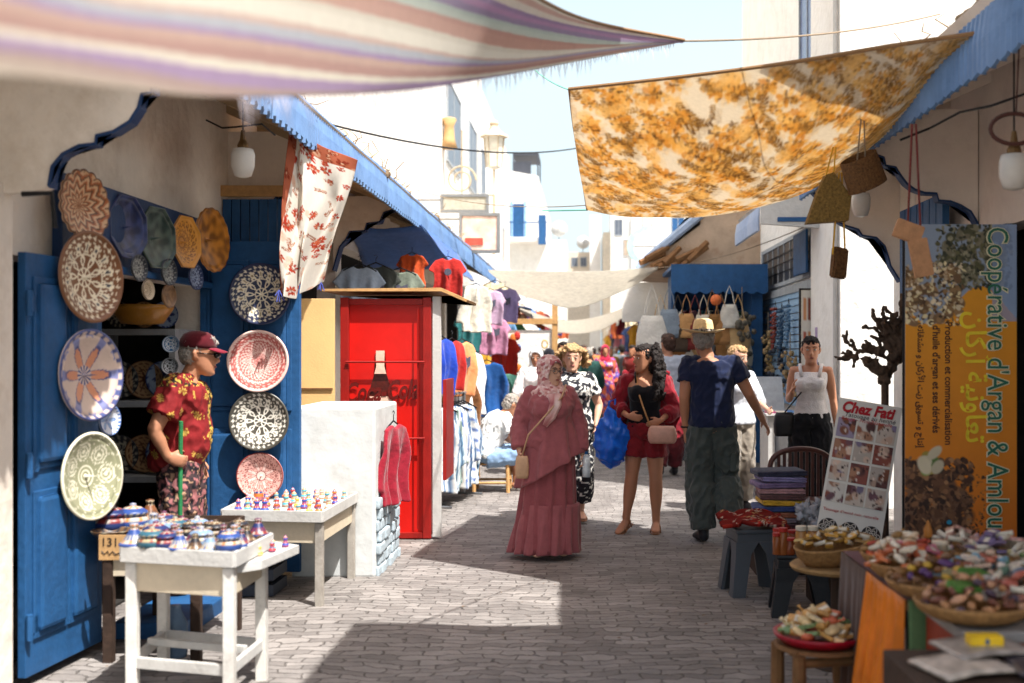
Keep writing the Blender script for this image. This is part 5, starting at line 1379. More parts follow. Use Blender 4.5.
text_mesh('ESSAOUIRA', .035, mat('print_pale', '#8fa0b8'), red_logo, Matrix.Translation((-.11, -.058, -.3)) @ Matrix.Rotation(PI/2, 4, 'X')) if False else None
bm = BM(); bmesh.ops.create_circle(bm, cap_ends=True, radius=.06, segments=20, matrix=Matrix.Translation((0, -.085, -.24)) @ Matrix.Rotation(PI/2, 4, 'X')); obj('crest_print', bm, mat('print_slate', '#4a4a58', var=.5, scale=60), red_logo)
garment(at(412, 254, 13.2), '#b5481f', 'orange-red top left of the crest T-shirt', 2, .0, .6, g1)
garment(at(376, 265, 12.6), '#3a3d38', 'dark charcoal shirt in the shade under the awning', 1, .3, .9, g1)
garment(at(400, 270, 12.8), '#6d7568', 'olive grey shirt beside the charcoal one', 1, .1, .9, g1)
garment(at(360, 266, 12.3), '#9aa7b4', 'pale grey shirt half hidden by the red flowered scarf', 1, .4, .9, g1)
for (px, py, Yp, col, rz, k, s, nm) in (
    (441, 338, 11.6, '#1f3fa6', 1.1, 0, .88, 'royal blue T-shirt on the rail right of the red kiosk'),
    (452, 340, 12.0, '#a8231f', 1.1, 0, .8, 'dark red T-shirt behind the royal blue one'),
    (462, 341, 12.4, '#e0915e', 1.1, 0, .9, 'apricot T-shirt third along the rail'),
    (470, 352, 12.9, '#dcdcdc', 1.1, 3, .95, 'white shirt last along the rail'),
    (476, 285, 14.5, '#cfc8b8', .7, 3, .8, 'off-white smock hanging under the left eave'),
    (490, 290, 15.5, '#b89ab0', .3, 0, .72, 'lilac T-shirt with pale print, higher of two'),
    (494, 318, 16., '#b87f9a', .2, 0, .78, 'pink T-shirt with small lettering, lower of two'),
    (505, 288, 17.5, '#9585b0', .2, 0, .8, 'lavender T-shirt left of the white cloth corner'),
    (504, 338, 18.5, '#a3251c', .1, 0, .9, 'bright red T-shirt with yellow badge in the middle rack'),
    (487, 362, 16.5, '#1f4f8c', .2, 3, 1.05, 'deep blue long shirt over the stool'),
    (508, 372, 19., '#4a7a6c', .2, 3, 1.0, 'sea-green kaftan further along the left rack'),
    (460, 380, 12.8, '#7a5030', .6, 3, .9, 'brown leather jacket near the rail end')):
    garment(at(px, py, Yp), col, nm, k, rz, s, g1)
# vertical striped kaftans on a low rack
rk = thing('clothes_rack', 'low steel clothes rack of striped kaftans right of the red kiosk', 'clothes rack', (0, 0, 0))
bm = BM(); z = 1.14
tube(bm, [(-1.52, 11.2, z), (-1.3, 12.4, z)], .014, 8)
for x, y in ((-1.51, 11.25), (-1.31, 12.35)): tube(bm, [(x, y, z), (x, y, .05)], .014, 8); tube(bm, [(x-.2, y+.06, .05), (x+.2, y-.06, .05)], .014, 8)
tube(bm, [(-1.51, 11.25, .3), (-1.31, 12.35, .3)], .012, 8); obj('rack_frame', bm, STEEL, rk)
SC = mat('striped_cotton', (1, 1, 1), attr=True, rough=.9, var=.08, bump=.5, bscale=14)
stp = [('#8fa3b8', '#dcdcd8', '#4a6080'), ('#6f8ba0', '#b9c4c8', '#33506c'), ('#9fb0a8', '#dfe2dc', '#5f7a74'), ('#c8d0d8', '#e4e2dc', '#3f5f9c'), ('#5d7894', '#c8ccd0', '#2f4668'), ('#b8c2d0', '#eceae4', '#6a7fb0')]
for i in range(8):
    me = tshirt_mesh(w=.44, h=.86, sl=.45, seed=i*2.1)
    c = [hx(x) for x in stp[i % 6]]
    cc = []
    for v in me.vertices:
        q = math.sin(v.co.x*95+i) if i not in (5, 7) else math.sin(v.co.z*60+v.co.x*12); cc.append(c[1] if q > .25 else (c[0] if q > -.7 else c[2]))
    setcol(me, np.array(cc)); me.materials.append(SC)
    t = thing('striped_kaftan', 'grey-blue striped kaftan, %s along the low rack from the kiosk' % ordw(i), 'kaftan', lerp(V((-1.49, 11.3, z-.11)), V((-1.32, 12.25, z-.11)), i/7), .62+R.uniform(-.2, .2), 'striped kaftans on the low rack')
    o = bpy.data.objects.new('garment', me); COL.objects.link(o); o.parent = t; h = bpy.data.objects.new('hanger', HG); COL.objects.link(h); h.parent = t
# red shirt over side of white block
garment((-1.4, 8.32, 1.06), '#8f1d2e', 'crimson shirt hung on the side of the white block', 3, PI/2-.25, .78, g1)
pr_ = {}
for nm_, o_ in [(o.get('label'), o) for o in COL.objects if o.get('label') and o.get('category') == 'shirt']:
    if any(w in nm_ for w in ('lilac', 'pink T', 'charcoal', 'lavender', 'apricot')):
        bm = BM(); prism(bm, [(-.1, -.2), (-.03, -.17), (.02, -.21), (.1, -.18), (.09, -.3), (.03, -.33), (-.05, -.29), (-.1, -.31)], 'y', -.062, -.058); obj('shirt_print', bm, mat('print_slate', '#4a4a58', var=.5, scale=60), o_)
# rattan stool + seated man area
def rattan_stool(p, lab, m=LWOOD, s=1., h=.42, w=.42):
    t = thing('rattan_stool', lab, 'stool', p); t.scale = (s, s, s)
    for sx in (-1, 1):
        for sy in (-1, 1):
            bm = BM(); tube(bm, [(sx*w/2, sy*w/2, 0), (sx*w/2*.95, sy*w/2*.95, h)], .022, 8); obj('leg', bm, m, t)
    bm = BM()
    for z in (.12, h-.05):
        c = [(-w/2, -w/2, z), (w/2, -w/2, z), (w/2, w/2, z), (-w/2, w/2, z), (-w/2, -w/2, z)]
        for a, b in zip(c, c[1:]): tube(bm, [a, b], .015, 6)
    obj('stretcher', bm, m, t)
    bm = BM(); box(bm, (-w/2-.02, -w/2-.02, h), (w/2+.02, w/2+.02, h+.03), .01); obj('seat', bm, m, t)
    return t
rattan_stool((-1.45, 13.3, 0), 'blond rattan stool behind the seated man in white', s=.9)

# further goods on the left: display racks, many garments toward the vanishing point
cols = [('white', '#dad6cc'), ('navy', '#24304f'), ('rust', '#a3502c'), ('teal', '#2f6f70'), ('mustard', '#c08f30'), ('maroon', '#6e2028'), ('sky blue', '#6f9cc4'), ('black', '#22222a'), ('cream', '#d4c4a4'), ('green', '#3f6a48'), ('rose', '#c07a86'), ('indigo', '#3a3f7c')]
n_ = 0
for i in range(34):
    Yp = 20+i*.85; c = cols[(i*5+3) % 12]; z = [1.9, 2.5, 1.25][i % 3]; x = -2.0+i*.022+.25*math.sin(i*2.3)
    garment((x+ (.15 if i % 2 else 0), Yp, z+.35), c[1], '%s garment, %s along the far left shops from the tan stand' % (c[0], ordw(i) if i < 20 else 'number %d' % (i+1)), i % 4, R.uniform(.0, .8), 1.05, 'clothes hanging along the far left shops', 'hanging_garment', 'garment')
for i in range(34):
    Yp = 21+i*.85; c = cols[(i*7+1) % 12]; z = [1.9, 2.4, 1.3][i % 3]; x = 1.75-i*.02+.25*math.sin(i*1.9)
    garment((x, Yp, z+.35), c[1], '%s garment, %s along the far right shops from the blue kiosk' % (c[0], ordw(i) if i < 20 else 'number %d' % (i+1)), i % 4, -R.uniform(.0, .8), 1.05, 'clothes hanging along the far right shops', 'hanging_garment', 'garment')
# tan frame with pictures (jewellery stand)
fr = thing('trinket_stand', 'tan wooden display frame with white panel of trinkets behind the hijab woman', 'display')
bm = BM(); a = at(508, 330, 20); b = at(552, 420, 20)
box(bm, (a.x, 20, b.z), (b.x, 20.05, a.z), .01); obj('backboard', bm, WHITEWASH, fr)
bm = BM(); box(bm, (a.x-.08, 19.95, b.z-.5), (a.x-.002, 20.08, a.z+.1)); box(bm, (b.x+.002, 19.95, b.z-.5), (b.x+.1, 20.08, a.z+.5)); box(bm, (a.x-.08, 19.94, a.z+.102), (b.x+.1, 20.09, a.z+.2)); obj('display_post', bm, LWOOD, fr)
for i in range(14):
    p = at(R.uniform(511, 548), R.uniform(336, 414), 19.93); bm = BM(); kk = i % 4
    if kk < 2: ball(bm, (0, 0, 0), (.06, .02, .08), 8)
    else: tube(bm, [(0.05*math.cos(2*PI*q/10), 0, .07*math.sin(2*PI*q/10)) for q in range(11)], .012, 5)
    o = obj('trinket', bm, mat(['t_red', 't_orange', 't_blue', 't_gold'][kk], ['#b02a22', '#d0702c', '#345a9c', '#c09a3a'][kk]), None, True, p); tag(o, ['red oval', 'orange oval', 'blue ring', 'gold ring'][kk]+' trinket pinned to the tan display frame', 'trinket', 'trinkets on the tan display frame')
# ---------------------------------------------------------------- banner
def panel(name, w, h, img, parent, M, thick=.01, m=VCR):
    ny, nx = img.shape[0]-1, img.shape[1]-1
    vs = [M @ V((w*(i/nx), 0, h*(1-j/ny))) for j in range(ny+1) for i in range(nx+1)]
    fs = [(j*(nx+1)+i, (j+1)*(nx+1)+i, (j+1)*(nx+1)+i+1, j*(nx+1)+i+1) for j in range(ny) for i in range(nx)]
    cols = img.reshape(-1, 3).copy()
    b = len(vs); vs += [M @ V((x, thick, z)) for x, z in ((0, h), (w, h), (w, 0), (0, 0))]
    fs.append((b, b+1, b+2, b+3))
    edge = [(0, ny, b, b+3)]
    top_ = [i for i in range(nx+1)]; bot_ = [ny*(nx+1)+i for i in range(nx+1)]
    fs.append(tuple(top_+[b+1, b])); fs.append(tuple(bot_[::-1]+[b+3, b+2]))
    lf = [j*(nx+1) for j in range(ny+1)]; rt = [j*(nx+1)+nx for j in range(ny+1)]
    fs.append(tuple(lf[::-1]+[b, b+3])); fs.append(tuple(rt+[b+2, b+1]))
    cols = np.vstack([cols, np.tile(np.array([hx('#8a8a84')]), (4, 1))])
    me = bpy.data.meshes.new(name); me.from_pydata([tuple(v) for v in vs], [], fs); me.update(); setcol(me, cols)
    return link(name, me, m, parent)
def blobs(img, n, cols, g, x0, x1, y0, y1, r0, r1, al=1.):
    ny, nx = img.shape[:2]; X, Y_ = np.meshgrid(np.arange(nx), np.arange(ny))
    for i in range(n):
        cx, cy = g.uniform(x0, x1)*nx, g.uniform(y0, y1)*ny; a, b = g.uniform(r0, r1)*nx, g.uniform(r0, r1)*nx*.7; th = g.uniform(0, 3)
        x = X-cx; y = Y_-cy; d = ((x*math.cos(th)+y*math.sin(th))/a)**2+((-x*math.sin(th)+y*math.cos(th))/b)**2
        k = np.clip((1.2-d)*2, 0, 1)[..., None]*al; c = np.array(hx(cols[int(g.integers(len(cols)))]))*g.uniform(.8, 1.2); img[:] = img*(1-k)+c*k
    return img
g = np.random.default_rng(4)
BW, BH, BY = .63, 1.86, 6.5
o0 = at(905, 549, BY)
ban = thing('advertising_banner', 'tall orange argan cooperative banner with sideways lettering at right', 'banner', (o0.x, BY, o0.z), 0, None, (-.02, 0.006, -.04))
nx, ny = 130, 380
img = np.zeros((ny+1, nx+1, 3)); t = np.linspace(0, 1, ny+1)[:, None, None]
img[:] = np.array(hx('#e3a125'))*(1-t)+np.array(hx('#dd7321'))*t
X, Y_ = np.meshgrid(np.linspace(0, 1, nx+1), np.linspace(0, 1, ny+1))
m_ = (Y_ < .25+.06*np.sin(X*7)) ; img[m_] = hx('#8f9cae')
blobs(img, 60, ['#5d5a3c', '#77705a', '#4a4a34'], g, .35, .9, .0, .17, .03, .08); blobs(img, 420, ['#3f4030', '#5d5a3c', '#2f3226', '#77705a', '#8f8a70'], g, .28, .95, .0, .2, .008, .03)
blobs(img, 30, ['#8f6f4a', '#6a5238', '#7d6044'], g, .0, .5, .14, .3, .04, .08); blobs(img, 330, ['#b8a080', '#8f6f4a', '#d8c8a8', '#4f3a2a', '#6a5238', '#e0d0a0'], g, .0, .52, .12, .31, .008, .03)
m_ = (X > .78) & (Y_ < .3); img[m_] = img[m_]*.3+np.array(hx('#8aa0c4'))*.7
blobs(img, 40, ['#5a3c2a', '#6e4a34', '#7a5640'], g, .0, .5, .76, 1.0, .08, .16); blobs(img, 500, ['#5a3c2a', '#8a5f40', '#3a2820', '#6e4a34', '#a87850', '#4a3022'], g, .0, .6, .72, 1.0, .01, .045)
blobs(img, 120, ['#3a2820', '#6a4a30', '#b06a30'], g, .5, .8, .76, .98, .006, .02)
blobs(img, 6, ['#5f7a3a', '#7f9a4a', '#b8a04a'], g, .05, .35, .66, .76, .04, .08); blobs(img, 4, ['#e0d0b0'], g, .15, .35, .7, .76, .05, .09)
blobs(img, 2, ['#2f8fae'], g, .3, .42, .88, .92, .02, .03)
panel('banner_face', BW, BH, img, ban, Matrix.Identity(4))
def side_text(s, size, x, ztop, m, bold=0., y=-.006, sx=1., par=ban, nm='lettering'):
    # reads downwards (rotated clockwise)
    M = Matrix.Translation((x, y, ztop)) @ Matrix.Rotation(PI/2, 4, 'X') @ Matrix.Rotation(-PI/2, 4, 'Z')
    return text_mesh(s, size, m, par, M, nm, bold, 0, .0006, 'LEFT', sx)
TG = mat('letter_green', '#2c6a54', rough=.5, bump=0); TC = mat('letter_cream', '#e6dcb8', rough=.5, bump=0); TY = mat('letter_yellow', '#f0d22e', rough=.5, bump=0); TD = mat('letter_brown', '#4a2a18', rough=.5, bump=0)
side_text("Coopérative d'Argan & Amlou", .168, .465, BH-.015, TC, .007, -.003, .83)
side_text("Coopérative d'Argan & Amlou", .168, .465, BH-.015, TG, .0005, -.008, .83)
side_text('Production et commercialisation', .058, .225, BH-.56, TD, .001, -.004, .92)
side_text("d'huile d'argan et ses dérivés", .058, .155, BH-.58, TD, .001, -.004, .92)
# Arabic in presentation forms, visual order
side_text('ﻥﺎﻛﺭﺃ ﺔﻴﻧﻭﺎﻌﺗ', .16, .345, BH-.50, TY, .003, -.004, .95)
side_text('ﻪﺗﺎﻘﺘﺸﻣ ﻭ ﻥﺎﻛﺭﻷﺍ ﺖﻳﺯ ﻖﻳﻮﺴﺗ ﻭ ﺝﺎﺘﻧﺇ', .05, .07, BH-.58, TD, .001, -.004, .95)
bm = BM()
for x in (.0, BW): tube(bm, [(x, .024, -o0.z), (x, .024, BH)], .012, 6)
obj('banner_pole', bm, BLACKM, ban)
# ---------------------------------------------------------------- henna sign
HY_ = 7.3
bl_ = at(815, 536, HY_-.15); br_ = at(880, 549, HY_-.25); tl_ = at(848, 399, HY_+.12); tr_ = at(909, 402, HY_)
W_ = (br_-bl_).length; Hh = (tl_-bl_).length
ux = (br_-bl_).normalized(); uz = (tl_-bl_); uz = (uz-ux*uz.dot(ux)).normalized(); uy = uz.cross(ux)
MR = Matrix((ux, uy, uz)).transposed().to_4x4(); 
hs = thing('henna_sign', 'leaning white henna tattoo signboard with a grid of hand photos', 'sign', bl_); hs.rotation_euler = MR.to_euler()
sh = (tl_-bl_).dot(ux)/Hh*0
img = np.zeros((3, 3, 3)); img[:] = hx('#dcd6ca'); panel('sign_panel', W_, Hh, img, hs, Matrix.Identity(4), .02)
gw_, gh_ = W_/3*.86, Hh*.138
gg = np.random.default_rng(8)
pc = ['#a8795c', '#8a5238', '#6e4a50', '#5a3430', '#c0a08a', '#7d6f86', '#93503e']
for r_ in range(4):
    for c_ in range(3):
        im = np.zeros((15, 15, 3)); im[:] = hx(['#8a4a3c', '#b7a89a', '#cfc6ba', '#9a8ca0', '#c9b8a8'][int(gg.integers(5))])
        blobs(im, 5, pc+['#d8b8a0'], gg, 0, 1, 0, 1, .15, .4); blobs(im, 10, ['#3a201a', '#4a2c24', '#e0d0c0'], gg, .1, .9, .1, .9, .03, .1)
        panel('hand_photo', gw_, gh_, im, hs, Matrix.Translation((W_*(.04+c_*.315), -.004, Hh*(.72-r_*.155))), .003)
for c_ in range(3):
    bm = BM(); M = Matrix.Translation((W_*(.17+c_*.33), -.003, Hh*.075)); n = 28
    vs = [bm.verts.new(M @ V((.06*math.cos(2*PI*j/n), 0, .06*math.sin(2*PI*j/n)))) for j in range(n)]; bm.faces.new(vs)
    rd = obj('round_stencil', bm, mat('stencil_dark', '#35302e'), hs)
    bm = BM()
    for q in range(3):
        rr = .045-q*.015; tube(bm, [M @ V((rr*(1+.25*math.cos(6*2*PI*j/48))*math.cos(2*PI*j/48), -.003, rr*(1+.25*math.cos(6*2*PI*j/48))*math.sin(2*PI*j/48))) for j in range(49)], .0025, 4)
    obj('stencil_pattern', bm, mat('stencil_pale', '#d8d0c4'), rd)
MX = Matrix.Rotation(PI/2, 4, 'X')
text_mesh('Chez Fati', .1, mat('letter_red', '#b3202a', bump=0), hs, Matrix.Translation((W_*.06, -.004, Hh*.905)) @ MX, bold=.004, shear=.2, sx=.86)
text_mesh('Tatouage au henné', .042, mat('letter_dk', '#4a4446', bump=0), hs, Matrix.Translation((W_*.12, -.004, Hh*.87)) @ MX, shear=.2)
text_mesh('Rouge - Noir/Naturelle', .034, mat('letter_red', '#b3202a'), hs, Matrix.Translation((W_*.08, -.004, Hh*.845)) @ MX, shear=.2)
text_mesh('Tatouage d’henné noir, naturelle', .026, mat('letter_red', '#b3202a'), hs, Matrix.Translation((W_*.05, -.004, Hh*.19)) @ MX)
# base for henna sign
bm = BM(); box(bm, (bl_.x-.02, HY_-.35, 0), (br_.x+.06, HY_+.05, min(bl_.z, br_.z)-.015), .01); tag(obj('wooden_crate', bm, DWOOD), 'dark crate the henna sign stands on', 'crate')
# driftwood/argan trunk on white wall
tr = BM(); c = at(884, 340, 8.9)
rr = random.Random(5)
def twist(p, d, r, n, depth=0):
    pts = [p]; rads = [r]
    for i in range(n):
        d = (d+V((rr.uniform(-.55, .55), rr.uniform(-.3, .3), rr.uniform(-.35, .35)))).normalized(); p = p+d*.032; pts.append(p); rads.append(max(.013, r*(1-.75*(i+1)/n)))
        if depth < 2 and rr.random() < .5: twist(p, (d+V((rr.uniform(-1, 1), rr.uniform(-.5, .5), rr.uniform(-.6, .8)))).normalized(), rads[-1]*.8, max(3, n-3), depth+1)
    tube(tr, pts, rads, n=7)
twist(at(884, 384, 8.9), V((-.1, 0, 1)), .055, 11); twist(at(886, 372, 8.9), V((-.8, 0, .5)), .045, 8); twist(at(890, 360, 8.9), V((.5, 0, .9)), .04, 8); twist(at(884, 352, 8.9), V((-.7, 0, .2)), .03, 7); twist(at(888, 350, 8.9), V((.2, 0, 1)), .045, 9)
me = voxel(tr, .012, 2, 'driftwood', .012, .05)
dw = link('driftwood', me, mat('driftwood', '#5a4a3e', rough=.85, var=.4, scale=12, bump=.8, bscale=30), None, True); tag(dw, 'gnarled dark argan branch displayed behind the henna sign', 'branch')
bm = BM(); q = at(885, 382, 8.9); tube(bm, [(q.x, 8.9, 0), (q.x, 8.9, q.z+.03)], .03, 8); lathe(bm, [(.001, 0), (.15, 0), (.15, .03), (.001, .035)], 20, (q.x, 8.9, 0)); obj('display_pole', bm, mat('driftwood', '#5a4a3e'), dw)
# ---------------------------------------------------------------- display wall (right, facade)
X_ = 2.66
dwl = thing('display_wall', 'pale blue slatted display wall with necklaces and bags behind the woman in white', 'display', (0, 0, 0))
bm = BM(); y0, y1 = 13.2, 16.9; z = .9
while z < 2.3: box(bm, (X_-.03, y0, z), (X_, y1, z+.075)); z += .09
obj('slat_panel', bm, mat('pale_blue_wood', '#94b6d4', rough=.6, var=.12, scale=5), dwl)
bm = BM(); box(bm, (X_-.05, y0-.05, .85), (X_+.01, y0-.001, 2.42)); box(bm, (X_-.05, y1+.001, .85), (X_+.01, y1+.06, 2.42)); box(bm, (X_-.05, y0, 2.32), (X_+.01, y1, 2.42)); obj('display_frame', bm, mat('grey_frame', '#9aa0a4'), dwl)
def hang(kind, p, lab, col, grp='goods hanging on the pale blue display wall', s=1., name=None, cat=None):
    rr = random.Random(sum(map(ord, lab)) % 1000); bm = BM()
    if kind == 'necklace':
        t = thing(name or 'bead_necklace', lab, cat or 'necklace', p, 0, grp)
        for k in range(3):
            w = .05+.02*k; L2 = .26+.08*k; n = 20
            for j in range(n+1):
                a = PI*j/n; ball(bm, (.0-.02*k, w*s*math.cos(a), -L2*s*math.sin(a)), .016*s, 6)
        obj('beads', bm, mat('beads_'+col, col, rough=.4, var=.5, scale=30), t, True)
        bm = BM(); tube(bm, [(0, .05*s, 0), (0, 0, .08*s), (0, -.05*s, 0)], .004, 4); obj('cord', bm, BLACKM, t); return t
    if kind == 'bag':
        t = thing(name or 'hanging_bag', lab, cat or 'bag', p, 0, grp); n = 20; rs = []
        for i in range(7):
            q = i/6; w = .1*s*(.75+.45*math.sin(q*PI*.7)); d = .05*s*(.4+q)
            rs.append([V((w*math.copysign(abs(math.cos(2*PI*j/n))**.7, math.cos(2*PI*j/n)), d*math.sin(2*PI*j/n)+.01*math.sin(9*q+j), -.28*s*q-.25*s)) for j in range(n)])
        rings(bm, rs); obj('bag_body', bm, fab('bag_'+col, col, bump=.9, bscale=30), t, True)
        bm = BM()
        for y in (-.015, .015): tube(bm, [(-.06*s, y, -.26*s), (-.035*s, y, -.12*s), (0, y, -.04), (.035*s, y, -.12*s), (.06*s, y, -.26*s)], .004*s, 6)
        obj('handle', bm, fab('bag_'+col, col), t); return t
    if kind == 'net':
        t = thing(name or 'bundle', lab, cat or 'string of pods', p, 0, grp)
        for j in range(40): ball(bm, (rr.gauss(0, .04)*s, rr.gauss(0, .09)*s, -.1*s-rr.random()*.5*s), rr.uniform(.015, .035)*s, 6)
        obj('pods', bm, mat('pods_'+col, col, rough=.6, var=.5, scale=20), t, True)
        bm = BM(); tube(bm, [(0, 0, .1*s), (0, 0, -.3*s)], .006, 4); obj('cord', bm, ROPE, t); return t
for (k, y, z, c, lab, s) in (
    ('net', 15.9, 2.0, '#c0a070', 'tall bunch of tan seed pods, first from the left on the blue wall', 1.2),
    ('necklace', 15.3, 2.15, '#8a3a2c', 'brown-red bead necklaces on the blue wall', 1.3),
    ('necklace', 14.8, 2.1, '#33506a', 'blue-grey bead necklaces on the blue wall', 1.4),
    ('net', 14.9, 1.75, '#3a3f48', 'dark clump of pods in the middle of the blue wall', 1.1),
    ('net', 14.2, 1.7, '#a88a60', 'tan and black checked pouch bundle low on the blue wall', 1.2),
    ('necklace', 14.3, 2.15, '#5f7f9a', 'pale blue hanger loops nearest the poster', 1.2)):
    hang(k, (X_-.1, y, z), lab, c, s=s)
# poster board with coloured swatches
ps = thing('poster_board', 'white price poster board with little pictures on the display wall', 'poster', at(812, 0, 12.9))
pa = at(801, 400, 12.95); pb2 = at(824, 290, 12.95)
ps.location = (pa.x, 12.95, pa.z); w_, h_ = pb2.x-pa.x, pb2.z-pa.z
img = np.zeros((50, 16, 3)); img[:] = hx('#d8d2c4')
for r_ in range(3):
    for c_ in range(4):
        im0 = hx(['#c98a5a', '#8a4a3a', '#c9b060', '#9a7a6a', '#b05a40'][(r_*4+c_) % 5]); img[4+r_*15:14+r_*15, 2+c_*3+(c_//2):4+c_*3+(c_//2)] = im0
panel('poster_face', w_, h_, img, ps, Matrix.Identity(4), .02)
bm = BM(); box(bm, (-.02, -.01, -.02), (-.001, .03, h_+.02)); box(bm, (w_+.001, -.01, -.02), (w_+.02, .03, h_+.02)); box(bm, (0, -.009, h_+.001), (w_, .029, h_+.02)); box(bm, (w_*.4, .022, -1.1), (w_*.6, .04, 0)); obj('poster_frame', bm, BLACKM, ps)
# postcard counter
pcn = thing('postcard_counter', 'postcard counter with slanted rack and stacks of cards in front of the blue wall', 'counter', (0, 0, 0))
a = at(768, 410, 12.0)
bm = BM(); box(bm, (1.93, 12.0, 0), (2.0, 12.55, .9), .004); box(bm, (2.55, 12.0, 0), (2.62, 12.55, .9)); obj('counter_side', bm, WPAINT, pcn)
bm = BM(); box(bm, (1.9, 11.95, .905), (2.64, 12.6, .93), .004); obj('counter_top', bm, WPAINT, pcn)
bm = BM(); obox(bm, (2.0, 12.35, 1.12), .3, .02, .42, Matrix.Rotation(-.5, 3, 'X')); obj('card_rack', bm, mat('grey_frame', '#9aa0a4'), pcn)
for i in range(18):
    bm = BM(); obox(bm, (0, 0, 0), .1, .07, .012); o = obj('postcard_stack', bm, mat('card_%d' % (i % 6), ['#c86a8a', '#e0d8c8', '#5a80b0', '#d0b060', '#7aa08a', '#b05a50'][i % 6]), None, False, (1.97+(i % 6)*.115, 12.0+(i//6)*.13+.03, .94)); o.rotation_euler = (.15, 0, R.uniform(-.2, .2))
    tag(o, '%s postcard stack, %s of the %s counter row' % (['pink', 'cream', 'blue', 'ochre', 'green', 'red'][i % 6], ordw(i % 6), ['front', 'middle', 'back'][i//6]), 'postcards', 'postcard stacks on the counter')
# goods in the blue kiosk
bc = [('#d4cec0', 'off-white crochet'), ('#a9794a', 'tan string'), ('#8a6236', 'brown woven'), ('#c9bfa8', 'natural macrame'), ('#6e2a26', 'dark red cloth'), ('#b98a58', 'caramel leather'), ('#4a3c30', 'dark leather'), ('#7f8a94', 'grey felt'), ('#c2a070', 'straw')]
for i in range(22):
    c, nm = bc[(i*4) % 9]; row = i % 2; px = 652+(i//2)*8.6+row*3; hang('bag', at(px, 288+row*26+R.uniform(-5, 5), 15.5+row*.25), '%s bag, %s row in the blue kiosk, %s from left' % (nm, ['upper', 'lower'][row], ordw(i//2)), c, 'bags hanging in the blue kiosk', R.uniform(1.15, 1.55))
hang('bag', at(652, 282, 15.2), 'long white crochet bag at the left end of the blue kiosk', '#cfcabf', 'bags hanging in the blue kiosk', 1.8)
hang('net', at(742, 300, 15.6), 'grey-brown bundle of belts by the kiosk post', '#5d5648', 'bags hanging in the blue kiosk', 1.8)
bm = BM(); ball(bm, (0, 0, 0), .075, 14); tag(obj('paper_ball', bm, mat('ball_orange', '#d9713c'), None, True, at(716, 300, 15.2)), 'orange ball hanging right of the straw hat', 'ball')
bm = BM(); ball(bm, (0, 0, 0), .13, 14); 
for i in range(12):
    p = at(684+i*5, 296, 16.6); bm2 = BM() if False else None
bm.free()
for i in range(10):
    c = cols[(i*5) % 12]; garment(at(684+i*7, 310, 16.9), c[1], '%s tunic, %s from the left on the kiosk back rail' % (c[0], ordw(i)), i % 4, R.uniform(.8, 1.5), .95, 'tunics on the blue kiosk back rail', 'hanging_garment', 'garment')

# ---------------------------------------------------------------- hanging woven things at the right eave
def cord_hang(name, lab, cat, p, top, cordm, build, m, spread=.04):
    t = thing(name, lab, cat, p); bm = BM(); build(bm); obj(name+'_body', bm, m, t, False)
    bm = BM(); q = top-p
    for s in (-1, 1): tube(bm, [(s*spread, 0, .05), q+V((s*.01, 0, 0))], .006, 5)
    obj('cord', bm, cordm, t); return t
def wv(bm): rings(bm, [[V((r*1.*math.cos(2*PI*j/24), r*.75*math.sin(2*PI*j/24), z)) for j in range(24)] for r, z in ((.1, -.13), (.16, -.12), (.155, .0), (.15, .12), (.14, .125), (.14, .0), (.13, -.1), (.02, -.11))])
w1 = cord_hang('woven_basket', 'dark woven bucket basket hanging under the floral cloth edge', 'basket', at(863, 172, 6.9), at(888, 120, 6.9)+V((0, 0, .1)), ROPE, wv, mat('woven_dark', '#6b4a2a', rough=.8, var=.6, scale=60, bump=.9, bscale=60)); w1.rotation_euler = (.2, -.45, .2); w1.scale = (.8, .8, .8)
def wt(bm):
    prism(bm, [(-.16, -.18), (.15, -.16), (.17, .02), (.04, .2), (-.02, .18), (-.08, .05)], 'y', -.06, .06)
w2 = cord_hang('woven_basket', 'wedge-shaped rattan basket on yellow cords', 'basket', at(827, 200, 7.0), at(836, 160, 7.0)+V((.0, 0, .15)), mat('cord_yellow', '#d0a030'), wt, mat('woven_olive', '#7d6230', rough=.8, var=.6, scale=50, bump=.9, bscale=60)); w2.scale = (.82, .82, .82)
def wb(bm): obox(bm, (0, 0, 0), .11, .05, .19, Matrix.Rotation(.12, 3, 'Y'), .01)
w3 = cord_hang('small_pouch', 'small dark woven pouch on long yellow cords', 'bag', at(839, 263, 7.0), at(841, 172, 7.0), mat('cord_yellow', '#d0a030'), wb, mat('woven_dark', '#6b4a2a'), .05); w3.rotation_euler = (0, 0, .5)
def wp(bm):
    obox(bm, (-.03, 0, .06), .15, .03, .1, Matrix.Rotation(.35, 3, 'Y'), .004); obox(bm, (.03, -.02, -.08), .1, .03, .2, Matrix.Rotation(-.2, 3, 'Y'), .004)
w4 = cord_hang('wooden_tag', 'pale wooden plaques on long dark red cords left of the banner', 'plaque', at(914, 243, 6.0), at(914, 124, 6.0), mat('cord_red', '#6a1f1c'), wp, mat('plaque_wood', '#b78760', rough=.7, var=.2, scale=20), .035)
bm = BM(); tube(bm, [(.11*math.cos(2*PI*i/24), .02, .07*math.sin(2*PI*i/24)) for i in range(25)], .01, 6); tube(bm, [(0, 0, .07), (.02, 0, .5)], .004, 4)
tag(obj('coiled_wire', bm, mat('coil_brown', '#4a2a24'), None, True, at(1016, 128, 5.2)), 'coil of brown wire hanging at the far right edge', 'wire coil')
bm = BM(); tube(bm, [at(900, 140, 6.2), at(930, 128, 6.2), at(960, 112, 6.0), at(990, 106, 5.8), at(1030, 92, 5.6)], .007, 5); tag(obj('cable', bm, BLACKM), 'black cable looping under the right eave', 'cable')

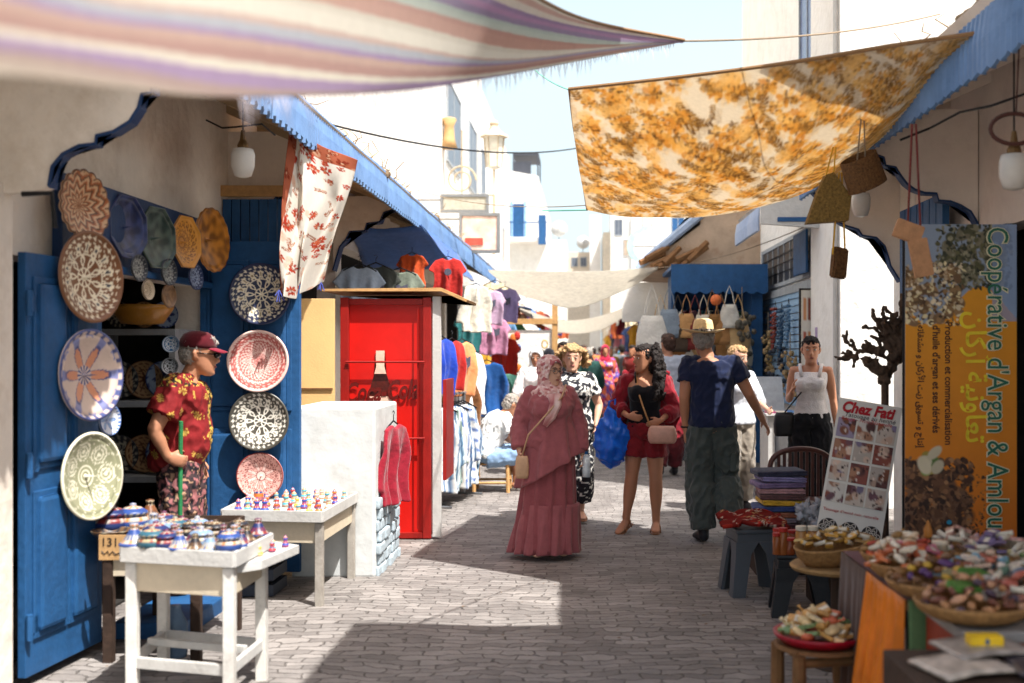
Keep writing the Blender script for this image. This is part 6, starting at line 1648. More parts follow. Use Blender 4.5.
# ---------------------------------------------------------------- plastic stools, chair, textiles
def plastic_stool(p, lab, w, h, m, rz=0.):
    t = thing('plastic_stool', lab, 'stool', p, rz)
    bm = BM(); box(bm, (-w/2, -w/2, h-.03), (w/2, w/2, h), .012); box(bm, (-w/2+.01, -w/2+.01, h-.09), (w/2-.01, w/2-.01, h-.031), .005); obj('seat', bm, m, t)
    for sx in (-1, 1):
        for sy in (-1, 1):
            bm = BM(); f = 1.22
            rings(bm, [[V((sx*(a*f2), sy*(b*f2), z)) for a, b in ((w/2, w/2), (w/2-lw, w/2), (w/2-lw, w/2-.02), (w/2-.02, w/2-lw), (w/2, w/2-lw))] for z, f2, lw in ((h-.08, 1., .15), (h-.16, 1.03, .1), (.02, f, .07), (0, f, .07))])
            obj('leg', bm, m, t)
    return t
GP = mat('grey_plastic', '#4f545a', rough=.45, var=.05, bump=.05)
s1 = (at(752, 0, 7.5).x, 7.5, 0)
plastic_stool(s1, 'dark grey plastic stool holding the patterned red cloth', .3, .44, GP, .15)
plastic_stool((at(800, 0, 6.9).x, 6.9, 0), 'black plastic stool holding the jars', .3, .38, mat('black_plastic', '#1f2023', rough=.4), -.1)
def heap(bm, n, sx, sy, z, rr, f): 
    for i in range(n): f(bm, rr.gauss(0, sx*.4), rr.gauss(0, sy*.4), z+rr.random()*.03, rr)
# patterned cloth heap on stool
rr = random.Random(3); bm = BM()
quadgrid(bm, V((-.22, -.2, .47)), V((.22, -.2, .46)), V((.22, .2, .5)), V((-.22, .2, .49)), 50, 50, -.03, .05)
me_o = obj('patterned_cloth', bm, None, None, True, s1[:2]+(0.0,))
im = floral(51, 51, 1., hx('#7a2420'), [hx('#b5362a'), hx('#d8c8b4')], [hx('#2c2a3a'), hx('#c9a070')], hx('#201a1c'), 60, 2, 1.)
setcol(me_o.data, im.reshape(-1, 3)); me_o.data.materials.append(CLOTHD); me_o.modifiers.new('t', 'SOLIDIFY').thickness = .02; tag(me_o, 'crumpled dark red patterned cloth on the grey stool', 'cloth')
# folded textiles stack
stx = [('#3a3a4c', 'dark slate'), ('#8a80a8', 'lilac'), ('#7f6a8c', 'plum'), ('#b98a8a', 'dusty pink'), ('#6a4a48', 'brown-maroon'), ('#d8a838', 'golden striped'), ('#3f4f80', 'navy striped'), ('#a86a50', 'terracotta'), ('#8f7f86', 'grey mauve'), ('#5a3a3a', 'deep brown')]
bx = at(778, 0, 8.2).x
bm = BM(); box(bm, (bx-.18, 8.05, 0), (bx+.2, 8.4, .32), .01); tag(obj('wooden_crate', bm, DWOOD), 'dark box under the stack of folded blankets', 'crate')
z = .325
for i, (c, nm) in enumerate(stx[::-1]):
    h = .042; bm = BM(); w = .17+R.uniform(-.015, .02)
    box(bm, (-w, -.15, 0), (w, .15, h-.003), .015)
    for f in range(2): box(bm, (-w-.004, -.155, .006+f*.018), (w+.004, -.145, .018+f*.018), .004)
    o = obj('folded_blanket', bm, fab('wool_'+c[1:], c, var=.35, scale=24, bump=.8, bscale=40), None, True, (bx+R.uniform(-.02, .02), 8.2, z)); o.rotation_euler = (0, R.uniform(-.04, .04), R.uniform(-.12, .12)); z += h
    tag(o, '%s folded blanket, %s from the bottom of the stack' % (nm, ordw(i)), 'blanket', 'folded blankets in the stack')
# plastic bag clump right of stack
bm = BM(); rr = random.Random(9)
for i in range(16): ball(bm, (rr.gauss(0, .05), rr.gauss(0, .05), rr.uniform(0, .2)), (rr.uniform(.03, .06), rr.uniform(.03, .06), rr.uniform(.03, .07)), 8)
me = voxel(bm, .012, 1, 'bag', .05, .03); me2 = link('plastic_bag', me, mat('clear_film', '#c8c8cc', rough=.2, alpha=.75, bump=.9, bscale=40, spec=.8), None, True, (bx+.27, 8.0, .34)); tag(me2, 'crumpled clear plastic bag beside the blanket stack', 'bag')
bm = BM(); box(bm, (bx+.21, 7.9, 0), (bx+.35, 8.1, .36), .01); tag(obj('wooden_crate', bm, WOOD), 'small crate under the clear plastic bag', 'crate')
# brown plastic armchair
cb = mat('brown_plastic', '#5b3a33', rough=.4, var=.06, bump=.03)
ch = thing('plastic_armchair', 'brown slatted plastic armchair behind the henna sign', 'chair', (at(806, 0, 8.9).x, 8.9, 0), 0)
bm = BM(); box(bm, (-.22, -.22, .4), (.22, .22, .43), .02); obj('seat', bm, cb, ch)
bm = BM(); n = 20; arc = lambda r, z: [V((r*math.cos(PI*i/n), .22+.0*z-.0+.06*math.sin(PI*i/n)-(.06), z+.1*math.sin(PI*i/n)**.6)) for i in range(n+1)]
tube(bm, [V((.25*math.cos(PI*i/n), .2-.0, .6+.21*math.sin(PI*i/n)**.55)) for i in range(n+1)], .022, 8)
obj('backrest_rim', bm, cb, ch)
for i in range(9):
    x = -.18+i*.045; bm = BM(); zt_ = .6+.21*math.sin(math.acos(x/.25))**.55; box(bm, (x-.013, .19, .43), (x+.013, .205, zt_), .003); obj('back_slat', bm, cb, ch)
for s in (-1, 1):
    bm = BM(); tube(bm, [(s*.25, .2, .6), (s*.27, .05, .63), (s*.27, -.15, .62), (s*.26, -.2, .56), (s*.24, -.2, .42)], .022, 8); obj('armrest', bm, cb, ch)
    for y in (-.2, .2): bm = BM(); tube(bm, [(s*.2, y*.95, .41), (s*.25, y*1.15, 0)], [.028, .02], 8); obj('leg', bm, cb, ch)

# jars on black stool
for i, (px, py, h, r, c, lid, lab) in enumerate(((777, 555, .13, .027, '#8a4a22', '#a8281e', 'red-lidded brown spice jar, front left on the black stool'), (783, 553, .16, .027, '#8f5228', '#b02a20', 'taller red-lidded jar on the black stool'), (790, 557, .1, .03, '#7a3a1c', '#a8281e', 'short red-lidded jar on the black stool'), (801, 551, .17, .033, '#b5814a', '#d8cdb8', 'amber jar with cream lid, left of the pair'), (813, 552, .17, .033, '#a87440', '#d8cdb8', 'amber jar with cream lid, right of the pair'), (777, 545, .13, .026, '#8a4a22', '#a8281e', 'red-lidded jar at the back left of the black stool'), (793, 543, .12, .03, '#7f4424', '#9a241c', 'red-lidded jar at the back centre of the black stool'))):
    Yp = 6.78 if i < 5 else 6.95; x = at(px, 0, Yp).x; t = thing('spice_jar', lab, 'jar', (x, Yp, .382), 0, 'jars on the black plastic stool')
    bm = BM(); lathe(bm, [(r*.95, 0), (r, .005), (r, h*.8), (r*.85, h*.84)], 16); obj('jar_body', bm, mat('jar_'+c[1:], c, rough=.15, var=.2, bump=0), t, True)
    bm = BM(); lathe(bm, [(r*.98, h*.845), (r*1.02, h*.86), (r*1.02, h*.98), (r*.95, h)], 16); obj('lid', bm, mat('lid_'+lid[1:], lid, rough=.4), t)

# ---------------------------------------------------------------- goods stall, lower right
def packets(center, rx, ry, z, n, cols_, names, lab, name, cat, grp, s=.05, kinds=('slab', 'pouch')):
    """individual packets heaped in a dish"""
    rr = random.Random(int(center[0]*100)+n); memo = {}
    for i in range(n):
        a = i*2.39996; q = math.sqrt((i+.5)/n); x = rx*q*math.cos(a); y = ry*q*math.sin(a); c = rr.randrange(len(cols_)); kd = rr.choice(kinds)
        if (kd, c) not in memo:
            bm = BM()
            if kd == 'slab': obox(bm, (0, 0, 0), s*1.9, s*1.1, s*.4, None, s*.06); bmesh.ops.subdivide_edges(bm, edges=[e for e in bm.edges if abs(e.verts[0].co.x-e.verts[1].co.x) > s], cuts=2)
            elif kd == 'pouch':
                vs = ball(bm, (0, 0, 0), (s*.9, s*.65, s*.4), 10)
                for v in vs: v.co = v.co*(1+.25*noise.noise(v.co*40))
                tube(bm, [(s*.7, 0, 0), (s*1.1, 0, s*.1), (s*1.35, 0, s*.25)], [s*.15, s*.07, s*.25], 6)
            elif kd == 'nut': ball(bm, (0, 0, 0), (s*.6, s*.4, s*.35), 8)
            elif kd == 'roll': tube(bm, [(-s, 0, 0), (s, 0, 0)], s*.32, 8)
            bmesh.ops.recalc_face_normals(bm, faces=bm.faces); me = bpy.data.meshes.new('packet'); bm.to_mesh(me); bm.free()
            if kd != 'slab': me.shade_smooth()
            me.materials.append(mat('goods_'+cols_[c][1:], cols_[c], rough=.35, var=.3, scale=40, bump=.4, bscale=50)); me.materials.append(mat('wrapper_cream', '#d6ccb8', rough=.4)); memo[(kd, c)] = me
            if kd in ('slab', 'roll'):
                for f_ in me.polygons:
                    if abs(f_.center.x) < s*.45 and (kd == 'roll' or f_.normal.z > .5): f_.material_index = 1
        o = bpy.data.objects.new(name, memo[(kd, c)]); COL.objects.link(o); o.location = (center[0]+x, center[1]+y, z+s*.4+(1-q)*s*2.4+rr.uniform(0, s*.5)); o.rotation_euler = (rr.uniform(-.5, .5), rr.uniform(-.5, .5), rr.uniform(0, 6))
        pos = ['right', 'back right', 'back', 'back left', 'left', 'front left', 'front', 'front right'][int(((a % (2*PI))/(2*PI)*8+.5)) % 8]
        tag(o, '%s %s %s %s' % (names[c], cat, 'in the middle of' if q < .5 else 'at the '+pos+' of', lab), cat, grp+' '+names[c]+(' middle' if q < .5 else ' '+pos))
def basket(p, r, h, lab, m=WICKER, name='wicker_basket', cat='basket', ell=1., tilt=(0, 0, 0)):
    bm = BM(); prof = [(r*.6, 0), (r*.75, .005), (r*.95, h*.6), (r, h), (r*1.03, h+.008), (r*.99, h+.014), (r*.92, h*.6), (r*.7, .02), (.01, .015)]
    n = 40; rs = []
    for q, z in prof: rs.append([V((q*math.cos(2*PI*j/n)*ell*(1+.012*(j % 2)), q*math.sin(2*PI*j/n)*(1+.012*(j % 2)), z)) for j in range(n)])
    rings(bm, rs); o = obj(name, bm, m, None, True, p); o.rotation_euler = tilt; tag(o, lab, cat); return o
# log stool with red tray
sx_, sy_ = at(820, 0, 4.75).x, 4.75
lg = thing('wooden_stool', 'rustic brown log stool under the red tray', 'stool', (sx_, sy_, 0), .2)
for a, b in ((-1, -1), (1, -1), (1, 1), (-1, 1)):
    bm = BM(); tube(bm, [(a*.155, b*.13, 0), (a*.14, b*.12, .2), (a*.14, b*.12, .36)], [.026, .03, .028], 9); obj('leg', bm, WOOD, lg)
bm = BM()
for z in (.12, .33):
    tube(bm, [(-.14, -.12, z), (.14, -.12, z)], .02, 8); tube(bm, [(-.14, .12, z), (.14, .12, z)], .02, 8)
    tube(bm, [(-.14, -.12, z+.03), (-.14, .12, z+.03)], .018, 8); tube(bm, [(.14, -.12, z+.03), (.14, .12, z+.03)], .018, 8)
obj('stretcher', bm, WOOD, lg)
bm = BM(); lathe(bm, [(.01, .375), (.18, .38), (.19, .365), (.01, .36)], 24); obj('seat', bm, WOOD, lg)
bm = BM(); lathe(bm, [(.01, 0), (.15, 0), (.19, .03), (.195, .045), (.185, .045), (.14, .012), (.01, .012)], 32); tag(obj('red_tray', bm, mat('crimson_plastic', '#a31228', rough=.3), None, True, (sx_, sy_, .382)), 'crimson round tray of little packets on the log stool', 'tray')
packets((sx_, sy_), .15, .15, .40, 46, ['#d9bd8a', '#c9985a', '#e6d3a8', '#b88a4a', '#c96a4a', '#7f9a6a', '#e0c090'], ['cream', 'caramel', 'ivory', 'honey', 'salmon', 'sage', 'straw'], 'the red tray heap', 'soap_packet', 'packet', 'packets heaped on the red tray', .042, ('slab', 'slab', 'pouch'))
# round board with long basket
tx, ty = at(838, 0, 5.7).x, 5.7
pdl = thing('pedestal_table', 'small round pedestal table carrying the long wicker basket', 'table', (tx, ty, 0))
bm = BM(); lathe(bm, [(.02, .5), (.23, .505), (.24, .52), (.23, .53), (.02, .53)], 30); obj('tabletop', bm, mat('straw_board', '#9c7a4e', rough=.8, var=.3, scale=20), pdl)
bm = BM(); lathe(bm, [(.12, 0), (.13, .02), (.04, .06), (.035, .45), (.08, .5)], 16); obj('pedestal', bm, DWOOD, pdl)
b_ = basket((tx-.02, ty-.02, .545), .13, .09, 'long oval wicker basket of golden packets tilted toward the lane', tilt=(.12, -.12, .3), ell=1.6)
packets((tx+.0, ty), .2, .1, .61, 34, ['#b98a3a', '#d0a050', '#8f6a2c', '#c8a868'], ['dark gold', 'gold', 'bronze', 'pale gold'], 'the long wicker basket', 'gold_packet', 'packet', 'golden packets in the long basket', .034, ('slab', 'roll'))
# main table
mt = thing('market_table', 'broad stall table lower right draped in green and orange cloth', 'table', (0, 0, 0))
tz = .72
X0, X1, Y0, Y1 = 1.13, 2.5, 4.0, 4.95
bm = BM(); box(bm, (X0, Y0, tz-.04), (X1, Y1, tz), .006); obj('tabletop', bm, WOOD, mt)
for x in (X0+.05, X1-.05):
    for y in (Y0+.05, Y1-.05): bm = BM(); box(bm, (x-.03, y-.03, 0), (x+.03, y+.03, tz-.042)); obj('leg', bm, DWOOD, mt)
def drape(name, pts, z0, z1, m, lab, amp=.03, k=11, n=90):
    bm = BM(); rs = []; P_ = [V((p[0], p[1], 0)) for p in pts]; C_ = curve_pts(P_, n) if len(P_) > 2 else [P_[0].lerp(P_[1], i/n) for i in range(n+1)]
    for j in range(13):
        t = j/12; row = []
        for i, p in enumerate(C_):
            d = (C_[min(i+1, n)]-C_[max(i-1, 0)]).normalized(); q = V((d.y, -d.x, 0)); s = i/n
            w = amp*t*(math.sin(k*2*PI*s)+.5*math.sin(k*4.7*s+2)); row.append(V((p.x, p.y, z0+(z1-z0)*t))+q*(w+.004+.03*t))
        rs.append(row)
    rings(bm, rs, close=False); o = obj(name, bm, m, None, True); o.modifiers.new('t', 'SOLIDIFY').thickness = .004; tag(o, lab, 'tablecloth'); return o
OR = fab('orange_silk', '#d9750a', sheen=0, rough=.5, bump=.8, var=.25, scale=5, spec=.4); GR = fab('green_cloth', '#5f7a52', bump=.5)
drape('orange_cloth', [(X0-.01, Y0+.5), (X0-.01, Y0+.35), (X0-.01, Y0+.2), (X0, Y0+.0)], tz+.006, .05, OR, 'bright orange cloth hanging at the corner of the stall table', .06, 7)
drape('brown_cloth', [(X0-.012, Y1-.02), (X0-.014, Y0+.65), (X0-.012, Y0+.5)], tz+.006, .06, fab('brown_drape', '#4a3226'), 'dark brown cloth on the rear side of the stall table', .012, 5)
drape('green_cloth', [(X0-.0, Y0-.02), (X0+.6, Y0-.03), (X1, Y0-.02)], tz+.006, .06, GR, 'faded green cloth hanging down the front of the stall table', .014, 7)
bm = BM(); quadgrid(bm, V((X0-.01, Y0-.02, tz+.006)), V((X1, Y0-.02, tz+.006)), V((X1, Y1, tz+.006)), V((X0-.01, Y1, tz+.006)), 30, 30, 0, .0); 
o = obj('table_cover', bm, fab('maroon_cover', '#5a2028')); tag(o, 'dark maroon cover spread over the stall table top', 'tablecloth')
def onT(px, py): Y = (EYE-tz-.03)*FX/(py-HY); p = at(px, py, Y); return p.x, p.y
trays = [
    ((905, 562), .17, 'round wicker basket of red and cream sachets at the back left of the stall', ['#c9b090', '#a8442c', '#d8cdb8', '#8f6a3a', '#c87a8a'], ['tan', 'rust', 'cream', 'brown', 'pink'], 40, ('pouch', 'slab')),
    ((958, 556), .16, 'wicker basket of dried petals behind the cream pot', ['#b89aa0', '#a87a6a', '#d0b8a0', '#6a4a3a'], ['mauve', 'clay', 'sand', 'umber'], 34, ('slab', 'roll')),
    ((925, 590), .19, 'dark basket of nuts and purple sachets in the stall middle', ['#6a4a30', '#8a6238', '#5a3a68', '#c8a040', '#7a5030'], ['walnut', 'hazel', 'purple', 'yellow', 'chestnut'], 60, ('nut', 'pouch')),
    ((985, 585), .19, 'wide basket of mixed pale soaps at the right of the stall', ['#d8c8b8', '#c8a890', '#7aa0b0', '#c0705a', '#e0dcd0'], ['cream', 'beige', 'blue', 'coral', 'white'], 56, ('slab', 'nut', 'pouch')),
    ((950, 612), .18, 'round wicker basket of brown nuggets with green boxes, front of the stall', ['#a87850', '#6a3f30', '#8f5f50', '#4a3a48', '#b98a6a'], ['light brown', 'dark brown', 'reddish', 'plum', 'fawn'], 54, ('nut', 'nut', 'pouch')),
    ((1012, 604), .17, 'basket of shiny bottles and sachets cut by the right picture edge', ['#8a8a90', '#5a6a7a', '#b0a8a0', '#4f6a58', '#a85a4a'], ['silver', 'slate', 'grey', 'green', 'red'], 44, ('roll', 'pouch')),
    ((1000, 560), .15, 'flat tray of striped packets at the back right of the stall', ['#c89a90', '#a0566a', '#d8d0c4', '#7a6a8a'], ['peach', 'raspberry', 'white', 'violet'], 34, ('roll', 'slab'))]
trays += [((880, 572), .13, 'small round basket of orange and white sachets at the stall corner', ['#c87040', '#d8cdb8', '#a85a3a'], ['orange', 'white', 'rust'], 24, ('pouch', 'slab')),
    ((1040, 575), .16, 'straw basket of bundled herbs cut by the picture edge', ['#6f7a4a', '#8f8a5a', '#a89a6a'], ['green', 'olive', 'khaki'], 30, ('roll', 'nut'))]
for (pp, r, lab, cc, nn, n, kd), short in zip(trays, ('the back left wicker basket', 'the basket behind the cream pot', 'the dark middle basket', 'the wide soap basket', 'the front basket with green boxes', 'the bottle basket at the right edge', 'the striped packet tray', 'the small corner basket', 'the herb basket at the picture edge')):
    x, y = onT(*pp); x = max(x, X0+r*.7); basket((x, y, tz+.012), r, .045, lab); packets((x, y), r*.92, r*.92, tz+.045, int(n*.8), cc, nn, short, 'sachet', 'sachet', 'sachets in '+short, .034, kd)
# bottle, cream pot, lid pots, green boxes
x, y = onT(928, 556)
t = thing('argan_bottle', 'tall dark bottle with gold cap standing in the stall middle', 'bottle', (x, y, tz+.008))
bm = BM(); lathe(bm, [(.0, 0), (.055, 0), (.05, .03), (.018, .07), (.015, .1)], 16); obj('bottle_body', bm, mat('dark_olive_glass', '#3a3a28', rough=.2), t, True)
bm = BM(); lathe(bm, [(.017, .1), (.019, .105), (.017, .13), (.008, .155), (.003, .17)], 12); obj('bottle_cap', bm, mat('gold_cap', '#b0702a', rough=.4), t)
for (px, py, r, h, c, lab) in ((940, 562, .03, .055, '#dccbb0', 'cream lidded pot beside the dark bottle'), (952, 590, .035, .04, '#d8cc9a', 'pale yellow round pot among the nuts'), (966, 578, .03, .035, '#e0dcd4', 'white pot among the pale soaps')):
    x, y = onT(px, py); bm = BM(); lathe(bm, [(0, 0), (r, 0), (r, h*.7), (r*1.08, h*.72), (r*1.08, h), (0, h)], 20); tag(obj('cream_pot', bm, mat('pot_'+c[1:], c, rough=.4), None, True, (x, y, tz+.06)), lab, 'pot')
for i, (px, py, rz) in enumerate(((972, 597, .5), (962, 612, .3))):
    x, y = onT(px, py); bm = BM(); obox(bm, (0, 0, 0), .1, .06, .022, None, .003); o = obj('green_box', bm, mat('green_card', '#4f7a38', rough=.4), None, False, (x, y-.02, tz+.115)); o.rotation_euler = (.25, .1, rz); tag(o, ['upper', 'lower'][i]+' lime green box on the nut basket', 'box')
# red chest and magazines in front
rc = thing('red_chest', 'low red-brown chest with pale top in front of the stall', 'chest', (1.5, 3.74, 0.19))
bm = BM(); box(bm, (-.32, -.2, .02), (.5, .2, .5), .006); obj('chest_body', bm, mat('red_brown', '#8f3018', rough=.5), rc)
bm = BM(); box(bm, (-.33, -.21, .5), (.51, .21, .535), .006); obj('chest_top', bm, mat('grey_slab', '#8f8a86', rough=.7), rc)
for i, (x, y, rz, c, lab) in enumerate(((1.1, 3.28, .3, '#b8aca0', 'open pale magazine at the bottom right'), (1.35, 3.25, -.1, '#3f3a40', 'dark glossy magazine at the bottom right'), (1.2, 3.42, .2, '#9a9088', 'grey leaflet under the yellow box'))):
    bm = BM(); quadgrid(bm, V((-.13, -.1, 0)), V((.13, -.1, 0)), V((.13, .1, 0)), V((-.13, .1, 0)), 12, 6, -.012, .004); o = obj('magazine', bm, mat('mag_'+c[1:], c, rough=.3, var=.5, scale=18), None, True, (x, y, .69+i*.008)); o.rotation_euler = (0, 0, rz); o.modifiers.new('t', 'SOLIDIFY').thickness = .008; tag(o, lab, 'magazine')
bm = BM(); box(bm, (.92, 3.1, 0), (1.8, 3.52, .675), .006); tag(obj('low_bench', bm, DWOOD), 'dark low bench under the magazines, bottom right', 'bench')
bm = BM(); obox(bm, (0, 0, 0), .1, .055, .03, None, .003); yb_ = obj('yellow_box', bm, mat('yellow_card', '#e0b820', rough=.4), None, False, (1.2, 3.42, .73)); tag(yb_, 'small bright yellow carton on the magazines', 'box')
bm = BM(); prism(bm, [(.0, .012), (.008, .0), (0, -.012), (-.008, 0)], 'y', -.0285, -.0278) ; obj('carton_print', bm, BLUE, yb_)
# ---------------------------------------------------------------- people of the photograph
def gx(px, Y): return (px-CX)/FX*Y
# 1 woman in dusty rose
ROSE = fab('rose_crepe', '#98575b', bump=.5, bscale=22); ROSE2 = fab('rose_skirt', '#8f4d51', bump=.5, bscale=30)
f = Fig('woman in a flowing dusty rose tunic and tiered skirt with a pale floral headscarf', (gx(550, 8.75), 8.75, .02), .12, 1.53, dict(
    Le=(.25, .02, 1.1), Lw=(.27, -.06, .87), Re=(-.255, .03, 1.12), Rw=(-.27, -.1, .9), Rc=.8, Lc=.8, La=(.1, .02, .1), Ra=(-.12, -.02, .1)), 'fair', .62, .05, 0, 1.2, True, .008, belly=.03)
f.top(ROSE, 'tunic', .94, .028, .02, -.6, .85, disp=.017)
f.skirt(ROSE2, 1.0, .05, .19, .265, 'skirt', amp=.085, kk=13, cx=-.04, seed=2)
f.skirt(ROSE, 1.2, .74, .18, .285, 'tunic_hem', amp=.07, kk=9, cx=.0, seed=5, tilt=.16)
f.skirt(ROSE, .45, .04, .245, .3, 'skirt_tier', amp=.085, kk=15, cx=-.045, seed=9)
hj = f.hijab(None)
def spotty(me, base, cs, sc, th=.15, sd=0):
    b = np.array(hx(base)); out = []
    for v in me.vertices:
        n1 = noise.noise(v.co*sc+V((sd, 0, 0))); n2 = noise.noise(v.co*sc*1.7+V((9+sd, 3, 0)))
        out.append(hx(cs[0]) if n1 > th+.1 else (hx(cs[1 % len(cs)]) if n2 > th+.08 else (hx(cs[2 % len(cs)]) if n1 < -th-.15 else tuple(b))))
    setcol(me, np.array(out))
spotty(hj.data, '#d3a8a2', ['#a85a5e', '#e6d0ca', '#b9807c'], 26); hj.data.materials.clear(); hj.data.materials.append(mat('headscarf_print', (1, 1, 1), attr=True, rough=.9, bump=.4, bscale=18, sheen=.3))
bm = BM(); k = f.k      # scarf tail down the front
qs = [V((.02, -.16, 1.38)), V((.03, -.2, 1.3)), V((-.01, -.21, 1.2)), V((-.06, -.19, 1.12))]
tube(bm, [q*k for q in qs], [(.06*k, .03*k), (.05*k, .022*k), (.04*k, .015*k), (.02*k, .01*k)], 12)
tl = obj('scarf_tail', bm, None, f.root, True)
spotty(tl.data, '#d3a8a2', ['#a85a5e', '#e6d0ca', '#b9807c'], 26); tl.data.materials.append(MATS['headscarf_print'])
bm = BM(); M = f.HM
for q in (-1, 1): tube(bm, [M @ V((q*.032+.024*math.cos(2*PI*i/16), -.104, .004+.019*math.sin(2*PI*i/16))) for i in range(17)], .0022, 5)
tube(bm, [M @ V((-.008, -.106, .006)), M @ V((.008, -.106, .006))], .002, 5)
for q in (-1, 1): tube(bm, [M @ V((q*.056, -.102, .008)), M @ V((q*.074, -.03, .012))], .002, 5)
obj('spectacles', bm, mat('specs', '#3a2a28', rough=.3), f.root)
def bag_thing(name, lab, cat, p, dims, m, rz=0., strap_pts=None, sm=None):
    t = thing(name, lab, cat, p, rz); bm = BM(); w, d, h = dims; n = 28; rs = []
    for q, s in ((0, .85), (.15, 1.), (.5, 1.05), (.85, .95), (1., .8)):
        rs.append([V((w/2*s*math.copysign(abs(math.cos(2*PI*j/n))**.55, math.cos(2*PI*j/n)), d/2*(s if q < 1 else .5)*math.copysign(abs(math.sin(2*PI*j/n))**.7, math.sin(2*PI*j/n)), -h*(1-q))) for j in range(n)])
    rings(bm, rs); obj('bag_body', bm, m, t, True)
    bm = BM(); rings(bm, [[V((w/2*1.0*math.cos(PI*j/12), -d/2*1.1-.002, -h*.55*math.sin(PI*j/12))) for j in range(13)], [V((w/2*1.0*math.cos(PI*j/12), -d/2*1.1-.006, -h*.55*math.sin(PI*j/12)-.001)) for j in range(13)]], close=False) if False else None
    bm.free()
    if strap_pts: bm = BM(); tube(bm, [V(q)-V(p) for q in strap_pts], .007, 6); obj('bag_strap', bm, sm or m, t, True)
    return t
W = lambda fig, q: (Matrix.Translation(fig.root.location) @ Matrix.Rotation(fig.root.rotation_euler.z, 4, 'Z')) @ (V(q)*fig.k)
bag_thing('phone_pouch', 'beige pouch on a strap held by the woman in rose', 'bag', W(f, (-.25, -.17, .87)), (.1, .04, .17), mat('beige_leather', '#c09a78', rough=.5), 0, [W(f, (-.25, -.17, .87)), W(f, (-.2, -.22, 1.05)), W(f, (-.05, -.24, 1.22)), W(f, (.08, -.19, 1.36)), W(f, (.13, -.06, 1.46))])
t = thing('water_bottle', 'small clear water bottle with blue cap in the hand of the woman in rose', 'bottle', W(f, (.3, -.11, .79)))
bm = BM(); lathe(bm, [(0, -.1), (.03, -.1), (.032, -.04), (.028, -.02), (.032, 0), (.03, .05), (.013, .075)], 14); obj('bottle_body', bm, mat('clear_plastic', '#d8e0e6', rough=.1, alpha=.55, bump=0), t, True)
bm = BM(); lathe(bm, [(.014, .075), (.014, .095), (.0, .096)], 12); obj('bottle_cap', bm, BLUE, t)

# 2 woman in black top, red shorts and wrap
f = Fig('young woman with long dark hair in black camisole, dark red shorts and wrap', (gx(645, 9.95), 9.95, .02), -.12, 1.62, dict(
    Re=(-.27, .03, 1.13), Rw=(-.14, -.17, 1.06), Rd=(1, -.15, -.18), Rth=(0, -.1, 1), Rn=(0, 1, 0), Rc=.35, Le=(.27, .04, 1.12), Lw=(.15, -.17, 1.02), Ld=(-.9, -.1, -.35), Lth=(0, -.1, 1), Ln=(0, 1, 0), Lc=.3,
    Rk=(-.12, -.03, .5), Ra=(-.17, -.04, .12), Rt=(-.5, -1, -.35), Lk=(.1, -.02, .49), La=(.1, .02, .085)), 'tan', -.95, -.03, 0, 1.08, True, .008)
BLK = fab('black_jersey', '#17171b', bump=.3)
f.top(BLK, 'camisole', 0, .008, 0, -.1, .42, disp=.004)
bm = BM()
for q in (-1, 1): tube(bm, [V((q*.075, -.112, 1.36))*f.k, V((q*.085, -.07, 1.44))*f.k, V((q*.09, .0, 1.455))*f.k, V((q*.085, .07, 1.4))*f.k], .008*f.k, 6)
obj('top_straps', bm, BLK, f.root, True)
WINE = fab('wine_viscose', '#7a1f26', bump=.5, bscale=25)
f.trousers(WINE, 'shorts', .27, .016, .035, .42, .014)
bm = BM(); f2 = Fig.__new__(Fig)
for S, q in (('L', 1), ('R', -1)):
    f.limb_arm(bm, S, .018, .82, loose=.028)
    tube(bm, [V((q*.19, .03, 1.41))*f.k, V((q*.2, .05, 1.25))*f.k, V((q*.22, .05, 1.08))*f.k, V((q*.25, .06, .92))*f.k, V((q*.26, .07, .84))*f.k], [(.05*f.k, .05*f.k), (.07*f.k, .05*f.k), (.1*f.k, .04*f.k), (.12*f.k, .03*f.k), (.1*f.k, .02*f.k)], 12, side=(1, .3, 0))
tube(bm, [V((-.2, .1, 1.35))*f.k, V((0, .12, 1.4))*f.k, V((.2, .1, 1.35))*f.k], [(.12*f.k, .02*f.k)]*3, 10, side=(0, 0, 1))
tube(bm, [V((0, .12, 1.38))*f.k, V((0, .14, 1.1))*f.k, V((0, .15, .86))*f.k], [(.15*f.k, .02*f.k), (.18*f.k, .025*f.k), (.2*f.k, .02*f.k)], 12)
f.cloth('wrap', bm, fab('wine_wrap', '#861f2a', bump=.6, bscale=25), disp=.016)
f.hair(HAIRD, 'long'); f.sandals(mat('sandal_tan', '#8a5f44', rough=.5))
bag_thing('shoulder_bag', 'small blush pink shoulder bag on the hip of the young woman', 'bag', W(f, (.17, -.24, .98)), (.24, .08, .15), mat('blush_leather', '#c99a86', rough=.4), -.1, [W(f, (.06, -.24, .98)), W(f, (-.01, -.21, 1.15)), W(f, (-.07, -.15, 1.3)), W(f, (-.1, -.06, 1.45)), W(f, (-.08, .07, 1.44))], mat('strap_tan', '#b88a5a'))
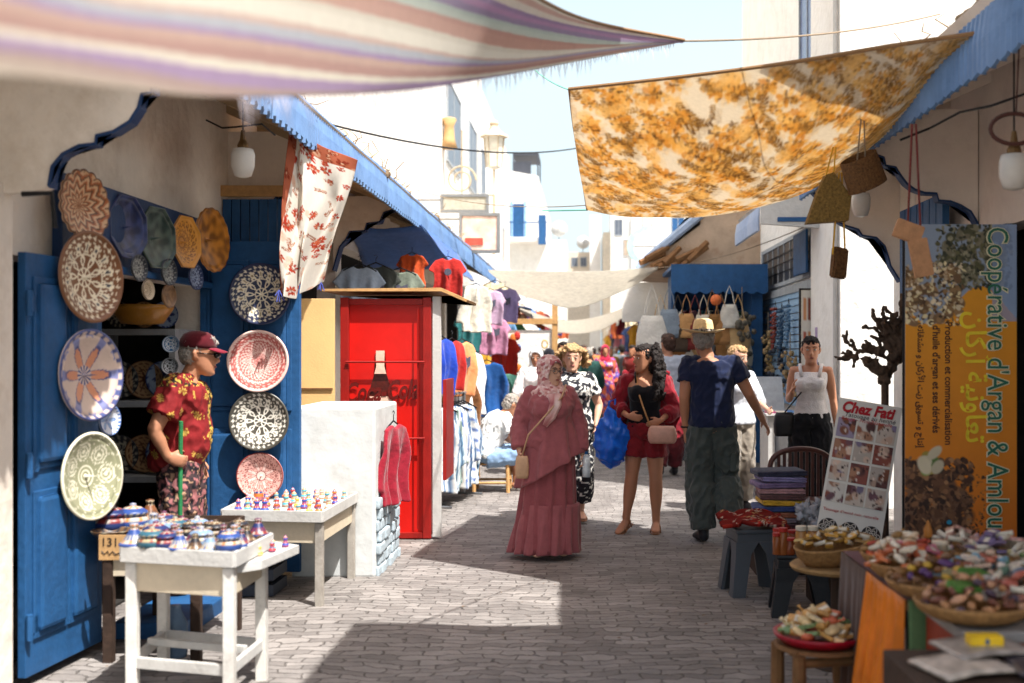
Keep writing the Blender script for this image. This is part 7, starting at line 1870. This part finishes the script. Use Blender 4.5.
# blue plastic bag
bm = BM(); rs = []; n = 36
for q in range(11):
    t = q/10; w = [.03, .06, .09, .115, .135, .145, .15, .145, .13, .1, .04][q]
    rs.append([V((w*math.cos(2*PI*j/n)*(1+.1*math.sin(5*2*PI*j/n+q*.7)), w*.7*math.sin(2*PI*j/n)*(1+.12*math.sin(7*2*PI*j/n+q)), .12-.5*t)) for j in range(n)])
rings(bm, rs)
t = thing('plastic_bag', 'bright blue plastic carrier bag hanging from the young woman arm', 'bag', W(f, (-.3, -.08, 1.0)))
me = voxel(bm, .01, 2, 'bag', .022, .12, 4); link('bag_body', me, mat('blue_film', '#1878ee', rough=.3, bump=.9, bscale=14, spec=.6, trans=.3), t, True)
bm = BM(); tube(bm, [(-.03, 0, .1), (-.02, -.01, .18), (.03, 0, .2), (.03, 0, .1)], .01, 6); obj('handle', bm, MATS['blue_film'], t)

# 3 man in straw hat, back view
NV = fab('navy_tee', '#1f2742', bump=.35, bscale=12); CG = fab('cargo_grey', '#4c5350', bump=.7, bscale=14)
f = Fig('tall man seen from behind in straw hat, navy T-shirt and grey cargo trousers', (gx(711, 9.45), 9.45, .02), PI-.05, 1.8, dict(neck=(.025, .0, 1.43), head=(.06, -.04, 1.57),
    Re=(-.3, .02, 1.14), Rw=(-.42, -.12, .93), Rd=(-.5, -.5, -.8), Le=(.21, .05, 1.12), Lw=(.2, -.0, .87), Ld=(.0, -.1, -1),
    Lk=(.09, -.03, .49), La=(.06, .03, .085), Lt=(.25, -1, 0), Rk=(-.12, -.1, .5), Ra=(-.15, .1, .15), Rt=(-.2, -1, -.5)), 'tan', .0, 0, 0, 1.06, False, .009)
f.top(NV, 'tshirt', .27, .022, .03, -.55, .85, disp=.014)
f.trousers(CG, 'trousers', .985, .02, .04, .15, .02)
f.shoes(mat('shoe_dark', '#26262a', rough=.6)); f.hair(HAIRG, 'short')
bm = BM(); M = f.HM
for s in (-1, 1):
    obox(bm, V((s*.17, .0, .62))*f.k, .05, .12, .16, None, .008)
obj('cargo_pocket', bm, CG, f.root)
bm = BM(); q = V(f.J['Lw']); tube(bm, [q+V((.034*math.cos(2*PI*i/16), .034*math.sin(2*PI*i/16), .02)) for i in range(17)], .008, 6); obj('wristwatch', bm, BLACKM, f.root)
ht = thing('straw_hat', 'cream straw hat with dark band on the tall man', 'hat', W(f, V(f.HM.translation)/f.k+V((0, .01, .055))), PI, None)
bm = BM(); pr = [(.0, .125), (.05, .122), (.078, .108), (.088, .07), (.094, .02), (.098, .0), (.14, -.004), (.185, .002), (.19, .008), (.14, .004), (.1, .012)]
rings(bm, [[V((r*math.cos(2*PI*j/36)*.95, r*math.sin(2*PI*j/36)*1.05, z+.03*(r/.19)**2*abs(math.cos(2*PI*j/36))*(1 if r > .12 else 0))) for j in range(36)] for r, z in [(max(r, .001), z) for r, z in pr]]); obj('hat_body', bm, STRAW, ht, True)
bm = BM(); rings(bm, [[V((r*math.cos(2*PI*j/36)*.95, r*math.sin(2*PI*j/36)*1.05, z)) for j in range(36)] for r, z in ((.1015, .006), (.097, .034))], False, False); o = obj('hat_band', bm, BLACKM, ht, True); o.modifiers.new('t', 'SOLIDIFY').thickness = .003

# 4 man in grey T-shirt and maroon trousers
f = Fig('man walking away in pale grey T-shirt and maroon trousers', (gx(668, 14.3), 14.3, .02), PI+.1, 1.78, dict(Lk=(.09, -.05, .49), La=(.1, .05, .1), Ra=(-.1, -.1, .09)), 'tan', .3, 0, 0, 1.05, False, .011)
f.top(fab('pale_grey_tee', '#a7adb8', bump=.3), 'tshirt', .27, .022, .03, -.55); f.trousers(fab('maroon_chino', '#5a1f24'), 'trousers', .97, .018, .03); f.shoes(mat('shoe_dark', '#26262a')); f.hair(HAIRR, 'short')
# 5 older blond woman
f = Fig('fair-haired older woman in white shirt half hidden behind the tall man', (gx(737, 11.2), 11.2, .02), .5, 1.62, dict(Le=(.24, -.05, 1.12), Lw=(.2, -.25, 1.05), Re=(-.2, .0, 1.12)), 'fair', .3, .1, 0, 1.08, True, .011)
f.top(fab('white_shirt', '#c9ccd2'), 'shirt', .6, .022, .025, -.6); f.trousers(fab('sand_trousers', '#8f8578'), 'trousers', .97, .018, .03); f.shoes(mat('shoe_dark', '#26262a')); f.hair(HAIRB, 'short')
# 6 tank-top woman
f = Fig('dark-haired woman in white ribbed tank top and black trousers by the display wall', (gx(811, 10.6), 10.6, .02), -.25, 1.7, dict(
    Re=(-.2, .0, 1.12), Rw=(-.16, -.2, 1.2), Rd=(.2, -.2, .9), Le=(.2, .04, 1.12), Lw=(.23, -.02, .87)), 'tan', .1, 0, 0, .98, True, .008)
f.top(fab('white_rib', '#d0cbc8', bump=.5, bscale=70), 'tank_top', 0, .012, 0, .05, .62, disp=.003); f.trousers(fab('black_wide', '#18181b'), 'trousers', .97, .02, .05, .3)
bm = BM()
for q in (-1, 1): tube(bm, [V((q*.08, -.115, 1.33))*f.k, V((q*.095, -.075, 1.42))*f.k, V((q*.1, .0, 1.45))*f.k, V((q*.1, .07, 1.4))*f.k], (.016*f.k), 8, .35, (1, 0, 0))
obj('top_straps', bm, MATS['white_rib'], f.root, True); f.hair(HAIRD, 'bun'); f.sandals(BLACKM)
bag_thing('shoulder_bag', 'black crossbody bag of the woman in the white tank top', 'bag', W(f, (-.24, -.08, 1.0)), (.2, .09, .22), mat('black_leather', '#1b1b1e', rough=.5), .3, [W(f, (-.24, -.1, 1.0)), W(f, (-.13, -.15, 1.15)), W(f, (-.02, -.14, 1.28)), W(f, (.08, -.1, 1.42)), W(f, (.1, 0, 1.46))])
# 7 shopkeeper
f = Fig('elderly shopkeeper in red patterned shirt and maroon cap holding a green stick', (gx(181, 7.1), 7.1, .02), PI/2+.15, 1.7, dict(
    pel=(0, .03, .93), chest=(0, -.0, 1.25), neck=(0, -.05, 1.41), head=(0, -.11, 1.55), Ls=(.185, -.01, 1.37), Rs=(-.185, -.01, 1.37),
    Re=(-.28, .1, 1.1), Rw=(-.24, .03, .93), Rd=(.0, -.75, -.2), Rth=(0, 0, 1), Rn=(1, 0, 0), Rc=1.5, Le=(.22, .06, 1.1)), 'tan', .05, .08, 0, 1.12, False, .008, belly=.05)
rt = f.top(None, 'shirt', .34, .03, .05, -.75, .85, disp=.016)
cs_ = []
for v in rt.data.vertices:
    p = v.co; gxx = (p.z*1.0+.02*math.sin(p.y*30))/.125; gy = p.y/.12 if abs(v.normal.x) > .5 else p.x/.12
    gy += .5*(int(math.floor(gxx)) % 2); a = (gxx % 1)-.5; b = (gy % 1)-.5; d = math.hypot(a, b)
    edge = p.y < -.13 and abs(p.x) < .05
    if d < .13: c = hx('#b08f45') if (math.sin(math.atan2(a, b)*6) > -.3) else hx('#7a4a18')
    elif d < .2 and math.sin(math.atan2(a, b)*10) > 0: c = hx('#c8a448')
    elif p.z > 1.36*f.k and noise.noise(p*40) > -.05: c = hx('#1b1712') if noise.noise(p*60) > -.1 else hx('#c8a448')
    elif edge: c = hx('#c8a448') if noise.noise(p*50) > .0 else hx('#1b1712')
    elif p.z < .83*f.k: c = hx('#d0b060') if noise.noise(p*45) > -.1 else hx('#7a1a14')
    else: c = hx('#7a1518')
    cs_.append(c)
setcol(rt.data, np.array(cs_)); rt.data.materials.clear(); rt.data.materials.append(mat('shirt_print', (1, 1, 1), attr=True, rough=.85, bump=.3, bscale=20))
pt = f.trousers(None, 'trousers', .93, .02, .05, .1, .02)
spotty(pt.data, '#3a2a2c', ['#8f5a5a', '#1a1a22', '#b08a70'], 30, .08); pt.data.materials.clear(); pt.data.materials.append(mat('trouser_print', (1, 1, 1), attr=True, rough=.85, bump=.3, bscale=20))
f.hair(HAIRG, 'short'); f.sandals(mat('sandal_grey', '#4a4038'))
M = f.HM
cp = thing('baseball_cap', 'maroon cap with pink peak on the shopkeeper', 'hat', (0, 0, 0)); cp.matrix_world = Matrix.Translation(f.root.location) @ Matrix.Rotation(f.root.rotation_euler.z, 4, 'Z') @ M
bm = BM(); rings(bm, [[V((r*math.cos(2*PI*j/28), .012+r*1.22*math.sin(2*PI*j/28), z)) for j in range(28)] for r, z in ((.083, .04), (.087, .06), (.084, .085), (.07, .115), (.04, .135), (.005, .14))]); obj('cap_crown', bm, fab('maroon_cap', '#4f121b'), cp, True)
bm = BM(); rs = []
for i in range(7):
    t = i/6; y = -.085-.075*t; w = .075*(1-.35*t*t); rs.append([V((w*(q/5-1), y+.03*abs(q/5-1)**2*(1-t*.2), .05-.02*t-.01*(q/5-1)**2)) for q in range(11)])
rings(bm, rs, close=False); o = obj('cap_peak', bm, fab('cap_peak', '#7a1c2e'), cp, True); o.modifiers.new('t', 'SOLIDIFY').thickness = .005
bm = BM(); 
for q in (-1, 1): ball(bm, M @ V((q*.032, -.1, .006)), .02*f.k, 10); tube(bm, [M @ V((q*.055, -.09, .01)), M @ V((q*.08, .01, .012))], .003, 5)
obj('sunglasses', bm, mat('lens_dark', '#15110f', rough=.15), f.root, True)
hw = W(f, V(f.J['Rw'])/f.k+V((.02, -.07, -.0)))
bm = BM(); tube(bm, [hw+V((.01, -.02, .22)), hw, hw+V((-.01, .02, -.75))], .013, 8); tag(obj('green_stick', bm, mat('green_paint', '#2c7a4a', rough=.5)), 'green painted stick gripped by the shopkeeper', 'stick')

# 8 seated man in white
f = Fig('bald man in white shirt seated on a stool with his back to us', (gx(484, 12.75), 12.75, -.5), PI/2+.35, 1.7, dict(
    pel=(0, .0, .95), chest=(0, -.13, 1.24), neck=(0, -.24, 1.38), head=(0, -.33, 1.47), Ls=(.18, -.2, 1.34), Rs=(-.18, -.2, 1.34), Le=(.22, -.32, 1.1), Lw=(.15, -.48, 1.0), Re=(-.22, -.3, 1.1), Rw=(-.15, -.46, 1.0),
    Lk=(.15, -.43, .93), Rk=(-.15, -.43, .93), La=(.17, -.42, .6), Ra=(-.15, -.5, .6)), 'tan', 0, .4, 0, 1.12, False, .01)
f.top(fab('white_cotton', '#d6d8d6', bump=.6, bscale=12), 'shirt', .3, .024, .03, -.7, disp=.02); f.trousers(fab('denim_shorts', '#7f9ab8'), 'shorts', .5, .02, .03); f.hair(HAIRG, 'bald'); f.sandals(mat('sandal_grey', '#4a4038'))
rattan_stool((gx(492, 12.8), 12.85, 0), 'low rattan stool the seated man in white sits on', s=1., h=.38, w=.38)
# 9 white hijab woman
f = Fig('young woman in white robe and white headscarf behind the seated man', (gx(536, 14.6), 14.6, .02), .1, 1.6, dict(Re=(-.25, -.02, 1.1), Rw=(-.2, -.25, 1.05), Lw=(.15, -.25, 1.0)), 'tan', -.15, .1, 0, 1.05, True, .011)
WR = fab('white_robe', '#d2ccca'); f.top(WR, 'robe_top', .95, .03, .03, -.6); f.skirt(WR, 1.0, .06, .2, .3, 'robe', seed=4); f.hijab(fab('white_scarf', '#d8d4d2')); 
# 10 curly blond woman with patterned top
f = Fig('woman with curly blond hair in black and white patterned top behind the rose tunic', (gx(572, 10.5), 10.5, .02), .15, 1.62, dict(Le=(.27, .02, 1.12), Lw=(.22, -.1, .95), La=(.09, .05, .11)), 'fair', -.1, 0, 0, 1.2, True, .01)
tp_ = f.top(None, 'blouse', .3, .025, .03, -.6, disp=.012); spotty(tp_.data, '#d6d4cc', ['#1c1c22', '#2a2a30', '#d6d4cc'], 17, .02); tp_.data.materials.clear(); pm = mat('mono_print', (1, 1, 1), attr=True, rough=.9); tp_.data.materials.append(pm)
tr_2 = f.trousers(None, 'trousers', .9, .02, .04, .2); spotty(tr_2.data, '#d6d4cc', ['#1c1c22', '#2a2a30', '#1c1c22'], 22, .0, 3); tr_2.data.materials.clear(); tr_2.data.materials.append(pm)
f.hair(HAIRB, 'curly'); f.sandals(mat('sandal_tan', '#8a5f44'))
# crowd further away
def far(label, px, Yd, rz, H, tc, bc, hr, kind='tee', skirt=False, scarf=None, spots=None, bld=1.05, skin='tan', yaw=0.):
    f = Fig(label, (gx(px, Yd), Yd, .02), rz, H, dict(Lk=(.09, -.05, .49), La=(.1, .06, .1), Ra=(-.1, -.08, .09)), skin, yaw, 0, 0, bld, skirt, .018)
    m = fab('far_'+tc[1:], tc); o = f.top(None if spots else m, 'top', .95 if skirt else .28, .025, .03, -.6)
    if spots:
        spotty(o.data, tc, spots, 12, .05); o.data.materials.clear(); o.data.materials.append(pm)
    if skirt:
        s = f.skirt(None if spots else m, 1.0, .08, .19, .29, 'robe', seed=px)
        if spots: spotty(s.data, tc, spots, 12, .05); s.data.materials.append(pm)
    else: f.trousers(fab('far_'+bc[1:], bc), 'trousers', .97, .018, .03)
    if scarf: f.hijab(fab('far_'+scarf[1:], scarf))
    else: f.hair(hr, 'short')
    return f
far('woman in long red and violet flowered dress with crimson headscarf', 605, 24, .1, 1.68, '#b03048', '#333333', HAIRD, skirt=True, scarf='#a01f3c', spots=['#d8704a', '#5a4a9a', '#d8a0a8'])
far('person in a dark green hooded robe left of the flowered dress', 589, 22, PI, 1.62, '#23443f', '#23443f', HAIRG, skirt=True, bld=1.2)
far('woman with black headscarf and violet top under the tan frame', 549, 19, 2.8, 1.6, '#5a3f8c', '#222222', HAIRD, skirt=True, scarf='#1a1a22')
far('man in black T-shirt right of the tan display frame', 563, 19.5, .5, 1.72, '#1c1c20', '#3a3f4c', HAIRD)
far('man in white T-shirt in the middle distance', 576, 27, .2, 1.72, '#cfd3d8', '#4a5060', HAIRD)
far('person in lilac shirt deep in the crowd', 569, 31, PI, 1.7, '#8a86b4', '#333a4a', HAIRR)
far('person in pale blue shirt beyond the man in white', 582, 34, 0, 1.7, '#8fa8c8', '#2a2f3a', HAIRD)
far('person in orange top at the far end of the lane', 594, 38, PI, 1.65, '#c8703c', '#3a3a44', HAIRD)
far('person in grey jacket near the far right garments', 622, 30, PI, 1.72, '#6f7278', '#2c2f38', HAIRD)
far('woman in turquoise robe near the lane end', 612, 40, 0, 1.62, '#3f8a90', '#333333', HAIRD, skirt=True, scarf='#d0c8b8')
far('person in dark red jumper by the far right garments', 633, 25, -.6, 1.68, '#7a2420', '#1f2430', HAIRD)
far('person in beige shirt at the far left garments', 556, 25, .8, 1.7, '#b8a486', '#3a332c', HAIRR)
far('small figure in navy top at the lane end', 600, 46, PI, 1.7, '#26304c', '#23262f', HAIRD)
far('small figure in white robe at the lane end', 587, 48, 0, 1.65, '#d0ccc4', '#333333', HAIRD, skirt=True, scarf='#c8c0b4')

cl = [('#a8432f', 'rust'), ('#d0ccc4', 'white'), ('#2c4470', 'denim blue'), ('#7a6a4a', 'khaki'), ('#16181c', 'black'), ('#8f9cae', 'pale grey-blue'), ('#b08a3a', 'mustard'), ('#5a3c5a', 'plum')]
for i in range(16):
    c, nm = cl[(i*3) % 8]; px = 552+((i*29) % 84); Yd = 26+i*1.7
    far('distant %s in %s %s, %s of the far crowd going away' % (['man', 'woman'][i % 2], nm, ['shirt', 'robe'][i % 2], ordw(i)), px, Yd, [0, PI, .4, PI-.5][i % 4], 1.6+.03*(i % 5), c, ['#2c2f38', '#3a332c', '#4a5060'][i % 3], [HAIRD, HAIRR, HAIRG][i % 3], skirt=bool(i % 2), scarf=[None, '#c8c0b4', None, '#3a3440'][i % 4])

# scattered litter and leaves on the setts
bm = BM(); rr = random.Random(21)
for i in range(220):
    x, y = rr.uniform(-2.4, 2.4), rr.uniform(4.2, 20); s = rr.uniform(.004, .014); a = rr.uniform(0, 3)
    n = 5; vs = [bm.verts.new((x+s*math.cos(a+2*PI*j/n)*rr.uniform(.6, 1.3), y+s*math.sin(a+2*PI*j/n)*rr.uniform(.6, 1.3), .026+rr.uniform(0, .004))) for j in range(n)]; bm.faces.new(vs)
o = obj('litter', bm, mat('litter_tan', '#6f5c48', var=.6, scale=2, bump=0)); o['kind'] = 'stuff'
for px, py, Yd, par in ((556, 236, 61.5, ub2), (617, 203, 65.5, tb)):
    pass
for i, (px, py, Yd) in enumerate(((559, 238, 62.5), (583, 250, 75.5), (640, 210, 52.5))):
    p = at(px, py, Yd); t = thing('satellite_dish', ['pale satellite dish on the narrow white house', 'pale satellite dish on the low cream house', 'pale satellite dish above the crescent sign'][i], 'satellite dish', p)
    bm = BM(); rings(bm, [[V((r*math.cos(2*PI*j/20), -.3+1.3*r*r+.2*r*math.sin(2*PI*j/20), r*math.sin(2*PI*j/20)+.5)) for j in range(20)] for r in (.02, .2, .35, .45)], True, False); obj('dish', bm, mat('dish_grey', '#b8b8b4'), t, True)
    bm = BM(); tube(bm, [(0, 0, -.3), (0, 0, .5)], .03, 6); tube(bm, [(0, -.3, .5), (0, -.8, .5)], .02, 5); obj('mast', bm, STEEL, t)
